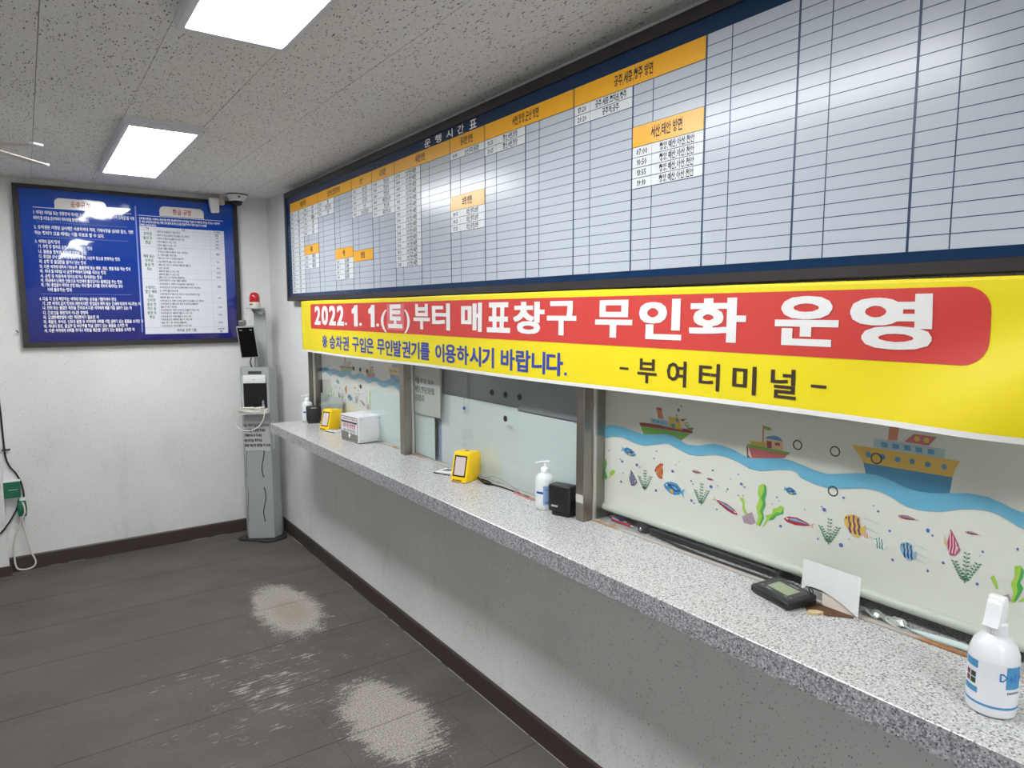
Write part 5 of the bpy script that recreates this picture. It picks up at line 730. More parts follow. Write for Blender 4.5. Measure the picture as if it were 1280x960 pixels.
HEAVY_OUT = (180, {
40:[[30,42,33,73,42,100,56,125,46,125,28,101,16,72,12,42,16,11,28,-17,46,-41,56,-41,42,-17,33,11]],41:[[28,42,25,11,17,-17,2,-41,12,-41,30,-17,42,11,47,42,42,72,30,101,12,125,2,125,17,100,25,73]],
46:[[20,20,14,19,10,15,9,9,10,4,14,0,20,-2,25,0,29,4,30,9,29,15,25,19]],48:[[85,61,80,95,66,116,45,124,24,116,10,95,5,61,10,28,24,6,45,-2,66,6,80,28],[67,61,64,37,57,21,45,15,33,21,26,37,23,61,26,86,33,102,45,108,57,102,64,86]],
49:[[54,122,40,122,31,108,13,95,13,81,34,88,34,0,54,0]],50:[[84,17,37,17,59,45,71,66,75,86,70,106,57,119,38,124,28,123,18,119,9,113,9,91,18,100,27,106,36,107,47,104,55,96,57,84,56,75,54,67,49,58,36,39,21,19,6,1,6,0,84,0]],
8251:[[29,19,18,31,86,101,98,89],[86,19,18,89,29,101,98,31],[9,64,11,68,13,70,16,71,22,71,25,70,29,66,29,64,30,61,29,58,29,56,25,52,22,51,16,51,14,52,10,56,9,58],[47,25,48,27,52,31,54,32,60,32,63,31,65,29,67,25,68,22,67,19,65,15,63,13,60,12,54,12,52,13,48,17,47,19],[47,101,48,104,50,106,54,108,57,109,63,107,65,106,66,104,67,101,68,99,67,96,65,92,63,90,60,89,54,89,52,90,48,94,47,96],[85,64,87,68,89,70,92,71,98,71,101,70,103,68,105,64,106,61,105,58,103,54,101,52,98,51,92,51,89,52,87,54,85,58]],
44396:[[9,68,9,56,75,56,75,-14,90,-14,90,56,156,56,156,68,132,68,135,90,137,108,137,138,27,138,27,126,122,126,122,108,121,90,117,68]],44428:[[22,139,22,127,84,127,83,116,82,103,80,86,55,85,30,85,8,84,10,72,24,72,38,73,54,73,54,36,69,36,69,74,84,75,114,79,113,90,101,88,95,88,97,107,98,122,98,139],[93,60,93,48,128,48,128,26,143,26,143,149,128,149,128,60],[32,39,32,-10,147,-10,147,2,47,2,47,39]],
44592:[[128,149,128,-14,143,-14,143,149],[19,131,19,119,80,119,70,83,47,53,11,28,19,16,63,47,87,86,95,131]],45768:[[127,149,127,-14,142,-14,142,149],[19,28,33,28,58,29,85,31,112,36,111,48,84,44,59,42,34,41,34,133,19,133]],
45796:[[119,149,119,-14,134,-14,134,72,161,72,161,85,134,85,134,149],[16,133,16,26,29,26,57,27,81,28,106,32,104,45,81,41,57,40,31,39,31,121,91,121,91,133]],
46989:[[33,52,33,-12,135,-12,135,52,120,52,120,32,48,32,48,52],[48,20,120,20,120,0,48,0],[120,149,120,59,135,59,135,97,159,97,159,110,135,110,135,149],[16,141,16,129,74,129,74,109,16,109,16,63,57,63,81,65,106,68,105,80,81,77,57,76,31,75,31,97,89,97,89,141]],
47484:[[9,73,9,62,156,62,156,73],[27,-12,143,-12,143,-1,42,-1,42,14,138,14,138,49,26,49,26,38,123,38,123,24,27,24],[28,85,140,85,140,96,43,96,43,110,138,110,138,144,28,144,28,133,123,133,123,120,28,120]],
47588:[[15,130,15,30,77,30,77,130],[63,118,63,42,29,42,29,118],[97,145,97,-6,111,-6,111,72,133,72,133,-14,147,-14,147,149,133,149,133,84,111,84,111,145]],
47924:[[28,140,28,76,138,76,138,140],[123,128,123,88,42,88,42,128],[9,54,9,42,75,42,75,-14,90,-14,90,42,156,42,156,54]],48148:[[15,135,15,25,91,25,91,135,77,135,77,92,30,92,30,135],[30,80,77,80,77,37,30,37],[119,149,119,-14,134,-14,134,72,161,72,161,85,134,85,134,149]],
48156:[[16,142,16,71,91,71,91,142,76,142,76,119,30,119,30,142],[30,107,76,107,76,83,30,83],[120,149,120,65,135,65,135,102,159,102,159,114,135,114,135,149],[32,-12,141,-12,141,0,47,0,47,17,135,17,135,57,32,57,32,45,121,45,121,29,32,29]],
48512:[[28,142,28,72,138,72,138,142,123,142,123,120,42,120,42,142],[42,108,123,108,123,84,42,84],[9,52,9,40,75,40,75,-14,90,-14,90,40,156,40,156,52]],49849:[[9,71,9,59,156,59,156,71],[82,44,52,41,33,31,27,15,33,-1,52,-10,82,-14,112,-10,131,-1,138,15,131,31,112,41],[82,32,104,30,118,24,123,15,118,6,104,0,82,-2,61,0,47,6,42,15,47,24,61,30],[75,146,75,139,66,119,45,104,17,96,23,84,48,91,68,103,83,119,97,103,118,91,142,84,147,96,120,104,99,119,90,139,90,146]],
49884:[[127,149,127,-14,142,-14,142,149],[52,135,52,106,46,75,30,49,8,32,17,20,35,33,49,51,60,74,70,53,84,35,101,23,110,35,88,52,73,77,67,106,67,135]],
50689:[[53,126,68,123,77,114,81,100,77,87,68,78,53,75,39,78,29,87,26,100,29,114,39,123],[89,49,60,45,42,34,35,17,42,1,60,-10,89,-14,118,-10,137,1,143,17,137,34,118,45],[89,37,111,35,124,28,129,17,124,7,111,1,89,-2,68,1,55,7,50,17,55,28,68,35],[93,113,128,113,128,88,93,88,95,96,95,105],[128,149,128,125,86,125,77,133,66,137,53,139,32,134,17,121,12,100,17,80,32,67,53,62,66,63,77,68,86,76,128,76,128,53,143,53,143,149]],
50857:[[82,44,52,41,33,31,27,15,33,-1,52,-10,82,-14,112,-10,131,-1,138,15,131,31,112,41],[82,32,104,30,118,25,123,15,118,6,104,0,82,-2,61,0,47,6,42,15,47,25,61,30],[82,134,105,132,119,126,124,116,119,106,105,99,82,97,60,99,46,106,41,116,46,126,60,132],[82,146,52,142,32,132,25,116,28,106,34,97,45,91,45,68,9,68,9,56,156,56,156,68,120,68,120,91,131,97,137,106,140,116,133,132,113,142],[60,68,60,87,67,86,74,86,82,85,90,86,98,86,105,87,105,68]],
50868:[[82,145,52,141,33,129,25,112,33,95,52,83,82,79,113,83,132,95,140,112,132,129,113,141],[82,133,104,130,118,123,124,112,118,101,104,94,82,92,61,94,46,101,41,112,46,123,61,130],[9,66,9,54,76,54,76,21,91,21,91,54,156,54,156,66],[28,37,28,-10,140,-10,140,2,43,2,43,37]],
51008:[[9,63,9,51,156,51,156,63],[82,143,52,139,32,128,25,111,32,93,52,82,82,78,113,82,133,93,140,111,133,128,113,139],[82,131,105,129,119,122,124,111,119,100,105,93,82,91,60,93,46,100,41,111,46,122,60,129],[28,37,28,-10,140,-10,140,2,43,2,43,37]],
51060:[[127,149,127,-14,142,-14,142,149],[56,136,35,129,20,110,15,80,20,49,35,30,56,23,78,30,92,49,98,80,92,110,78,129],[56,123,70,118,80,102,83,80,80,57,70,41,56,36,42,41,33,57,29,80,33,102,42,118]],
51064:[[127,149,127,30,142,30,142,149],[55,137,33,132,18,118,13,97,18,76,33,62,55,57,77,62,92,76,98,97,92,118,77,132],[55,124,69,121,79,111,83,97,79,83,69,74,55,70,41,74,31,83,27,97,31,111,41,121],[38,42,38,-10,147,-10,147,2,53,2,53,42]],
51077:[[127,149,127,61,142,61,142,149],[38,53,38,-12,142,-12,142,53,128,53,128,34,52,34,52,53],[52,22,128,22,128,0,52,0],[55,141,33,136,18,123,13,103,18,84,33,71,55,66,77,71,92,84,98,103,92,123,77,136],[55,129,70,125,79,117,83,103,79,90,70,82,55,78,41,82,31,90,27,103,31,117,41,125]],
52264:[[48,146,48,121,12,121,12,109,49,109,49,96,43,69,29,45,7,29,16,17,33,29,47,47,56,68,65,48,78,32,95,21,103,32,82,48,68,70,63,96,63,109,99,109,99,121,63,121,63,146],[119,149,119,-14,134,-14,134,69,161,69,161,82,134,82,134,149]],
52285:[[84,45,55,42,36,32,30,16,36,0,55,-10,84,-13,112,-10,130,0,137,16,130,32,112,42],[84,33,104,31,118,25,122,16,118,6,104,0,84,-2,63,0,49,6,45,16,49,25,63,31],[50,150,50,129,14,129,14,117,50,117,50,114,45,93,30,76,9,65,17,53,34,62,48,75,57,91,67,76,80,65,97,57,104,69,83,79,69,95,64,114,64,117,100,117,100,129,65,129,65,150],[120,149,120,49,135,49,135,94,159,94,159,107,135,107,135,149]],
53552:[[95,87,95,75,128,75,128,-14,143,-14,143,149,128,149,128,87],[17,134,17,25,57,25,80,27,103,30,102,42,80,39,58,38,31,37,31,76,85,76,85,88,31,88,31,122,92,122,92,134]],
53664:[[28,136,28,52,75,52,75,19,9,19,9,6,157,6,157,19,90,19,90,52,140,52,140,64,43,64,43,89,134,89,134,101,43,101,43,123,138,123,138,136]],54364:[[22,69,22,57,50,57,50,18,9,18,9,6,157,6,157,18,115,18,115,57,142,57,142,69,117,69,117,122,143,122,143,134,22,134,22,122,47,122,47,69],[65,18,65,57,100,57,100,18],[62,122,103,122,103,69,62,69]],
54616:[[57,97,36,92,22,79,17,60,22,40,36,27,57,22,77,27,91,40,96,60,91,79,77,92],[57,85,70,82,79,73,82,60,79,47,70,38,57,35,44,38,35,47,31,60,35,73,44,82],[119,149,119,-14,134,-14,134,69,161,69,161,82,134,82,134,149],[49,147,49,123,8,123,8,111,104,111,104,123,64,123,64,147]],
54868:[[59,96,71,94,80,87,83,77,80,68,71,61,59,59,46,61,37,68,34,77,37,87,46,94],[59,108,39,104,25,93,20,77,24,63,35,53,51,48,51,30,7,30,9,17,40,17,75,19,111,24,110,35,96,33,66,31,66,48,82,53,93,63,97,77,92,93,79,104],[120,149,120,-14,134,-14,134,67,160,67,160,80,134,80,134,149],[51,148,51,129,10,129,10,117,107,117,107,129,66,129,66,148]],
})
MID_OUT = (120, {
45:[[34,32,5,32,5,21,34,21]],44036:[[80,99,80,20,90,20,90,58,106,58,106,66,90,66,90,99],[11,91,11,83,50,83,37,57,6,40,10,32,47,55,61,91],[23,28,23,-7,95,-7,95,1,33,1,33,28]],
45328:[[12,48,21,48,46,49,70,52,69,60,46,57,22,56,22,94,12,94],[85,99,85,81,55,81,55,73,85,73,85,43,95,43,95,99],[26,-8,99,-8,99,0,36,0,36,12,95,12,95,38,25,38,25,30,85,30,85,20,26,20]],
48120:[[12,89,12,18,62,18,62,89],[52,81,52,26,22,26,22,81],[85,99,85,-9,95,-9,95,99]],48512:[[18,95,18,48,92,48,92,95,82,95,82,80,28,80,28,95],[28,72,82,72,82,56,28,56],[6,35,6,27,50,27,50,-9,60,-9,60,27,104,27,104,35]],
49884:[[85,99,85,-9,95,-9,95,99],[35,90,35,70,26,41,5,21,12,13,29,28,40,50,51,29,67,15,73,23,53,42,45,70,45,90]],50668:[[35,82,48,74,53,53,48,32,35,24,22,32,17,53,22,74],[60,67,85,67,85,41,61,41,62,47,62,60],[85,99,85,75,58,75,48,87,35,91,15,81,8,53,15,25,35,15,49,20,58,33,85,33,85,-9,95,-9,95,99]],
50868:[[55,96,27,91,17,75,27,59,55,53,83,59,93,75,83,91],[55,88,75,85,82,75,75,65,55,61,35,65,27,75,35,85],[6,44,6,36,51,36,51,14,61,14,61,36,104,36,104,44],[18,25,18,-7,93,-7,93,1,28,1,28,25]],
53552:[[63,58,63,50,85,50,85,-9,95,-9,95,99,85,99,85,58],[11,89,11,17,46,17,69,20,68,28,46,25,21,25,21,51,56,51,56,59,21,59,21,81,61,81,61,89]],54364:[[15,46,15,38,33,38,33,12,6,12,6,4,104,4,104,12,77,12,77,38,95,38,95,46,78,46,78,81,95,81,95,89,15,89,15,81,31,81,31,46],[43,12,43,38,67,38,67,12],[41,81,68,81,68,46,41,46]],
54665:[[33,73,16,68,10,54,16,41,33,36,50,41,56,54,50,68],[33,65,43,62,47,54,43,46,33,43,23,46,19,54,23,62],[62,29,35,24,26,10,35,-4,62,-9,88,-4,98,10,88,24],[62,21,81,18,88,10,81,1,62,-1,42,1,35,10,42,18],[65,97,65,34,74,34,74,62,88,62,88,31,97,31,97,99,88,99,88,70,74,70,74,97],[28,98,28,86,5,86,5,78,60,78,60,86,38,86,38,98]],
})

BOLD = Glyphs(BOLD_OUT, 0.022); HEAVY = Glyphs(HEAVY_OUT, 0.008, 0.030); MID = Glyphs(MID_OUT, 0.008, 0.010); BLUE = Glyphs(HEAVY_OUT, 0.008, 0.020)
# ---------------------------------------------------------------- the timetable board on the ticket wall (local x runs to the right along the wall)
U0 = -4.759; U1 = -0.06; Z0, Z1 = 1.741, 2.464
tb = thing('timetable_board', 'very long dark framed bus timetable board with yellow headings above the ticket windows', 'board', (0, -U0, Z0), R(-90))
OFF = Vector((-U0, 0, -Z0))           # frame coordinates (u, y, z) -> local of the board's root
def onboard(name, mb, mats, **k): return obj(name, mb, mats, tb, loc=OFF, **k)
W_ = 0.027
def fbar(poly): return MB().prism(poly, -0.054, -0.001, 'y')
for poly in ([(U0, Z0), (U1, Z0), (U1-W_, Z0+W_), (U0+W_, Z0+W_)], [(U0, Z1), (U1, Z1), (U1-W_, Z1-W_-0.01), (U0+W_, Z1-W_-0.01)],
             [(U0, Z0), (U0+W_, Z0+W_), (U0+W_, Z1-W_-0.01), (U0, Z1)], [(U1, Z0), (U1-W_, Z0+W_), (U1-W_, Z1-W_-0.01), (U1, Z1)]):
    onboard('frame_bar', fbar(poly), M_FRAME, bevel=0.002, seg=1)
onboard('backing_sheet', MB().box(U0+W_-0.003, U1-W_+0.003, -0.046, -0.002, Z0+W_-0.003, Z1-W_-0.007), M_NAVY)
G0, CW, RH, GT, GB = -4.647, 0.2637, 0.0296, 2.382, 1.790
NCOL = 17
onboard('grey_sheet', MB().box(G0, G0+NCOL*CW, -0.0475, -0.046, GB, GT), board_grey())
gl = MB()
def skip(c, r):   # heading plates cover the lines
    return any(c0 <= c < c0+n and r0 <= r < r0+2 for c0, n, r0, _ in HEADS)
for c in range(NCOL+1):
    gl.box(G0+c*CW-0.0026, G0+c*CW+0.0026, -0.0480, -0.0474, GB, GT)
    if c < NCOL: gl.box(G0+c*CW+0.078, G0+c*CW+0.0805, -0.0479, -0.0474, GB, GT)
for r_ in range(1, 20): gl.box(G0, G0+NCOL*CW, -0.04785, -0.0474, GT-r_*RH-0.0009, GT-r_*RH+0.0009)
onboard('grid_lines', gl, M_NAVYLINE)
for c0, n, r0, t in HEADS:
    x0, x1 = G0+c0*CW+0.003, G0+(c0+n)*CW-0.003; z1 = GT-r0*RH-0.001; z0 = z1-2*RH+0.002
    h = onboard('heading_plate', MB().box(x0, x1, -0.0492, -0.0474, z0, z1), M_YEL)
    m = MB(); BOLD.put(m, t, (x0+x1)/2, z0+0.0165, 0.036, -0.0496, sx=0.54, maxw=(x1-x0)*0.8, align='c')
    obj('lettering', m, M_BLACK, h, fix=False)
card_me = None
cb = MB().box(0.003, CW-0.003, -0.0486, -0.0474, -RH+0.0016, -0.0008)
cb.box(0.0775, 0.0788, -0.0488, -0.0486, -RH+0.0016, -0.0008, 1)
card_me = cb.mesh('card', [M_CARD, M_LINEG])
for c, runs in CARDS.items():
    for r0, rows in runs:
        for k, (t, d) in enumerate(rows):
            o = link('card', card_me, tb, OFF + Vector((G0+c*CW, 0, GT-(r0+k)*RH)))
            m = MB(); BOLD.put(m, t, 0.040, -0.0225, 0.0225, -0.0490, sx=0.78, maxw=0.056, align='c')
            BOLD.put(m, d, 0.17, -0.0235, 0.0245, -0.0490, sx=0.62, maxw=0.155, align='c')
            obj('lettering', m, M_BLACK, o, fix=False)
for ch, a, b in D['title']:
    m = MB(); MID.put(m, ch, a, 0, 0.05, -0.0468, width=b-a, fit_h=(2.388, 2.422)); onboard('title_letter', m, M_WHITE, fix=False)
# support batten seen past the banner's left end
bt = thing('batten', 'short dark support batten under the left end of the timetable board', 'batten', (0, 4.60, 1.70), R(-90))
obj('rail', MB().box(0.0, 0.30, -0.030, -0.001, 0.0, 0.040), STEELD, bt, bevel=0.002, seg=1)
# ---------------------------------------------------------------- banner
def bdisp(u, z):
    k = max(0.0, min(1.0, (u+0.98)/0.45))**2
    l = max(0.0, min(1.0, (-4.12-u)/0.3))
    s_ = min(1.0, max(0.0, (1.737-z)/0.20)); k *= s_*s_*(3-2*s_)
    return 0.0022*math.sin(u*3.1+0.6+z*3) + 0.0012*math.sin(u*7.3+z*6) - k*0.022*math.sin((u*1.0-z*1.5)*9.0+0.9) - l*0.006*math.sin((u+z*0.4)*22)
def bplane(u, z): return -0.0475 - (1.737-z)*0.010 + bdisp(u, z)
BU0, BU1 = -4.50, -0.28
bn = thing('banner', 'long yellow cloth banner with a red panel hanging below the timetable board', 'banner', (0, 4.45, 1.41), R(-90))
BOFF = Vector((4.45, 0, -1.41))
def onban(name, mb, mats, **k): return obj(name, mb, mats, bn, loc=BOFF, fix=False, **k)
def bgrid(u0f, u1f, z0f, z1f, nu, nz, eps, th=0.0):
    m = MB(); V = []; F = []
    for i in range(nu+1):
        for j in range(nz+1):
            t = j/nz; s = i/nu
            u = u0f(t)*(1-s)+u1f(t)*s; z = z0f(u)*(1-t)+z1f(u)*t
            V.append((u, bplane(u, z)-eps, z))
    for i in range(nu):
        for j in range(nz): F.append((i*(nz+1)+j, (i+1)*(nz+1)+j, (i+1)*(nz+1)+j+1, i*(nz+1)+j+1))
    m.add(V, F); return m
zb = lambda u: 1.411+(u+4.45)*0.0050+0.002*math.sin(u*4)
zt = lambda u: 1.738-max(0, (u+1.6))*0.004
M_BAN = mat('banner_yellow', rgb(232, 212, 16), 0.55, vary=0.03, scale=4, bump=0.15)
M_BRED = mat('banner_red', rgb(200, 58, 52), 0.6, vary=0.05, scale=14)
M_BWH = mat('banner_white', rgb(226, 224, 222), 0.6, vary=0.02)
M_BBLUE = mat('banner_blue', rgb(40, 62, 160), 0.6)
M_BDARK = mat('banner_dark', rgb(56, 40, 30), 0.6)
M_BPINK = mat('banner_pink', rgb(208, 108, 112), 0.6)  # plain pink for the patch behind one white letter
left = lambda t: -4.452-0.048*t**0.7
cl = bgrid(left, lambda t: BU1, zb, zt, 300, 36, 0.0); o = onban('cloth', cl, M_BAN, smooth=True)
sm = o.modifiers.new('thickness', 'SOLIDIFY'); sm.thickness = 0.0006; sm.offset = 1
hm = bgrid(left, lambda t: BU1, lambda u: zb(u)-0.003, lambda u: zb(u)+0.009, 260, 1, 0.0012); onban('hem', hm, M_BWH, smooth=True)
# red panel with rounded corners
RN, RZ0, RZ1 = 240, 1.563, 1.716
def rz(u, top):
    r_ = 0.014 if u < -2 else 0.045
    d = (u+4.288) if u < -2 else (-0.533-u)
    e = r_-math.sqrt(max(0, r_*r_-(r_-d)**2)) if d < r_ else 0
    return (RZ1-e) if top else (RZ0+e)
us = sorted(set([-4.288+(4.288-0.533)*i/RN for i in range(RN+1)]+[-4.288+0.014*(1-math.cos(i*math.pi/16)) for i in range(9)]+[-0.533-0.045*(1-math.cos(i*math.pi/20)) for i in range(11)]))
m = MB(); V = []; F = []
for u in us:
    for j in range(25):
        z = rz(u, 0)+(rz(u, 1)-rz(u, 0))*j/24; V.append((u, bplane(u, z)-0.0016, z))
for i in range(len(us)-1):
    for j in range(24): F.append((i*25+j, (i+1)*25+j, (i+1)*25+j+1, i*25+j+1))
m.add(V, F); onban('red_panel', m, M_BRED, smooth=True)
m = MB(); V = []; F = []
for i in range(7):
    for j in range(5):
        u = -3.178+i*0.19/6; z = 1.578+0.128*j/4; V.append((u, bplane(u, z)-0.0024, z))
for i in range(6):
    for j in range(4): F.append((i*5+j, (i+1)*5+j, (i+1)*5+j+1, i*5+j+1))
m.add(V, F); onban('pink_patch', m, M_BPINK, smooth=True)
def ptext(G, items, z0, z1, eps, name, mt, lab, size=0.12):
    for s_, a, b in items:      # every letter a piece of its own; a word keeps its traced width
        W = G.width(s_); k = (b-a)/W; x = a
        for ch in s_:
            if ch not in G.g: continue
            gw = (G.g[ch][3]-G.g[ch][2])*k; m = MB()
            G.put(m, ch, x, z0+0.006, size, -eps, width=gw, fit_h=(z0, z1), disp=bplane)
            onban(name, m, mt, label=lab); x += gw+0.07*k
ptext(HEAVY, D['red'], 1.588, 1.704, 0.0032, 'white_letter', M_BWH, 'large white letter on the red panel')
ptext(BLUE, D['bluet'], 1.448, 1.528, 0.0020, 'blue_letter', M_BBLUE, 'blue letter in the lower left line', 0.08)
ptext(MID, [x for x in D['dark'] if x[0] != '-'], 1.458, 1.530, 0.0020, 'dark_letter', M_BDARK, 'dark brown letter at the lower right')
for s_, a, b in D['dark']:
    if s_ == '-':
        m = MB(); m.add([(u, bplane(u, z)-0.002, z) for u, z in ((a, 1.492), (b, 1.492), (b, 1.499), (a, 1.499))], [(0, 1, 2, 3)]); onban('dash', m, M_BDARK)
# small ties that hold the banner to the board
# ---------------------------------------------------------------- blue notice board on the far wall
nb = thing('notice_board', 'large blue framed notice board of transport rules and refund table on the far wall', 'board', (-0.885, D_FAR, 1.4434), 0)
NOFF = Vector((0.885, 0, -1.4434))
def onnb(name, mb, mats, **k): return obj(name, mb, mats, nb, loc=NOFF, **k)
ax, bx, az, bz = -1.5524, -0.2235, 1.4434, 2.4645; fw = 0.033
for poly in ([(ax, az), (bx, az), (bx-fw, az+fw), (ax+fw, az+fw)], [(ax, bz), (bx, bz), (bx-fw, bz-0.024), (ax+fw, bz-0.024)], [(ax, az), (ax+fw, az+fw), (ax+fw, bz-0.024), (ax, bz)], [(bx, az), (bx-fw, az+fw), (bx-fw, bz-0.024), (bx, bz)]):
    onnb('frame_bar', MB().prism(poly, -0.036, -0.001, 'y'), M_FRAME, bevel=0.002, seg=1)
sheet = MB()
onnb('printed_sheet', MB().box(ax+fw-0.003, bx-fw+0.003, -0.030, -0.002, az+fw-0.003, bz-0.021), gradient_blue())
Y1 = -0.0304
def tabpoly(x0, x1, z0, z1, r_=0.03): return [(x0, z0), (x1, z0)]+[(x1-r_+r_*math.sin(a*math.pi/12), z1-r_+r_*math.cos(a*math.pi/12)) for a in range(6, -1, -1)]+[(x0+r_-r_*math.sin(a*math.pi/12), z1-r_+r_*math.cos(a*math.pi/12)) for a in range(0, 7)]
M_TAB = mat('tab_white', rgb(220, 216, 212), 0.15, coat=0.3)
for x0, x1, t in ((-1.337, -1.052, '운송규정'), (-0.735, -0.452, '환급 규정')):
    tabo = onnb('title_tab', MB().prism(tabpoly(x0, x1, 2.326, 2.392), -0.0308, -0.029, 'y'), M_TAB)
    m = MB(); BOLD.put(m, t, (x0+x1)/2, 2.344, 0.040, -0.0311, sx=0.75, align='c'); obj('lettering', m, M_CRIMSON, tabo, fix=False)
ln = MB()
ln.rect(-1.451, -0.907, 2.3235, 2.3265, Y1); ln.rect(-0.864, -0.325, 2.319, 2.322, Y1)
onnb('white_rule', ln, M_WHITE, fix=False)
ln = MB()
for z in (2.235, 2.141, 1.783): ln.rect(-1.44, -0.935, z, z+0.0018, Y1)
ln.rect(-0.885, -0.877, 1.53, 2.38, Y1)
onnb('blue_rule', ln, M_LINEB, fix=False)
m = MB(); IND = [-1.452, -1.437, -1.405]
LW = {0: .56, 1: .30, 2: .55, 3: .38, 4: .13, 5: .29, 6: .255, 7: .445, 8: .25, 9: .505, 10: .36, 11: .335, 12: .45, 13: .455, 14: .13, 15: .43, 16: .555, 17: .50, 18: .245, 19: .305, 20: .565, 21: .47, 22: .51}
for k, ((ind, t), z) in enumerate(zip(NOTICE_L, NOTICE_Z)):
    BOLD.put(m, t, IND[ind], z-0.012, 0.026, Y1, maxw=LW[k], sx=0.8)
onnb('rules_lettering', m, M_WHITE, fix=False, label='white lines of small print')
m = MB()
for k, t in enumerate(['승차권의 환급은 시외버스 운송사업 약관 제23조에 따라 승차권을 구입한 후 예매 및 승차일 변경 또는 이용하지', '못한 여객 승차권에 대하여는 당해 승차권에 표시된 운임을 환급하여야 하며 다음의 수수료를', '공제한 운임 잔액을 돌려드립니다.']):
    BOLD.put(m, ''.join(c for c in t if c in BOLD.g or c == ' '), -0.862, 2.293-k*0.0215, 0.0185, Y1, maxw=0.535 if k < 2 else 0.19, sx=0.62)
onnb('intro_lettering', m, M_WHITE, fix=False)
tbx0, tbx1, c1x, c2x = -0.863, -0.322, -0.767, -0.418
ta = onnb('refund_table', MB().box(tbx0, tbx1, -0.0306, -0.029, 1.516, 2.248), mat('table_white', rgb(212, 214, 222), 0.15, coat=0.2))
Y2 = -0.0309
ln = MB()
for z in (2.228, 2.114, 1.897, 1.560): ln.rect(tbx0, tbx1, z-0.0007, z+0.0007, Y2)
for r_ in REFUND[1:]: ln.rect(c1x, tbx1, r_[0]-0.0004, r_[0]+0.0004, Y2)
for x_ in (c1x, c2x): ln.rect(x_-0.0006, x_+0.0006, 1.560 if x_ == c1x else 1.516, 2.248, Y2)
obj('table_rule', ln, M_LINEG, ta, fix=False)
m = MB()
for z0, z1_, lines, pc in [(a, b, l, p_) for a, b, l, p_ in REFUND]:
    n = len(lines); h = (z0-z1_)/n
    for k, t in enumerate(lines): BOLD.put(m, t, c1x+0.008, z0-h*(k+0.5)-0.0055, min(0.0155, h*0.8), Y2, maxw=0.325, sx=0.7)
    BOLD.put(m, pc, (c2x+tbx1)/2, (z0+z1_)/2-0.006, 0.0165, Y2, align='c', sx=0.8)
for x_, t in ((-0.815, '구분'), (-0.59, '내용'), (-0.37, '수수료율')): BOLD.put(m, t, x_, 2.2325, 0.013, Y2, align='c', sx=0.9)
BOLD.put(m, '위약금 산정 기준', -0.60, 1.531, 0.023, Y2, align='c', sx=0.8)
BOLD.put(m, '100원 미만', -0.37, 1.541, 0.015, Y2, align='c', sx=0.75); BOLD.put(m, '버림', -0.37, 1.522, 0.015, Y2, align='c', sx=0.75)
obj('table_lettering', m, M_BLACK, ta, fix=False)
m = MB()
for zc, ls in GREENS:
    for k, t in enumerate(ls): BOLD.put(m, t, -0.815, zc+(len(ls)-1)*0.0145-k*0.029-0.009, 0.025, Y2, align='c', sx=0.72)
obj('green_lettering', m, M_GREEN, ta, fix=False, label='green headings')
# ---------------------------------------------------------------- sea picture blinds behind the glass
MC = {'green': (120, 176, 66), 'ochre': (214, 180, 66), 'paleblue': (142, 188, 206), 'orange': (214, 128, 88), 'red': (196, 60, 50), 'blue': (72, 142, 188), 'darkred': (160, 44, 52), 'pink': (196, 96, 100),
      'peach': (224, 188, 150), 'seaY': (168, 208, 70), 'seaG': (76, 170, 84), 'rock': (176, 152, 164), 'yellow': (228, 184, 70), 'hull': (58, 136, 180), 'grayblue': (176, 198, 202), 'wave': (104, 178, 212),
      'bubble': (86, 116, 184), 'hole': (90, 84, 78), 'white': (232, 236, 240), 'navy': (40, 60, 130), 'sky': (96, 176, 220), 'violet': (110, 50, 110), 'flame': (210, 90, 40), 'cream': (240, 214, 190), 'magenta': (186, 50, 120),
      'leaf': (60, 128, 92), 'black': (24, 24, 30), 'thread': (170, 178, 190), 'tomato': (176, 40, 60)}
MK = list(MC); MLIST = [mat('print_'+k, rgb(*v), 0.55, vary=0.03) for k, v in MC.items()]; MI = {k: i for i, k in enumerate(MK)}
def ellipse(cx, cz, rx, rz_, n=14, ang=0.0):
    c, s = math.cos(R(ang)), math.sin(R(ang))
    return [(cx+rx*math.cos(2*math.pi*i/n)*c-rz_*math.sin(2*math.pi*i/n)*s, cz+rx*math.cos(2*math.pi*i/n)*s+rz_*math.sin(2*math.pi*i/n)*c) for i in range(n)]
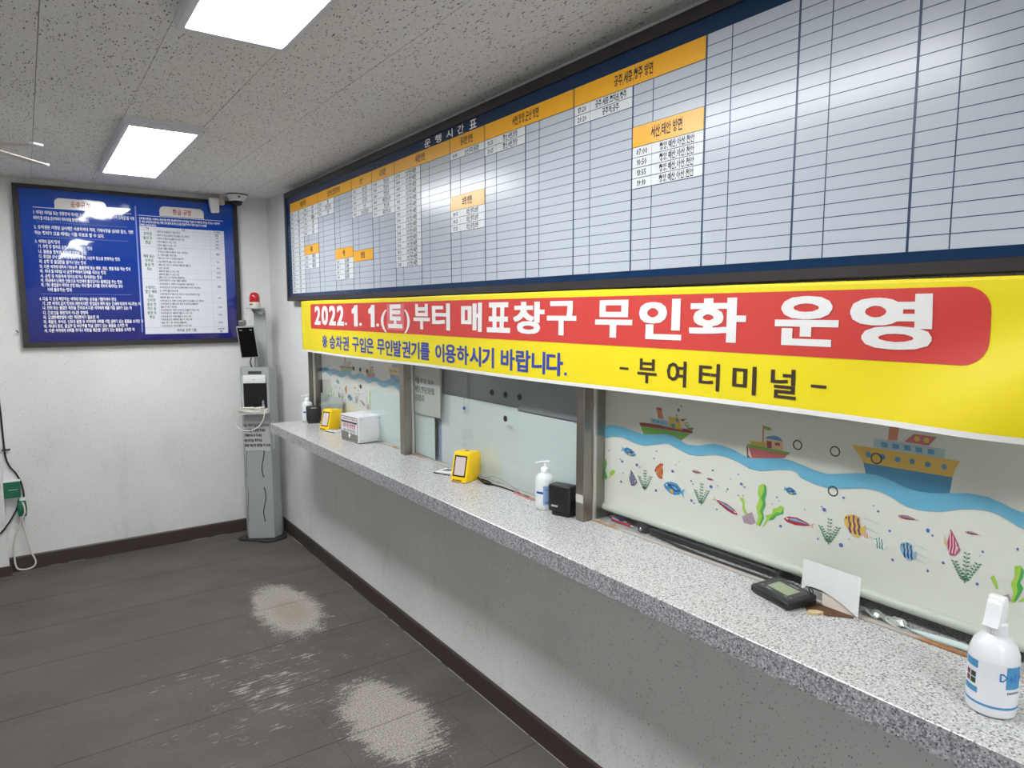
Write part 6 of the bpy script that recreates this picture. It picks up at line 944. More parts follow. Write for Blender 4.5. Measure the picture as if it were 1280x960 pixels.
def fish(mb, kind, cx, cz, w_, h_, face, ang, y):
    c, s = math.cos(R(ang)), math.sin(R(ang))
    def P(pts):   # unit fish coordinates: head at +1, tail at -1, z -1..1
        return [(cx+(x*face*w_/2)*c-(z*h_/2)*s, cz+(x*face*w_/2)*s+(z*h_/2)*c) for x, z in pts]
    def F(pts, col, k): mb.flat(P(pts), y-k*0.0001, MI[col])
    if kind == 'tang':
        F([(-.6, .1), (-1, .7), (-.85, 0), (-1, -.7), (-.6, -.1)], 'sky', 1)
        F([(1, -.1), (.75, .45), (.3, .8), (-.2, .85), (-.6, .4), (-.7, 0), (-.55, -.45), (-.1, -.85), (.4, -.8), (.8, -.5)], 'blue', 2)
        F([(.8, .1), (.4, .45), (-.2, .5), (-.55, 0), (-.2, -.3), (.3, -.1)], 'navy', 3)
        F([(.3, .25), (-.1, .35), (-.4, .05), (-.1, -.1)], 'sky', 4)
        F([(.45, -.35), (.1, -.2), (.0, -.7), (.3, -.65)], 'ochre', 4)
        F([(.82, .1), (.68, .22), (.6, .05), (.72, -.05)], 'white', 5)
    elif kind == 'slim':
        F([(-.72, 0), (-1, .8), (-.88, 0), (-1, -.8)], 'peach', 1)
        F([(1, -.1), (.7, .7), (.1, 1), (-.5, .5), (-.75, 0), (-.4, -.5), (.2, -.9), (.75, -.7)], 'tomato', 2)
        F([(.7, .3), (.2, .65), (-.35, .3), (-.6, .05), (-.1, .05), (.5, .0)], 'sky', 3)
        F([(.85, .1), (.75, .35), (.66, .1), (.75, -.1)], 'white', 4)
    elif kind.startswith('angel'):
        a, b = {'P': ('violet', 'paleblue'), 'R': ('red', 'ochre'), 'M': ('magenta', 'cream')}[kind[-1]]
        body = [(.95, -.35), (.6, .1), (.1, .6), (-.35, 1), (-.45, .5), (-.6, 0), (-.5, -.5), (-.2, -.9), (.4, -.85)]
        if kind[-1] == 'R': body = [(.95, -.1), (.55, .5), (-.1, .95), (-.7, .98), (-.5, .5), (-.7, 0), (-.55, -.5), (-.6, -.95), (.1, -.9), (.6, -.55)]
        if kind[-1] == 'M': F([(-.55, -.1), (-1, .45), (-1, -.15), (-.6, -.4)], 'peach', 1)
        F(body, a, 2)
        for x_ in (-.3, .05, .4): F([(x_-.12, .62-x_*.9), (x_+.0, .52-x_*.9), (x_+.14, -.2), (x_+.02, -.72), (x_-.1, -.74), (x_+.02, -.2)], b, 3)
        F([(.72, -.3), (.6, -.12), (.46, -.28), (.58, -.46)], 'white', 4); F([(.66, -.3), (.6, -.2), (.54, -.3), (.6, -.4)], 'black', 5)
    elif kind.startswith('idol'):
        a, b = {'Y': ('yellow', 'violet'), 'O': ('flame', 'cream'), 'G': ('leaf', 'white'), 'B': ('paleblue', 'navy')}[kind[-1]]
        if kind[-1] == 'G': a, b = 'white', 'leaf'
        if kind[-1] == 'O': a, b = 'cream', 'flame'
        F([(-.6, .0), (-1, .3), (-.95, -.6), (-.55, -.5)], a, 1)
        F([(1, .35), (.8, .8), (.2, 1), (-.4, .9), (-.5, .3), (-.75, -.5), (-.5, -.95), (0, -1), (.5, -.6), (.9, -.1)], a, 2)
        for x_ in (-.4, .0, .42): F([(x_, .92-abs(x_)*.4), (x_+.2, .95-abs(x_)*.5), (x_+.2, .4), (x_+.05, .0), (x_+.12, -.4), (x_-.05, -.8), (x_-.22, -.72), (x_-.08, -.3), (x_-.12, .1), (x_+.05, .4)], b, 3)
        F([(.9, .55), (.8, .68), (.7, .55), (.8, .42)], 'black', 4)
        if kind[-1] in 'YB':
            for q in (.75, -.1, -.75):
                F([(-.4, q), (-1.2, q+.12), (-2.0, q-.1), (-2.4, q+.1), (-2.0, q-.06), (-1.2, q+.17)], 'thread', 0)
def sprig(mb, cx, cz, w_, h_, y):
    for lean, hh in ((-.40, .62), (0.02, 1.0), (.42, .74)):
        n = 7; z0 = cz-h_*0.5
        px = lambda t: cx+lean*w_*(0.25+0.9*t**0.8)
        mb.flat([(cx, z0), (cx+w_*.02, z0), (px(1)+w_*.01, z0+h_*hh), (px(1), z0+h_*hh)], y, MI['leaf'])
        for i in range(n):
            t = (i+1)/n; x_, z_ = cx+(px(1)-cx)*t, z0+h_*hh*t
            for sd in (-1, 1):
                mb.flat([(x_, z_), (x_+sd*w_*.10, z_+h_*.012), (x_+sd*w_*.15, z_+h_*.075), (x_+sd*w_*.05, z_+h_*.06)], y-0.0001, MI['leaf'])
def mural(shift, dz, ulo, uhi, name_root):
    """the printed picture; u limits clip it to the blind"""
    mb = MB(); Y0 = -0.0006
    top = [(u+shift, z+dz) for u, z in D['top']]; bot = [(u+shift, z+dz) for u, z in D['bot']]
    # the wave goes on beyond the traced stretch
    for src, sgn in ((top, 0), (bot, 0)):
        pass
    def interp(pl, u):
        if u <= pl[0][0]: u2 = pl[0][0]+(pl[0][0]-u); return interp(pl, min(u2, pl[-1][0]-.01))
        if u >= pl[-1][0]: u2 = pl[-1][0]-(u-pl[-1][0]); return interp(pl, max(u2, pl[0][0]+.01))
        for (a, za), (b, zb_) in zip(pl, pl[1:]):
            if a <= u <= b: return za+(zb_-za)*(0 if b == a else (u-a)/(b-a))
        return pl[-1][1]
    N_ = int((uhi-ulo)/0.012)
    for i in range(N_):
        a = ulo+(uhi-ulo)*i/N_; b = ulo+(uhi-ulo)*(i+1)/N_
        mb.flat([(a, interp(bot, a)), (b, interp(bot, b)), (b, interp(top, b)), (a, interp(top, a))], Y0-0.0012, MI['wave'])
    for k, (c, pts) in enumerate(D['polys']):
        q = [(min(max(u+shift, ulo), uhi), z+dz) for u, z in pts]
        if max(p_[0] for p_ in q)-min(p_[0] for p_ in q) < 0.003: continue
        mb.flat(q, Y0-k*0.00001, MI[c])
    for c, u, z, w_, h_ in D['circ']:
        if ulo+.01 < u+shift < uhi-.01: mb.flat(ellipse(u+shift, z+dz, w_/2, h_/2, 12), Y0-0.0006, MI[c])
    for k, u, z, w_, h_, f_, a_ in D['fish']:
        if ulo+.04 < u+shift < uhi-.06: fish(mb, k, u+shift, z+dz, w_, h_, f_, a_, Y0-0.0006)
    for u, z, w_, h_ in D['fern']:
        if ulo+.04 < u+shift < uhi-.04: sprig(mb, u+shift, z+dz, w_, h_, Y0-0.0005)
    return mb
M_BLIND = mat('blind_cloth', rgb(226, 224, 216), 0.7, vary=0.02, scale=3)
M_BTUBE = mat('blind_bar', rgb(198, 202, 192), 0.4)
def blind(u0, u1, shift, dz, label):
    t = thing('roller_blind', label, 'blind', (0.0855, -(u0+u1)/2, 0.975), R(-90), 'sea picture roller blinds')
    o_ = Vector((-(u0+u1)/2, 0, -0.975))
    obj('fabric', MB().box(u0, u1, 0.0, 0.0008, 0.985, 1.66), M_BLIND, t, loc=o_)
    b = MB(); b.tube([(u0, 0.0, 0.988), (u1, 0.0, 0.988)], 0.0125, 14, steps=1); obj('bottom_bar', b, M_BTUBE, t, smooth=True, loc=o_)
    obj('sea_picture', mural(shift, dz, u0+0.002, u1-0.002, ''), MLIST, t, loc=o_, fix=False)
blind(-1.730, 0.70, 0, 0, 'white roller blind printed with boats and fish in the right ticket window')
blind(-4.505, -3.14, -2.615, 0.018, 'white roller blind printed with boats and fish in the far left ticket window')
# ================================================================== things in the middle window
M_PANEL = mat('white_board', rgb(206, 214, 214), 0.5, vary=0.02, scale=3)
M_PANELG = mat('grey_board', rgb(150, 154, 158), 0.5, vary=0.02, scale=3)
def sheet_thing(name, label, cat, y0, y1, z0, z1, x, th, mt, group=None):
    t = tag(obj(name, MB().box(0, th, -(y1-y0)/2, (y1-y0)/2, 0, z1-z0), mt, loc=(x, (y0+y1)/2, z0), bevel=0.0008, seg=1), label, cat, group); return t
sheet_thing('white_board', 'wide pale board closing the lower middle ticket window', 'board', 2.215, 2.84, CT, 1.279, 0.066, 0.006, M_PANEL)
sheet_thing('white_board', 'pale board at the right of the middle ticket window, behind the pump bottle', 'board', 1.768, 2.212, CT, 1.268, 0.064, 0.006, M_PANEL)
sheet_thing('grey_board', 'grey board closing the upper middle ticket window', 'board', 1.766, 2.84, 1.10, 1.60, 0.082, 0.006, M_PANELG)
sheet_thing('grey_board', 'smaller grey board overlapping the upper right of the middle window', 'board', 1.768, 2.212, 1.272, 1.59, 0.068, 0.004, mat('grey_board2', rgb(142, 146, 151), 0.5))
sheet_thing('blue_folder', 'pale blue folder standing on edge beside the narrow white board', 'folder', 2.815, 2.885, CT, 1.22, 0.074, 0.012, mat('folder_blue', rgb(158, 178, 204), 0.5))
t = thing('narrow_board', 'narrow curved white board at the left of the middle ticket window', 'board', (0.048, 2.985, CT))
m = MB(); V = []; F = []
for i in range(9):
    a = i/8; y = -0.105+0.21*a; b = 0.006*math.sin(a*math.pi)
    top = 0.285-0.006*a+0.004*math.sin(a*math.pi)
    V += [(b, y, 0.004), (b, y, top), (b+0.004, y, top), (b+0.004, y, 0.004)]
for i in range(8):
    for k in range(4): F.append((i*4+k, i*4+(k+1) % 4, (i+1)*4+(k+1) % 4, (i+1)*4+k))
F += [(0, 1, 2, 3), (35, 34, 33, 32)]
m.add(V, F); obj('panel', m, mat('panel_greenwhite', rgb(200, 212, 210), 0.5), t)
t = thing('notice_sheet', 'printed grey notice taped inside the middle window by its left post', 'notice', (0.0395, 2.928, 1.165), R(-90))
obj('sheet', MB().box(-0.137, 0.137, 0, 0.001, 0, 0.31), mat('notice_grey', rgb(182, 184, 180), 0.6), t)
obj('edge_strip', MB().box(0.128, 0.137, -0.002, 0.0, 0, 0.31), mat('strip_brown', rgb(96, 92, 84), 0.5), t)
m = MB()
for k, s_ in enumerate(SHEET_T): BOLD.put(m, s_, -0.128, 0.152-k*0.044, 0.036, -0.0005, maxw=(0.19, 0.20, 0.10)[k])
obj('lettering', m, M_BLACK, t, fix=False)
t = thing('hanging_clip', 'small blue clip hanging on a thread in the middle window', 'clip', (0.050, 2.605, 1.236))
m = MB().tube([(0, 0, 0.008), (0.001, 0, 0.19), (0, 0.0, 0.37)], 0.0008, 5, steps=1); obj('thread', m, mat('grey_thread', rgb(120, 124, 134), 0.6), t)
m = MB().lathe([(0.001, -0.006), (0.006, -0.004), (0.0075, 0.002), (0.004, 0.008), (0.001, 0.010)], 10); obj('clip', m, mat('clip_blue', rgb(40, 70, 170), 0.35), t, smooth=True)
sheet_thing('acrylic_sheet', 'plain white sheet covering the lower right of the far left ticket window', 'sheet', 3.205, 3.615, CT, 1.232, 0.043, 0.003, mat('sheet_white', rgb(204, 216, 214), 0.4))
t = thing('tablet_sheet', 'milky leaning sheet with a dark edge in the far left window corner', 'sheet', (0.060, 4.28, CT))
obj('panel', MB().box(0, 0.002, -0.19, 0.19, 0, 0.18), mat('milky', rgb(190, 200, 194), 0.3), t)
# ================================================================== things on the counter
def on(z=CT): return z
# pump bottles
M_BOT = mat('bottle_milky', rgb(218, 222, 222), 0.3, coat=0.3); M_LBL = mat('label_blue', rgb(140, 166, 206), 0.5, vary=0.12, scale=300); M_BLUE = mat('band_blue', rgb(20, 50, 150), 0.4)
M_PUMP = mat('pump_white', rgb(232, 232, 234), 0.35)
def arc_label(r_, a0, a1, z0, z1, n=12):
    m = MB(); V = []; F = []
    for i in range(n+1):
        a = R(a0+(a1-a0)*i/n)
        for z in (z0, z1): V.append((r_*math.cos(a), r_*math.sin(a), z))
    for i in range(n): F.append((2*i, 2*i+2, 2*i+3, 2*i+1))
    m.add(V, F); return m
def pump_bottle(x, y, label, rot=0.0, s=1.0):
    t = thing('pump_bottle', label, 'bottle', (x, y, CT), rot, 'hand gel pump bottles')
    m = MB().lathe([(0.0, 0.0), (0.030, 0.0), (0.0345, 0.005), (0.0350, 0.02), (0.0350, 0.105), (0.033, 0.118), (0.026, 0.129), (0.016, 0.134), (0.013, 0.136), (0.013, 0.139)], 28)
    obj('body', m, M_BOT, t, smooth=True)
    m = MB().lathe([(0.015, 0.136), (0.015, 0.150), (0.012, 0.154), (0.006, 0.156), (0.0045, 0.158), (0.0045, 0.170)], 18); obj('collar', m, M_PUMP, t, smooth=True)
    m = MB().tube([(0.014, -0.010, 0.1765), (0, 0, 0.1760), (-0.022, 0.014, 0.1735), (-0.030, 0.019, 0.1700)], 0.0036, 8); obj('spout', m, M_PUMP, t, smooth=True)
    lb = obj('label', arc_label(0.0353, 222, 330, 0.022, 0.092), M_LBL, t, smooth=True, label='pale blue printed label')
    obj('band', arc_label(0.0353, 175, 222, 0.062, 0.070), M_BLUE, t, smooth=True)
    m = arc_label(0.0355, 232, 300, 0.0765, 0.0785); m2 = arc_label(0.0355, 232, 280, 0.030, 0.033); m.add(m2.v, m2.f); m3 = arc_label(0.0355, 290, 325, 0.022, 0.033); m.add(m3.v, m3.f)
    obj('print', m, M_BLUE, lb, fix=False)
    return t
pump_bottle(-0.016, 1.932, 'white pump bottle with blue label beside the black intercom of the middle window')
pump_bottle(-0.052, 4.425, 'white pump bottle at the far left end of the counter', R(30))
# trigger bottle
t = thing('spray_bottle', 'large white trigger bottle with blue and white label at the right end of the counter', 'bottle', (-0.143, 0.454, CT))
t.scale = (0.83, 0.83, 0.885)
m = MB().lathe([(0, 0), (0.038, 0.0), (0.0455, 0.004), (0.0475, 0.014), (0.0475, 0.112), (0.046, 0.128), (0.040, 0.145), (0.029, 0.158), (0.020, 0.164), (0.0185, 0.168)], 48)
obj('body', m, mat('bottle_white', rgb(228, 229, 234), 0.28, vary=0.01, coat=0.3), t, smooth=True)
obj('label', arc_label(0.0478, 90, 330, 0.020, 0.116, 30), mat('label_white', rgb(226, 226, 232), 0.4, vary=0.02), t, smooth=True)
m = MB()
def padd(m, q): m.add(q.v, q.f)
padd(m, arc_label(0.0480, 122, 164, 0.096, 0.112)); padd(m, arc_label(0.0480, 120, 166, 0.044, 0.056)); padd(m, arc_label(0.0480, 228, 272, 0.066, 0.112))
padd(m, arc_label(0.0481, 100, 330, 0.0225, 0.0275, 30))
obj('blue_print', m, mat('print_blue', rgb(30, 96, 190), 0.4), t, smooth=True, fix=False, label='blue bars and panels of the label')
m = MB()
for a0, a1, mi_ in ((128, 142, 0), (145, 160, 1)):
    for z0, z1_ in ((0.062, 0.073), (0.075, 0.086)):
        q = arc_label(0.0481, a0, a1, z0, z1_, 3); m.add(q.v, q.f, mi_)
obj('colour_squares', m, [mat('sq_red', rgb(110, 50, 46), 0.5), mat('sq_green', rgb(20, 60, 40), 0.5)], t, fix=False)
def arc_text(G, s_, a0, z, size, r_, sx=1.0):
    q = MB(); G.put(q, s_, 0, 0, size, 0, sx=sx); q.v = [(r_*math.cos(R(a0)+v[0]/r_), r_*math.sin(R(a0)+v[0]/r_), z+v[2]) for v in q.v]; return q
obj('lettering', arc_text(BOLD, 'DeLio', 213, 0.082, 0.024, 0.0483), mat('print_blue2', rgb(40, 110, 190), 0.4), t, fix=False, label='blue letters')
obj('lettering', arc_text(BOLD, 'sanitizer', 232, 0.056, 0.009, 0.0483), M_NAVYLINE, t, fix=False)
m = MB().lathe([(0.0185, 0.162), (0.0205, 0.164), (0.0205, 0.186), (0.0165, 0.190), (0.0165, 0.192)], 28); 
for k in range(24):
    a = 2*math.pi*k/24; m.tube([(0.0207*math.cos(a), 0.0207*math.sin(a), 0.166), (0.0207*math.cos(a), 0.0207*math.sin(a), 0.185)], 0.0007, 4, steps=1)
obj('ribbed_collar', m, M_PUMP, t, smooth=True)
m = MB().prism([(-0.020, 0.190), (0.014, 0.190), (0.017, 0.205), (0.013, 0.222), (0.010, 0.238), (0.004, 0.244), (-0.010, 0.242), (-0.012, 0.232), (-0.009, 0.215), (-0.014, 0.205)], -0.016, 0.016, 'y')
hd_ = obj('trigger_head', m, M_PUMP, t, bevel=0.003, seg=2, smooth=True, rotz=R(-2))
m = MB().prism([(-0.010, 0.236), (-0.018, 0.232), (-0.022, 0.214), (-0.030, 0.192), (-0.036, 0.184), (-0.030, 0.181), (-0.018, 0.190), (-0.010, 0.214)], -0.0155, 0.0155, 'y')
obj('trigger', m, M_PUMP, t, bevel=0.0025, seg=2, smooth=True, rotz=R(-2))
# intercoms
def intercom(x, y, rot, label):
    t = thing('intercom', label, 'intercom', (x, y, CT), rot, 'black counter intercoms')
    obj('housing', MB().box(-0.046, 0.046, -0.024, 0.030, 0.016, 0.112), M_PLB, t, bevel=0.007, seg=3, smooth=True)
    m = MB().prism([(-0.034, -0.016), (0.034, -0.016), (0.040, 0.028), (-0.040, 0.028)], 0.0, 0.016, 'z'); obj('stand', m, M_PLB, t, bevel=0.002, seg=1)
    m = MB()
    for k in range(7): m.box(-0.030, 0.030, -0.0252, -0.0238, 0.050+k*0.007, 0.0525+k*0.007)
    obj('grille', m, mat('grille_black', rgb(12, 12, 13), 0.6), t)
    obj('badge', MB().box(-0.016, 0.016, -0.0256, -0.024, 0.100, 0.105) if rot > -1 else MB().box(-0.03, -0.004, -0.0256, -0.024, 0.034, 0.040), mat('badge_grey', rgb(170, 170, 172), 0.4), t)
    m = MB().lathe([(0.007, 0), (0.007, 0.004), (0.005, 0.006)], 14, (0.046, 0.008, 0.055), M=Matrix.Rotation(R(90), 4, 'Y')); obj('knob', m, M_PLB, t, smooth=True)
    return t
intercom(-0.018, 1.828, R(-72), 'black plastic intercom beside the steel post of the right window')
intercom(-0.040, 4.335, R(-16), 'black plastic intercom between the far pump bottle and the yellow scanner')
# yellow barcode scanners
def scanner(x, y, rot, label):
    t = thing('ticket_scanner', label, 'scanner', (x, y, CT), rot, 'yellow ticket scanners')
    prof = [(0.0, 0.002), (0.085, 0.0), (0.117, 0.028), (0.118, 0.105), (0.112, 0.118), (0.100, 0.124), (0.045, 0.126), (0.034, 0.122), (0.008, 0.020)]
    m = MB().prism([(p_[0], p_[1]) for p_ in prof], -0.041, 0.041, 'x'); obj('shell', m, M_SHYEL, t, bevel=0.0035, seg=2, smooth=True)
    # recessed window on the slanted front
    d = Vector((0.026, 0.102)).normalized(); nrm = Vector((-d.y, d.x))
    def fr(u, s_, o_): q = Vector((0.008, 0.020))+d*s_+nrm*o_; return (u, q.x, q.y)
    m = MB(); a = [(-0.032, 0.004), (0.032, 0.004), (0.032, 0.094), (-0.032, 0.094)]; b = [(-0.026, 0.010), (0.026, 0.010), (0.026, 0.088), (-0.026, 0.088)]
    m.add([fr(u, s_, 0.0008) for u, s_ in a]+[fr(u, s_, 0.0008) for u, s_ in b], [(i, (i+1) % 4, 4+(i+1) % 4, 4+i) for i in range(4)])
    obj('window_rim', m, M_PLB, t, fix=False)
    m = MB().add([fr(u, s_, 0.0006) for u, s_ in b], [(0, 1, 2, 3)]); obj('scan_window', m, M_PLG, t, fix=False)
    obj('badge', MB().box(-0.026, -0.018, -0.0012, 0.0035, 0.006, 0.012), mat('badge_blue', rgb(60, 110, 190), 0.4), t)
    m = MB().box(-0.015, 0.018, 0.001, 0.004, 0.006, 0.0115); obj('small_print', m, mat('print_brown', rgb(120, 96, 20), 0.5), t)
    m = MB().lathe([(0.011, 0), (0.011, 0.0008)], 16, (0.0, 0.072, 0.1258)); obj('top_mark', m, mat('mark_brown', rgb(150, 120, 10), 0.5), t)
    return t
scanner(-0.083, 2.445, R(-67), 'yellow ticket scanner in front of the middle ticket window')
scanner(-0.090, 4.030, R(-72), 'yellow ticket scanner beside the far black intercom')
# flat card readers
def reader(x, y, rot, label, sc):
    t = thing('card_reader', label, 'card reader', (x, y, CT), rot, 'flat white card readers')
    obj('body', MB().prism([(-0.048, 0.0), (0.048, 0.0), (0.046, 0.014), (-0.046, 0.009)], -0.038, 0.038, 'y'), M_BWHITE, t, bevel=0.0025, seg=2, smooth=True)
    m = MB().add([(-0.022, -0.020, 0.0123), (0.024, -0.020, 0.0137), (0.024, 0.022, 0.0137), (-0.022, 0.022, 0.0123)], [(0, 1, 2, 3)])
    obj('screen', m, sc, t, fix=False)
    obj('foot', MB().box(-0.050, 0.04, -0.042, -0.03, 0, 0.004), M_PLB, t)
reader(-0.024, 2.625, R(-70), 'flat white card reader with grey screen by the middle scanner', mat('screen_grey', rgb(120, 128, 132), 0.25))
reader(-0.040, 3.945, R(-75), 'flat white card reader with gold strip between the far scanner and the white box', mat('screen_gold', rgb(150, 128, 74), 0.3))
# white slotted return box
t = thing('ticket_return_box', 'white slotted ticket return box with red and black lettering', 'box', (-0.097, 3.590, CT+0.0006), R(-84.7))
W2 = 0.108
bx_ = MB().box(-W2, W2, 0.0, 0.138, 0.004, 0.148); obj('case', bx_, M_BWHITE, t, bevel=0.003, seg=2, smooth=True)
m = MB()
for sx_ in (-1, 1):
    for yy in (0.010, 0.128): m.lathe([(0.006, 0), (0.007, 0.005)], 10, (sx_*(W2-0.012), yy, 0))
obj('foot', m, M_RUBBER, t)
def frame_rect(x0, x1, z0, z1, w2, y):
    m = MB(); m.rect(x0, x1, z0, z0+w2, y); m.rect(x0, x1, z1-w2, z1, y); m.rect(x0, x0+w2, z0+w2, z1-w2, y); m.rect(x1-w2, x1, z0+w2, z1-w2, y); return m
obj('front_panel', MB().box(-0.096, 0.096, -0.0015, 0.0, 0.010, 0.141), mat('panel_white', rgb(224, 224, 228), 0.4), t)
obj('panel_border', frame_rect(-0.096, 0.096, 0.010, 0.141, 0.004, -0.0018), M_PLB, t, fix=False)
obj('slot', MB().box(-0.088, 0.088, -0.0028, -0.0015, 0.105, 0.114), M_PLB, t, label='long black slot')
m = MB().flat([(-0.092, 0.014), (0.092, 0.014), (0.092, 0.046), (-0.092, 0.055)], -0.0019); obj('grey_field', m, mat('field_grey', rgb(122, 116, 108), 0.5), t, fix=False)
m = MB(); BOLD.put(m, BOX_T[1], 0, 0.078, 0.028, -0.0021, width=0.150, align='c'); BOLD.put(m, BOX_T[0], 0, 0.121, 0.014, -0.0021, width=0.16, align='c')
obj('red_lettering', m, mat('sign_red', rgb(180, 40, 52), 0.5), t, fix=False, label='red letters')
m = MB(); BOLD.put(m, BOX_T[2], 0, 0.054, 0.019, -0.0023, width=0.140, align='c'); obj('lettering', m, M_BLACK, t, fix=False)
m = MB().flat([(-0.004, 0.060), (0.006, 0.060), (0.006, 0.042), (0.014, 0.046), (0.016, 0.036), (0.006, 0.024), (0.002, 0.018), (-0.004, 0.022), (-0.012, 0.034), (-0.010, 0.042), (-0.004, 0.038)], -0.0026); obj('hand_symbol', m, M_WHITE, t, fix=False, label='white pointing hand')
for yy in (0.012, 0.022, 0.116, 0.128):
    for zz in (0.016, 0.134):
        m = MB().lathe([(0.0022, 0), (0.0018, 0.001)], 8, (W2, yy, zz), M=Matrix.Rotation(R(90), 4, 'Y')); obj('screw', m, mat('screw_dark', rgb(70, 70, 72), 0.4, metal=0.6), t)
# customer display
t = thing('customer_display', 'black counter display with a pale green screen in front of the right window', 'display', (-0.020, 0.955, CT+0.003), R(-104))
obj('case', MB().prism([(-0.046, 0.0), (0.046, 0.0), (0.046, 0.027), (-0.046, 0.018)], -0.066, 0.066, 'x'), M_PLB, t, bevel=0.005, seg=3, smooth=True)
def tp(x, y, o_=0.0006): return (x, y, 0.0225+(y/0.092)*0.009+o_)
m = MB().add([tp(-0.052, -0.034), (tp(0.054, -0.034)), tp(0.054, 0.036), tp(-0.052, 0.036)], [(0, 1, 2, 3)]); obj('bezel', m, mat('bezel_grey', rgb(48, 48, 50), 0.3), t, fix=False)
m = MB().add([tp(-0.036, -0.018, .001), tp(0.036, -0.018, .001), tp(0.036, 0.022, .001), tp(-0.036, 0.022, .001)], [(0, 1, 2, 3)]); obj('screen', m, mat('lcd', rgb(146, 156, 124), 0.15), t, fix=False, label='pale green liquid crystal screen')
m = MB()
for x0, x1, y0 in ((-0.030, -0.012, -0.027), (0.030, 0.040, -0.025), (0.044, 0.052, -0.022), (-0.010, 0.020, 0.029), (-0.048, -0.044, -0.025)): m.add([tp(x0, y0, .001), tp(x1, y0, .001), tp(x1, y0+0.003, .001), tp(x0, y0+0.003, .001)], [(0, 1, 2, 3)])
obj('key_print', m, M_LINEG, t, fix=False)
m = MB().tube([(0.062, 0.034, 0.026), (0.066, 0.030, 0.040), (0.062, 0.024, 0.046), (0.056, 0.028, 0.040), (0.058, 0.034, 0.027)], 0.0014, 6); obj('cable_loop', m, M_PLB, t, smooth=True)
m = MB().lathe([(0.003, 0), (0.003, 0.003), (0.0015, 0.0045)], 10, (-0.012, 0.044, 0.0262)); m.lathe([(0.003, 0), (0.003, 0.003), (0.0015, 0.0045)], 10, (0.002, 0.044, 0.0262)); obj('rivet', m, mat('chrome', rgb(220, 220, 220), 0.15, metal=1), t, smooth=True)
# paper with arched foot
t = thing('paper_card', 'white paper card with an arched foot leaning on the glass behind the display', 'card', (0.018, 0.855, CT), R(-90))
zl, zr = 0.100, 0.100
outer = [(-0.073, 0.022), (-0.073, 0.104), (0.073, 0.102), (0.073, 0.0045)]
arc = [(0.073-0.146*k/12, 0.0045+0.036*math.sin(min(1, k/11)*math.pi*0.62)+0.0) for k in range(1, 12)]
m = MB(); V = []; pl = outer+arc
m.prism(pl, -0.0004, 0.0004, 'y'); m.v = [(x, y+(z-0.05)*0.06, z) for x, y, z in m.v]
obj('sheet', m, M_PWHITE, t)
m = MB().prism([(-0.02, 0.002), (0.06, 0.002), (0.040, 0.020), (0.010, 0.032), (-0.02, 0.034)], 0.004, 0.0046, 'y'); obj('flap', m, mat('flap_cream', rgb(226, 216, 206), 0.7), t)
# mask, bag, pens, bar, cables behind the glass
t = thing('face_mask', 'folded white face mask with ear loops behind the glass near the spray bottle', 'mask', (0.055, 0.60, CT))
m = MB(); V = []; F = []
for i in range(13):
    a = i/12; y = -0.085+0.17*a; w_ = 0.020*math.sin(math.pi*min(1, 0.08+a*0.95))**0.6+0.002
    for j in range(5):
        b = j/4-0.5; V.append((b*w_+0.004*math.sin(a*6), y, 0.004+0.010*(1-4*b*b)*math.sin(math.pi*a)**0.5+0.001))
for i in range(12):
    for j in range(4): F.append((i*5+j, (i+1)*5+j, (i+1)*5+j+1, i*5+j+1))
m.add(V, F); o = obj('cloth', m, mat('mask_white', rgb(214, 226, 226), 0.8), t, smooth=True)
s_ = o.modifiers.new('thickness', 'SOLIDIFY'); s_.thickness = 0.0015
m = MB().tube([(0.0, 0.085, 0.006), (0.016, 0.115, 0.004), (0.010, 0.140, 0.010), (-0.008, 0.125, 0.006), (-0.018, 0.07, 0.004), (-0.012, 0.045, 0.003)], 0.0013, 6)
m.tube([(0.0, 0.06, 0.008), (-0.012, 0.03, 0.004), (-0.018, -0.01, 0.004), (-0.008, -0.07, 0.006)], 0.0012, 6)
obj('ear_loop', m, M_WHITE, t, smooth=True)
t = thing('plastic_wrapper', 'crumpled clear plastic wrapper behind the glass', 'wrapper', (0.066, 0.748, CT))
m = MB(); V = []; F = []
for i in range(11):
    for j in range(5):
        V.append((-0.014+0.028*j/4+random.uniform(-.002, .002), -0.05+0.1*i/10, 0.002+random.uniform(0, 0.013)*(1 if 0 < i < 10 else 0.3)))
for i in range(10):
    for j in range(4): F.append((i*5+j, (i+1)*5+j, (i+1)*5+j+1, i*5+j+1))
m.add(V, F); obj('film', m, mat('wrapper_film', rgb(190, 194, 186), 0.15, spec=0.9), t)
for nm, c_, y_, lab in (('pen', (44, 52, 120), (0.093, 1.700, 1.632), 'dark blue pen behind the glass by the steel post'), ('pen', (170, 44, 52), (0.078, 1.675, 1.585), 'red pen behind the glass by the steel post')):
    t = thing(nm, lab, 'pen', (y_[0], (y_[1]+y_[2])/2, CT+0.0062), 0, 'pens behind the glass')
    L_ = (y_[1]-y_[2])/2
    m = MB().tube([(0, L_, 0), (0, -L_, 0)], 0.0048, 10, steps=1); obj('barrel', m, mat('pen_%d' % c_[0], rgb(*c_), 0.3), t, smooth=True)
    m = MB().tube([(0, -L_, 0), (0, -L_-0.012, 0)], 0.0026, 8, steps=1); obj('tip', m, M_BWHITE, t, smooth=True)
    m = MB().box(-0.001, 0.001, L_-0.03, L_, 0.0045, 0.0062); obj('clip', m, M_BWHITE, t)
t = thing('metal_bar', 'black metal lock bar lying behind the glass of the right window', 'bar', (0.090, 1.30, CT+0.001))
obj('rail', MB().box(-0.010, 0.010, -0.26, 0.22, 0.002, 0.020), M_PLB, t, bevel=0.002, seg=1)
obj('lock_block', MB().box(-0.022, 0.014, 0.205, 0.245, 0.0, 0.030), M_PLB, t, bevel=0.003, seg=2)
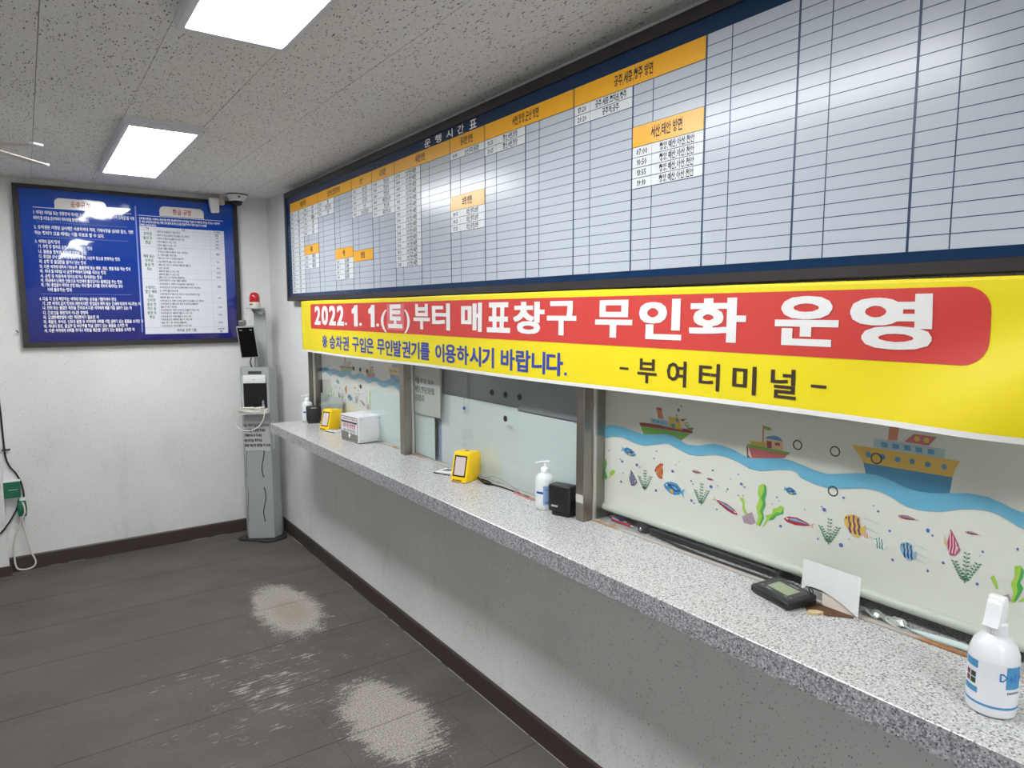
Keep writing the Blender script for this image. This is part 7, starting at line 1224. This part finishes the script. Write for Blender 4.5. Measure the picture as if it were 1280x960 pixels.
m = MB().lathe([(0.006, 0), (0.006, 0.010), (0.004, 0.012)], 12, (-0.022, 0.222, 0.014), M=Matrix.Rotation(R(-90), 4, 'Y')); m.box(-0.036, -0.026, 0.214, 0.230, 0.010, 0.014)
obj('lock_knob', m, mat('chrome2', rgb(190, 186, 180), 0.25, metal=0.9), t, smooth=True)
def cable(name, label, pts, r_, mt, group=None, n=8):
    b = Vector(pts[0]); m = MB().tube([Vector(p_)-b for p_ in pts], r_, n)
    return tag(obj(name, m, mt, smooth=True, loc=b), label, 'cable', group)
cable('display_cable', 'thick black cable running behind the glass to the counter display', [(0.070, 1.46, 0.952), (0.062, 1.40, 0.953), (0.050, 1.342, 0.952), (0.048, 1.251, 0.951), (0.050, 1.184, 0.951), (0.052, 1.08, 0.951), (0.048, 1.0, 0.953), (0.044, 0.955, 0.956)], 0.0042, M_PLB)
cable('thin_cable', 'thin black cable beside the thick one behind the glass', [(0.070, 1.49, 0.952), (0.068, 1.42, 0.951), (0.064, 1.33, 0.950), (0.057, 1.22, 0.950), (0.060, 1.10, 0.950), (0.058, 0.98, 0.950)], 0.0026, M_PLB)
cable('scanner_cable', 'black cable leaving the middle yellow scanner', [(0.030, 2.480, 0.955), (0.020, 2.42, 0.951), (0.006, 2.365, 0.950), (0.014, 2.318, 0.950), (0.024, 2.25, 0.950), (0.022, 2.16, 0.950), (0.022, 2.08, 0.950)], 0.0034, M_PLB)
cable('scanner_cable', 'second black cable looping behind the middle yellow scanner', [(0.026, 2.47, 0.960), (0.008, 2.40, 0.953), (-0.004, 2.35, 0.9505), (0.010, 2.325, 0.9505), (0.022, 2.36, 0.953), (0.022, 2.42, 0.954)], 0.003, M_PLB)
cable('grey_wire', 'thin grey wire arching from the middle scanner to the pump bottle', [(0.022, 2.40, 0.960), (0.022, 2.33, 0.982), (0.022, 2.24, 0.978), (0.022, 2.15, 0.958), (0.020, 2.11, 0.950)], 0.0016, mat('wire_grey', rgb(140, 140, 140), 0.5))
cable('flat_cable', 'flat pinkish cord on the counter left of the pump bottle', [(0.016, 2.17, 0.950), (0.014, 2.10, 0.950), (0.016, 2.02, 0.9505), (0.019, 1.975, 0.951)], 0.003, mat('cord_pink', rgb(196, 120, 108), 0.6))
cable('corner_cable', 'thin black cable behind the far intercom under the left window', [(0.016, 4.40, 0.952), (0.018, 4.30, 0.962), (0.020, 4.18, 0.958), (0.018, 4.08, 0.951)], 0.0022, M_PLB)
# ================================================================== the thermometer kiosk in the corner
K = thing('thermometer_kiosk', 'grey floor standing thermometer kiosk with tablet and red beacon in the corner', 'kiosk', (-0.214, 5.035, 0), R(-30))
def kprof(s_=1.0): return [(-0.092*s_, 0.0), (0.092*s_, 0.0), (0.126*s_, 0.075), (0.126*s_, 0.135), (-0.126*s_, 0.135), (-0.126*s_, 0.075)]
bp = [(-0.17, 0.055), (-0.175, 0.02), (-0.15, -0.012), (-0.10, -0.022), (-0.04, -0.030), (0.0, -0.050), (0.035, -0.072), (0.06, -0.075), (0.10, -0.055), (0.145, -0.010), (0.170, 0.030), (0.165, 0.075), (0.13, 0.12), (-0.13, 0.145)]
obj('base_plate', MB().prism(bp, 0.0, 0.014, 'z'), M_RUBBER, K, bevel=0.003, seg=1, label='black wavy foot plate')
obj('body', MB().prism(kprof(), 0.014, 1.272, 'z'), M_KIOSK, K, bevel=0.0025, seg=1)
obj('display_window', MB().box(-0.050, 0.044, -0.0022, 0.001, 1.225, 1.246), mat('dark_slot', rgb(58, 58, 60), 0.3), K)
m = MB(); m.box(-0.082, 0.072, -0.020, 0.0, 1.160, 1.218); d_ = obj('dispenser_cover', m, M_BWHITE, K, bevel=0.004, seg=2, smooth=True, label='white dispenser cover')
obj('logo_mark', MB().box(-0.016, 0.002, -0.0207, -0.019, 1.184, 1.188), M_LINEG, d_)
m = MB(); m.box(-0.086, 0.076, -0.004, 0.0, 0.968, 1.160); obj('dispenser_panel', m, mat('gloss_black', rgb(16, 16, 19), 0.08), K, bevel=0.002, seg=1)
m = MB(); m.box(0.040, 0.056, -0.0046, -0.0038, 0.993, 1.006); m.flat([(0.048, 1.040), (0.056, 1.022), (0.052, 1.008), (0.044, 1.008), (0.040, 1.022)], -0.0046); obj('drop_symbol', m, mat('symbol_grey', rgb(150, 156, 170), 0.5), K, fix=False)
obj('tray', MB().prism([(-0.110, -0.010), (-0.105, -0.075), (-0.06, -0.095), (0.06, -0.085), (0.090, -0.060), (0.092, -0.001), (-0.094, -0.001)], 0.944, 0.962, 'z'), M_BWHITE, K, bevel=0.004, seg=2, smooth=True, label='white drip tray')
m = MB(); m.tube([(-0.090, -0.003, 1.215), (-0.094, -0.006, 1.10), (-0.088, -0.004, 0.97)], 0.003, 6); obj('side_trim', m, M_BWHITE, K, smooth=True)
for sx_, nm in ((-1, 'wave_slot'), (1, 'wave_slot')):
    for z0 in (0.14, 0.47):
        q = [((0.030 if sx_ > 0 else -0.086)+(0.010 if sx_ > 0 else 0.004)*math.sin(-k/10*2*math.pi), z0+0.255*k/10) for k in range(11)]
        m = MB(); ws = 0.0035 if sx_ > 0 else 0.0015; V = [(a-ws, -0.0006, z) for a, z in q]+[(a+ws, -0.0006, z) for a, z in q]
        m.add(V, [(k, k+1, 12+k, 11+k) for k in range(10)]); obj(nm, m, M_PLB, K, fix=False)
m = MB(); V = []; F = []
for i in range(13):
    u = -0.102+0.212*i/12; yv = -0.0035 if abs(u) < 0.094 else -0.0035+(abs(u)-0.094)*1.6
    if u > 0.092: yv = 0.002+(u-0.092)*1.9
    V += [(u, yv, 0.668+0.004*math.cos(i)), (u, yv-0.001*math.sin(i*0.9), 0.885)]
for i in range(12): F.append((2*i, 2*i+2, 2*i+3, 2*i+1))
m.add(V, F); ns = obj('instruction_sheet', m, mat('sheet_grey', rgb(186, 186, 188), 0.55), K, fix=False, label='laminated instruction sheet')
m = MB()
for k, s_ in enumerate(KIOSK_T): BOLD.put(m, s_, -0.094, 0.845-k*0.0365, 0.026, -0.006, maxw=(0.175, 0.150, 0.125, 0.125, 0.18)[k])
obj('lettering', m, M_BLACK, ns, fix=False)
obj('back_plate', MB().prism([(-0.022, 1.255), (0.060, 1.255), (0.066, 1.28), (0.062, 1.67), (0.052, 1.690), (-0.022, 1.695)], 0.100, 0.106, 'y'), M_KIOSK, K, bevel=0.002, seg=1)
m = MB().prism([(0.106, 1.690), (0.106, 1.696), (-0.01, 1.696), (-0.01, 1.690)], -0.046, 0.056, 'x'); m.prism([(0.03, 1.69), (0.100, 1.655), (0.104, 1.655), (0.104, 1.69)], 0.050, 0.053, 'x'); m.prism([(0.03, 1.69), (0.100, 1.655), (0.104, 1.655), (0.104, 1.69)], -0.022, -0.019, 'x')
obj('beacon_bracket', m, M_KIOSK, K)
BC = (0.004, 0.045, 1.696)
m = MB().lathe([(0.036, 0), (0.038, 0.003), (0.038, 0.038), (0.036, 0.041)], 28, BC); bb = obj('beacon_base', m, mat('beacon_cream', rgb(206, 200, 186), 0.45), K, smooth=True)
obj('base_port', MB().box(BC[0]-0.028, BC[0]-0.002, BC[1]-0.0395, BC[1]-0.028, BC[2]+0.022, BC[2]+0.030), M_PLB, bb)
m = MB().lathe([(0.0355, 0.040), (0.0355, 0.072), (0.034, 0.086), (0.028, 0.100), (0.018, 0.108), (0.006, 0.111)], 28, BC)
obj('beacon_dome', m, mat('beacon_red', rgb(176, 12, 12), 0.08, coat=0.6, vary=0.5, scale=70), K, smooth=True, label='red beacon dome')
m = MB().tube([(0.010, 0.075, 1.675), (0.040, 0.060, 1.655), (0.050, 0.06, 1.668), (0.035, 0.07, 1.68), (0.030, 0.080, 1.655)], 0.005, 8); obj('white_lead', m, M_BWHITE, K, smooth=True)
# tablet
TM = Matrix.Translation((-0.022, -0.020, 1.345)) @ Matrix.Rotation(R(-2), 4, 'Y') @ Matrix.Rotation(R(17), 4, 'X')
def tm_(mb): mb.v = [tuple(TM @ Vector(v)) for v in mb.v]; return mb
tbl = obj('tablet', tm_(MB().box(-0.062, 0.062, -0.008, 0.008, 0.0, 0.235)), mat('tablet_silver', rgb(176, 178, 180), 0.3, metal=0.4), K, bevel=0.004, seg=2, smooth=True, label='tilted face scanning tablet')
obj('tablet_screen', tm_(MB().box(-0.055, 0.055, -0.0088, -0.007, 0.008, 0.227)), mat('screen_black', rgb(10, 10, 12), 0.06), tbl)
m = MB(); m.box(-0.040, -0.024, -0.0094, -0.0085, 0.205, 0.211); m.box(0.026, 0.042, -0.0094, -0.0085, 0.205, 0.211); obj('camera_lens', tm_(m), mat('lens_grey', rgb(150, 152, 150), 0.3), tbl)
m = MB(); m.box(-0.042, 0.004, -0.006, 0.022, 0.236, 0.275); obj('thermal_module', tm_(m), mat('module_dark', rgb(104, 104, 106), 0.4), K, bevel=0.004, seg=1)
m = MB().tube([(0.004, 0.020, 1.270), (0.004, 0.012, 1.36)], 0.012, 14, steps=1); obj('tablet_stem', m, mat('stem_metal', rgb(190, 188, 184), 0.2, metal=0.9), K, smooth=True)
m = MB().tube([(-0.030, 0.03, 1.272), (-0.034, 0.01, 1.31), (-0.02, 0.0, 1.35)], 0.004, 8); obj('tablet_lead', m, M_PLB, K, smooth=True)
# coiled white cable hung over the tray
import mathutils
KM = Matrix.Translation(K.location) @ Matrix.Rotation(R(-30), 4, 'Z')
pts = []
for k in range(44):
    a = k/14*2*math.pi; g = k/44
    pts.append(KM @ Vector((-0.010+0.012*math.sin(k*1.3)+(0.092-0.012*g)*math.cos(a), -0.060-0.004*g+(0.052+0.004*math.sin(k))*math.sin(a), 0.968+0.022*g+0.010*math.sin(a*1.5+1))))
pts += [KM @ Vector(v) for v in ((0.078, -0.085, 0.975), (0.080, -0.104, 0.945), (0.066, -0.108, 0.90), (0.030, -0.106, 0.855), (-0.030, -0.104, 0.832), (-0.090, -0.102, 0.845), (-0.128, -0.104, 0.895), (-0.135, -0.106, 0.95), (-0.105, -0.104, 0.982), (-0.06, -0.090, 0.992), (0.0, -0.075, 0.995))]
cable('white_cable', 'coil of white cable lying on the kiosk tray with a loop hanging in front', pts, 0.0040, mat('cable_white', rgb(220, 216, 204), 0.5))
# ================================================================== security devices above the notice board
t = thing('dome_camera', 'white dome security camera with dark lens on the ceiling near the corner', 'camera', (-0.250, 5.195, CEIL_Z))
m = MB().lathe([(0.030, -0.052), (0.048, -0.044), (0.066, -0.016), (0.070, -0.008), (0.070, -0.004)], 32); obj('shell', m, M_BWHITE, t, smooth=True)
m = MB().lathe([(0.0722, -0.0075), (0.0722, 0.0)], 32); obj('base_ring', m, M_PLB, t, smooth=True)
m = MB().lathe([(0.006, -0.083), (0.020, -0.079), (0.034, -0.066), (0.040, -0.047)], 24); obj('lens_dome', m, mat('smoked_dome', rgb(26, 32, 40), 0.05), t, smooth=True)
obj('red_mark', MB().box(-0.008, 0.008, -0.0655, -0.058, -0.030, -0.018), mat('mark_red', rgb(170, 30, 40), 0.4), t)
t = thing('motion_sensor', 'white tilted motion sensor on a wall bracket over the notice board corner', 'sensor', (-0.385, 5.262, 2.37))
SM = Matrix.Rotation(R(-6), 4, 'Y') @ Matrix.Rotation(R(14), 4, 'X')
m = MB().prism([(-0.028, 0), (0.024, 0), (0.032, 0.105), (-0.038, 0.108)], -0.022, 0.018, 'y'); m.v = [tuple(SM @ Vector(v)) for v in m.v]; obj('case', m, M_BWHITE, t, bevel=0.005, seg=2, smooth=True)
m = MB(); m.box(0.030, 0.066, -0.008, 0.028, 0.058, 0.129); obj('bracket', m, mat('bracket_cream', rgb(196, 184, 164), 0.5), t, bevel=0.004, seg=1)
m = MB().tube([(0.02, 0.01, 0.075), (0.045, 0.012, 0.085)], 0.009, 10, steps=1); obj('joint', m, M_BWHITE, t, smooth=True)
m = MB().lathe([(0.004, 0), (0.004, 0.002)], 8, (0.020, -0.026, 0.052), M=Matrix.Rotation(R(90), 4, 'X')); obj('screw', m, M_PLB, t)
# ================================================================== sockets and cords at the left end of the far wall
M_SOCK = mat('socket_green', rgb(14, 100, 70), 0.4, vary=0.12, scale=80)
t = thing('socket_outlet', 'green wall socket box with white edges near the pilaster', 'socket', (-1.668, D_FAR, 0.488))
obj('box', MB().box(-0.043, 0.043, -0.050, -0.001, 0.004, 0.108), M_SOCK, t, bevel=0.003, seg=1)
obj('edge', MB().box(-0.045, 0.045, -0.044, 0.0, 0.106, 0.116), M_BWHITE, t, bevel=0.002, seg=1); obj('edge', MB().box(-0.045, 0.045, -0.044, 0.0, -0.002, 0.006), M_BWHITE, t, bevel=0.002, seg=1)
m = MB().box(-0.02, 0.03, -0.0515, -0.049, 0.056, 0.060); obj('seam', m, mat('pale_green', rgb(150, 190, 170), 0.4), t)
t = thing('plug_connector', 'green cable connector with white ends hanging below the green socket', 'socket', (-1.625, D_FAR-0.012, 0.358))
obj('shell', MB().prism([(-0.018, 0.008), (0.022, 0.004), (0.026, 0.05), (0.022, 0.108), (-0.022, 0.110), (-0.026, 0.06)], -0.034, 0.0, 'y'), M_SOCK, t, bevel=0.005, seg=2, smooth=True)
obj('end_ring', MB().box(-0.016, 0.020, -0.030, -0.004, -0.002, 0.008), M_BWHITE, t, bevel=0.002); obj('end_ring', MB().box(-0.010, 0.022, -0.030, -0.004, 0.108, 0.130), M_BWHITE, t, bevel=0.002)
Yw = D_FAR-0.008
cable('power_cable', 'black power cord running down the pilaster corner to the green socket', [(-1.700, Yw, 1.14), (-1.696, Yw, 1.02), (-1.694, Yw, 0.90), (-1.690, Yw, 0.76), (-1.672, Yw, 0.69), (-1.645, Yw, 0.645), (-1.622, Yw-0.004, 0.585), (-1.612, Yw-0.02, 0.53), (-1.610, Yw-0.03, 0.488)], 0.0052, M_PLB)
cable('power_cable', 'black cord hanging from the green socket to the lower left', [(-1.640, Yw-0.02, 0.486), (-1.632, Yw-0.02, 0.47), (-1.655, Yw-0.015, 0.41), (-1.685, Yw-0.055, 0.36), (-1.704, Yw-0.074, 0.335), (-1.745, Yw-0.074, 0.285), (-1.85, Yw-0.075, 0.20)], 0.0052, M_PLB)
cable('power_cable', 'white cord looping down from the green connector to the floor', [(-1.632, Yw-0.02, 0.486), (-1.615, Yw-0.04, 0.44), (-1.612, Yw-0.046, 0.39), (-1.628, Yw-0.04, 0.345), (-1.615, Yw-0.03, 0.24), (-1.598, Yw-0.02, 0.13), (-1.575, Yw-0.02, 0.055), (-1.590, Yw-0.02, 0.018), (-1.64, Yw-0.02, 0.010), (-1.678, Yw-0.02, 0.034), (-1.683, Yw-0.02, 0.13), (-1.668, Yw-0.02, 0.24), (-1.630, Yw-0.03, 0.345)], 0.0052, mat('cord_white', rgb(216, 208, 200), 0.5))
t = thing('cable_clip', 'small dark cable clip on the wall above the green socket', 'clip', (-1.686, D_FAR-0.0135, 0.80)); obj('strap', MB().box(-0.02, 0.024, -0.002, 0.0135, -0.004, 0.004), M_PLB, t)
t = thing('wall_hook', 'small rusty screw hook left of the blue notice board', 'hook', (-1.574, D_FAR, 1.543))
m = MB().tube([(0, 0, 0), (0, -0.02, 0), (-0.006, -0.026, 0.006), (-0.010, -0.022, 0.012)], 0.0028, 8); obj('hook', m, mat('rust_iron', rgb(60, 44, 34), 0.6, metal=0.5), t, smooth=True)
# ================================================================== ceiling fan reaching in from the left
FC = Vector((-1.655, 3.50, 2.335))
t = thing('ceiling_fan', 'white ceiling fan with narrow blades reaching in at the left edge', 'fan', (FC.x, FC.y, CEIL_Z))
dz = FC.z-CEIL_Z
m = MB().tube([(0, 0, -0.01), (0, 0, dz+0.03)], 0.012, 12, steps=1); obj('down_rod', m, M_ALU, t, smooth=True)
m = MB().lathe([(0.045, -0.030), (0.050, -0.005), (0.050, 0.0)], 24); obj('canopy', m, M_BWHITE, t, smooth=True)
m = MB().lathe([(0.02, dz-0.045), (0.052, dz-0.030), (0.060, dz), (0.052, dz+0.028), (0.02, dz+0.04)], 28); obj('motor', m, mat('fan_chrome', rgb(170, 170, 176), 0.2, metal=0.8), t, smooth=True)
for k, (tx, ty, L_) in enumerate(((-1.457, 3.36, 0.235), (-1.425, 3.80, 0.36), (-1.95, 3.35, 0.34))):
    a = math.atan2(ty-FC.y, tx-FC.x); M_ = Matrix.Translation((0, 0, dz-0.006)) @ Matrix.Rotation(a, 4, 'Z') @ Matrix.Rotation(R(5), 4, 'X')
    q = MB().box(0.05, L_, -0.030, 0.030, -0.003, 0.003); q.v = [tuple(M_ @ Vector(v)) for v in q.v]
    bl = obj('blade', q, mat('fan_blade', rgb(206, 200, 186), 0.4), t, bevel=0.0015, seg=1)
    q = MB().box(L_-0.002, L_+0.018, -0.031, 0.031, -0.005, 0.005); q.v = [tuple(M_ @ Vector(v)) for v in q.v]; obj('blade_tip', q, M_PUMP, bl, bevel=0.002, seg=1)
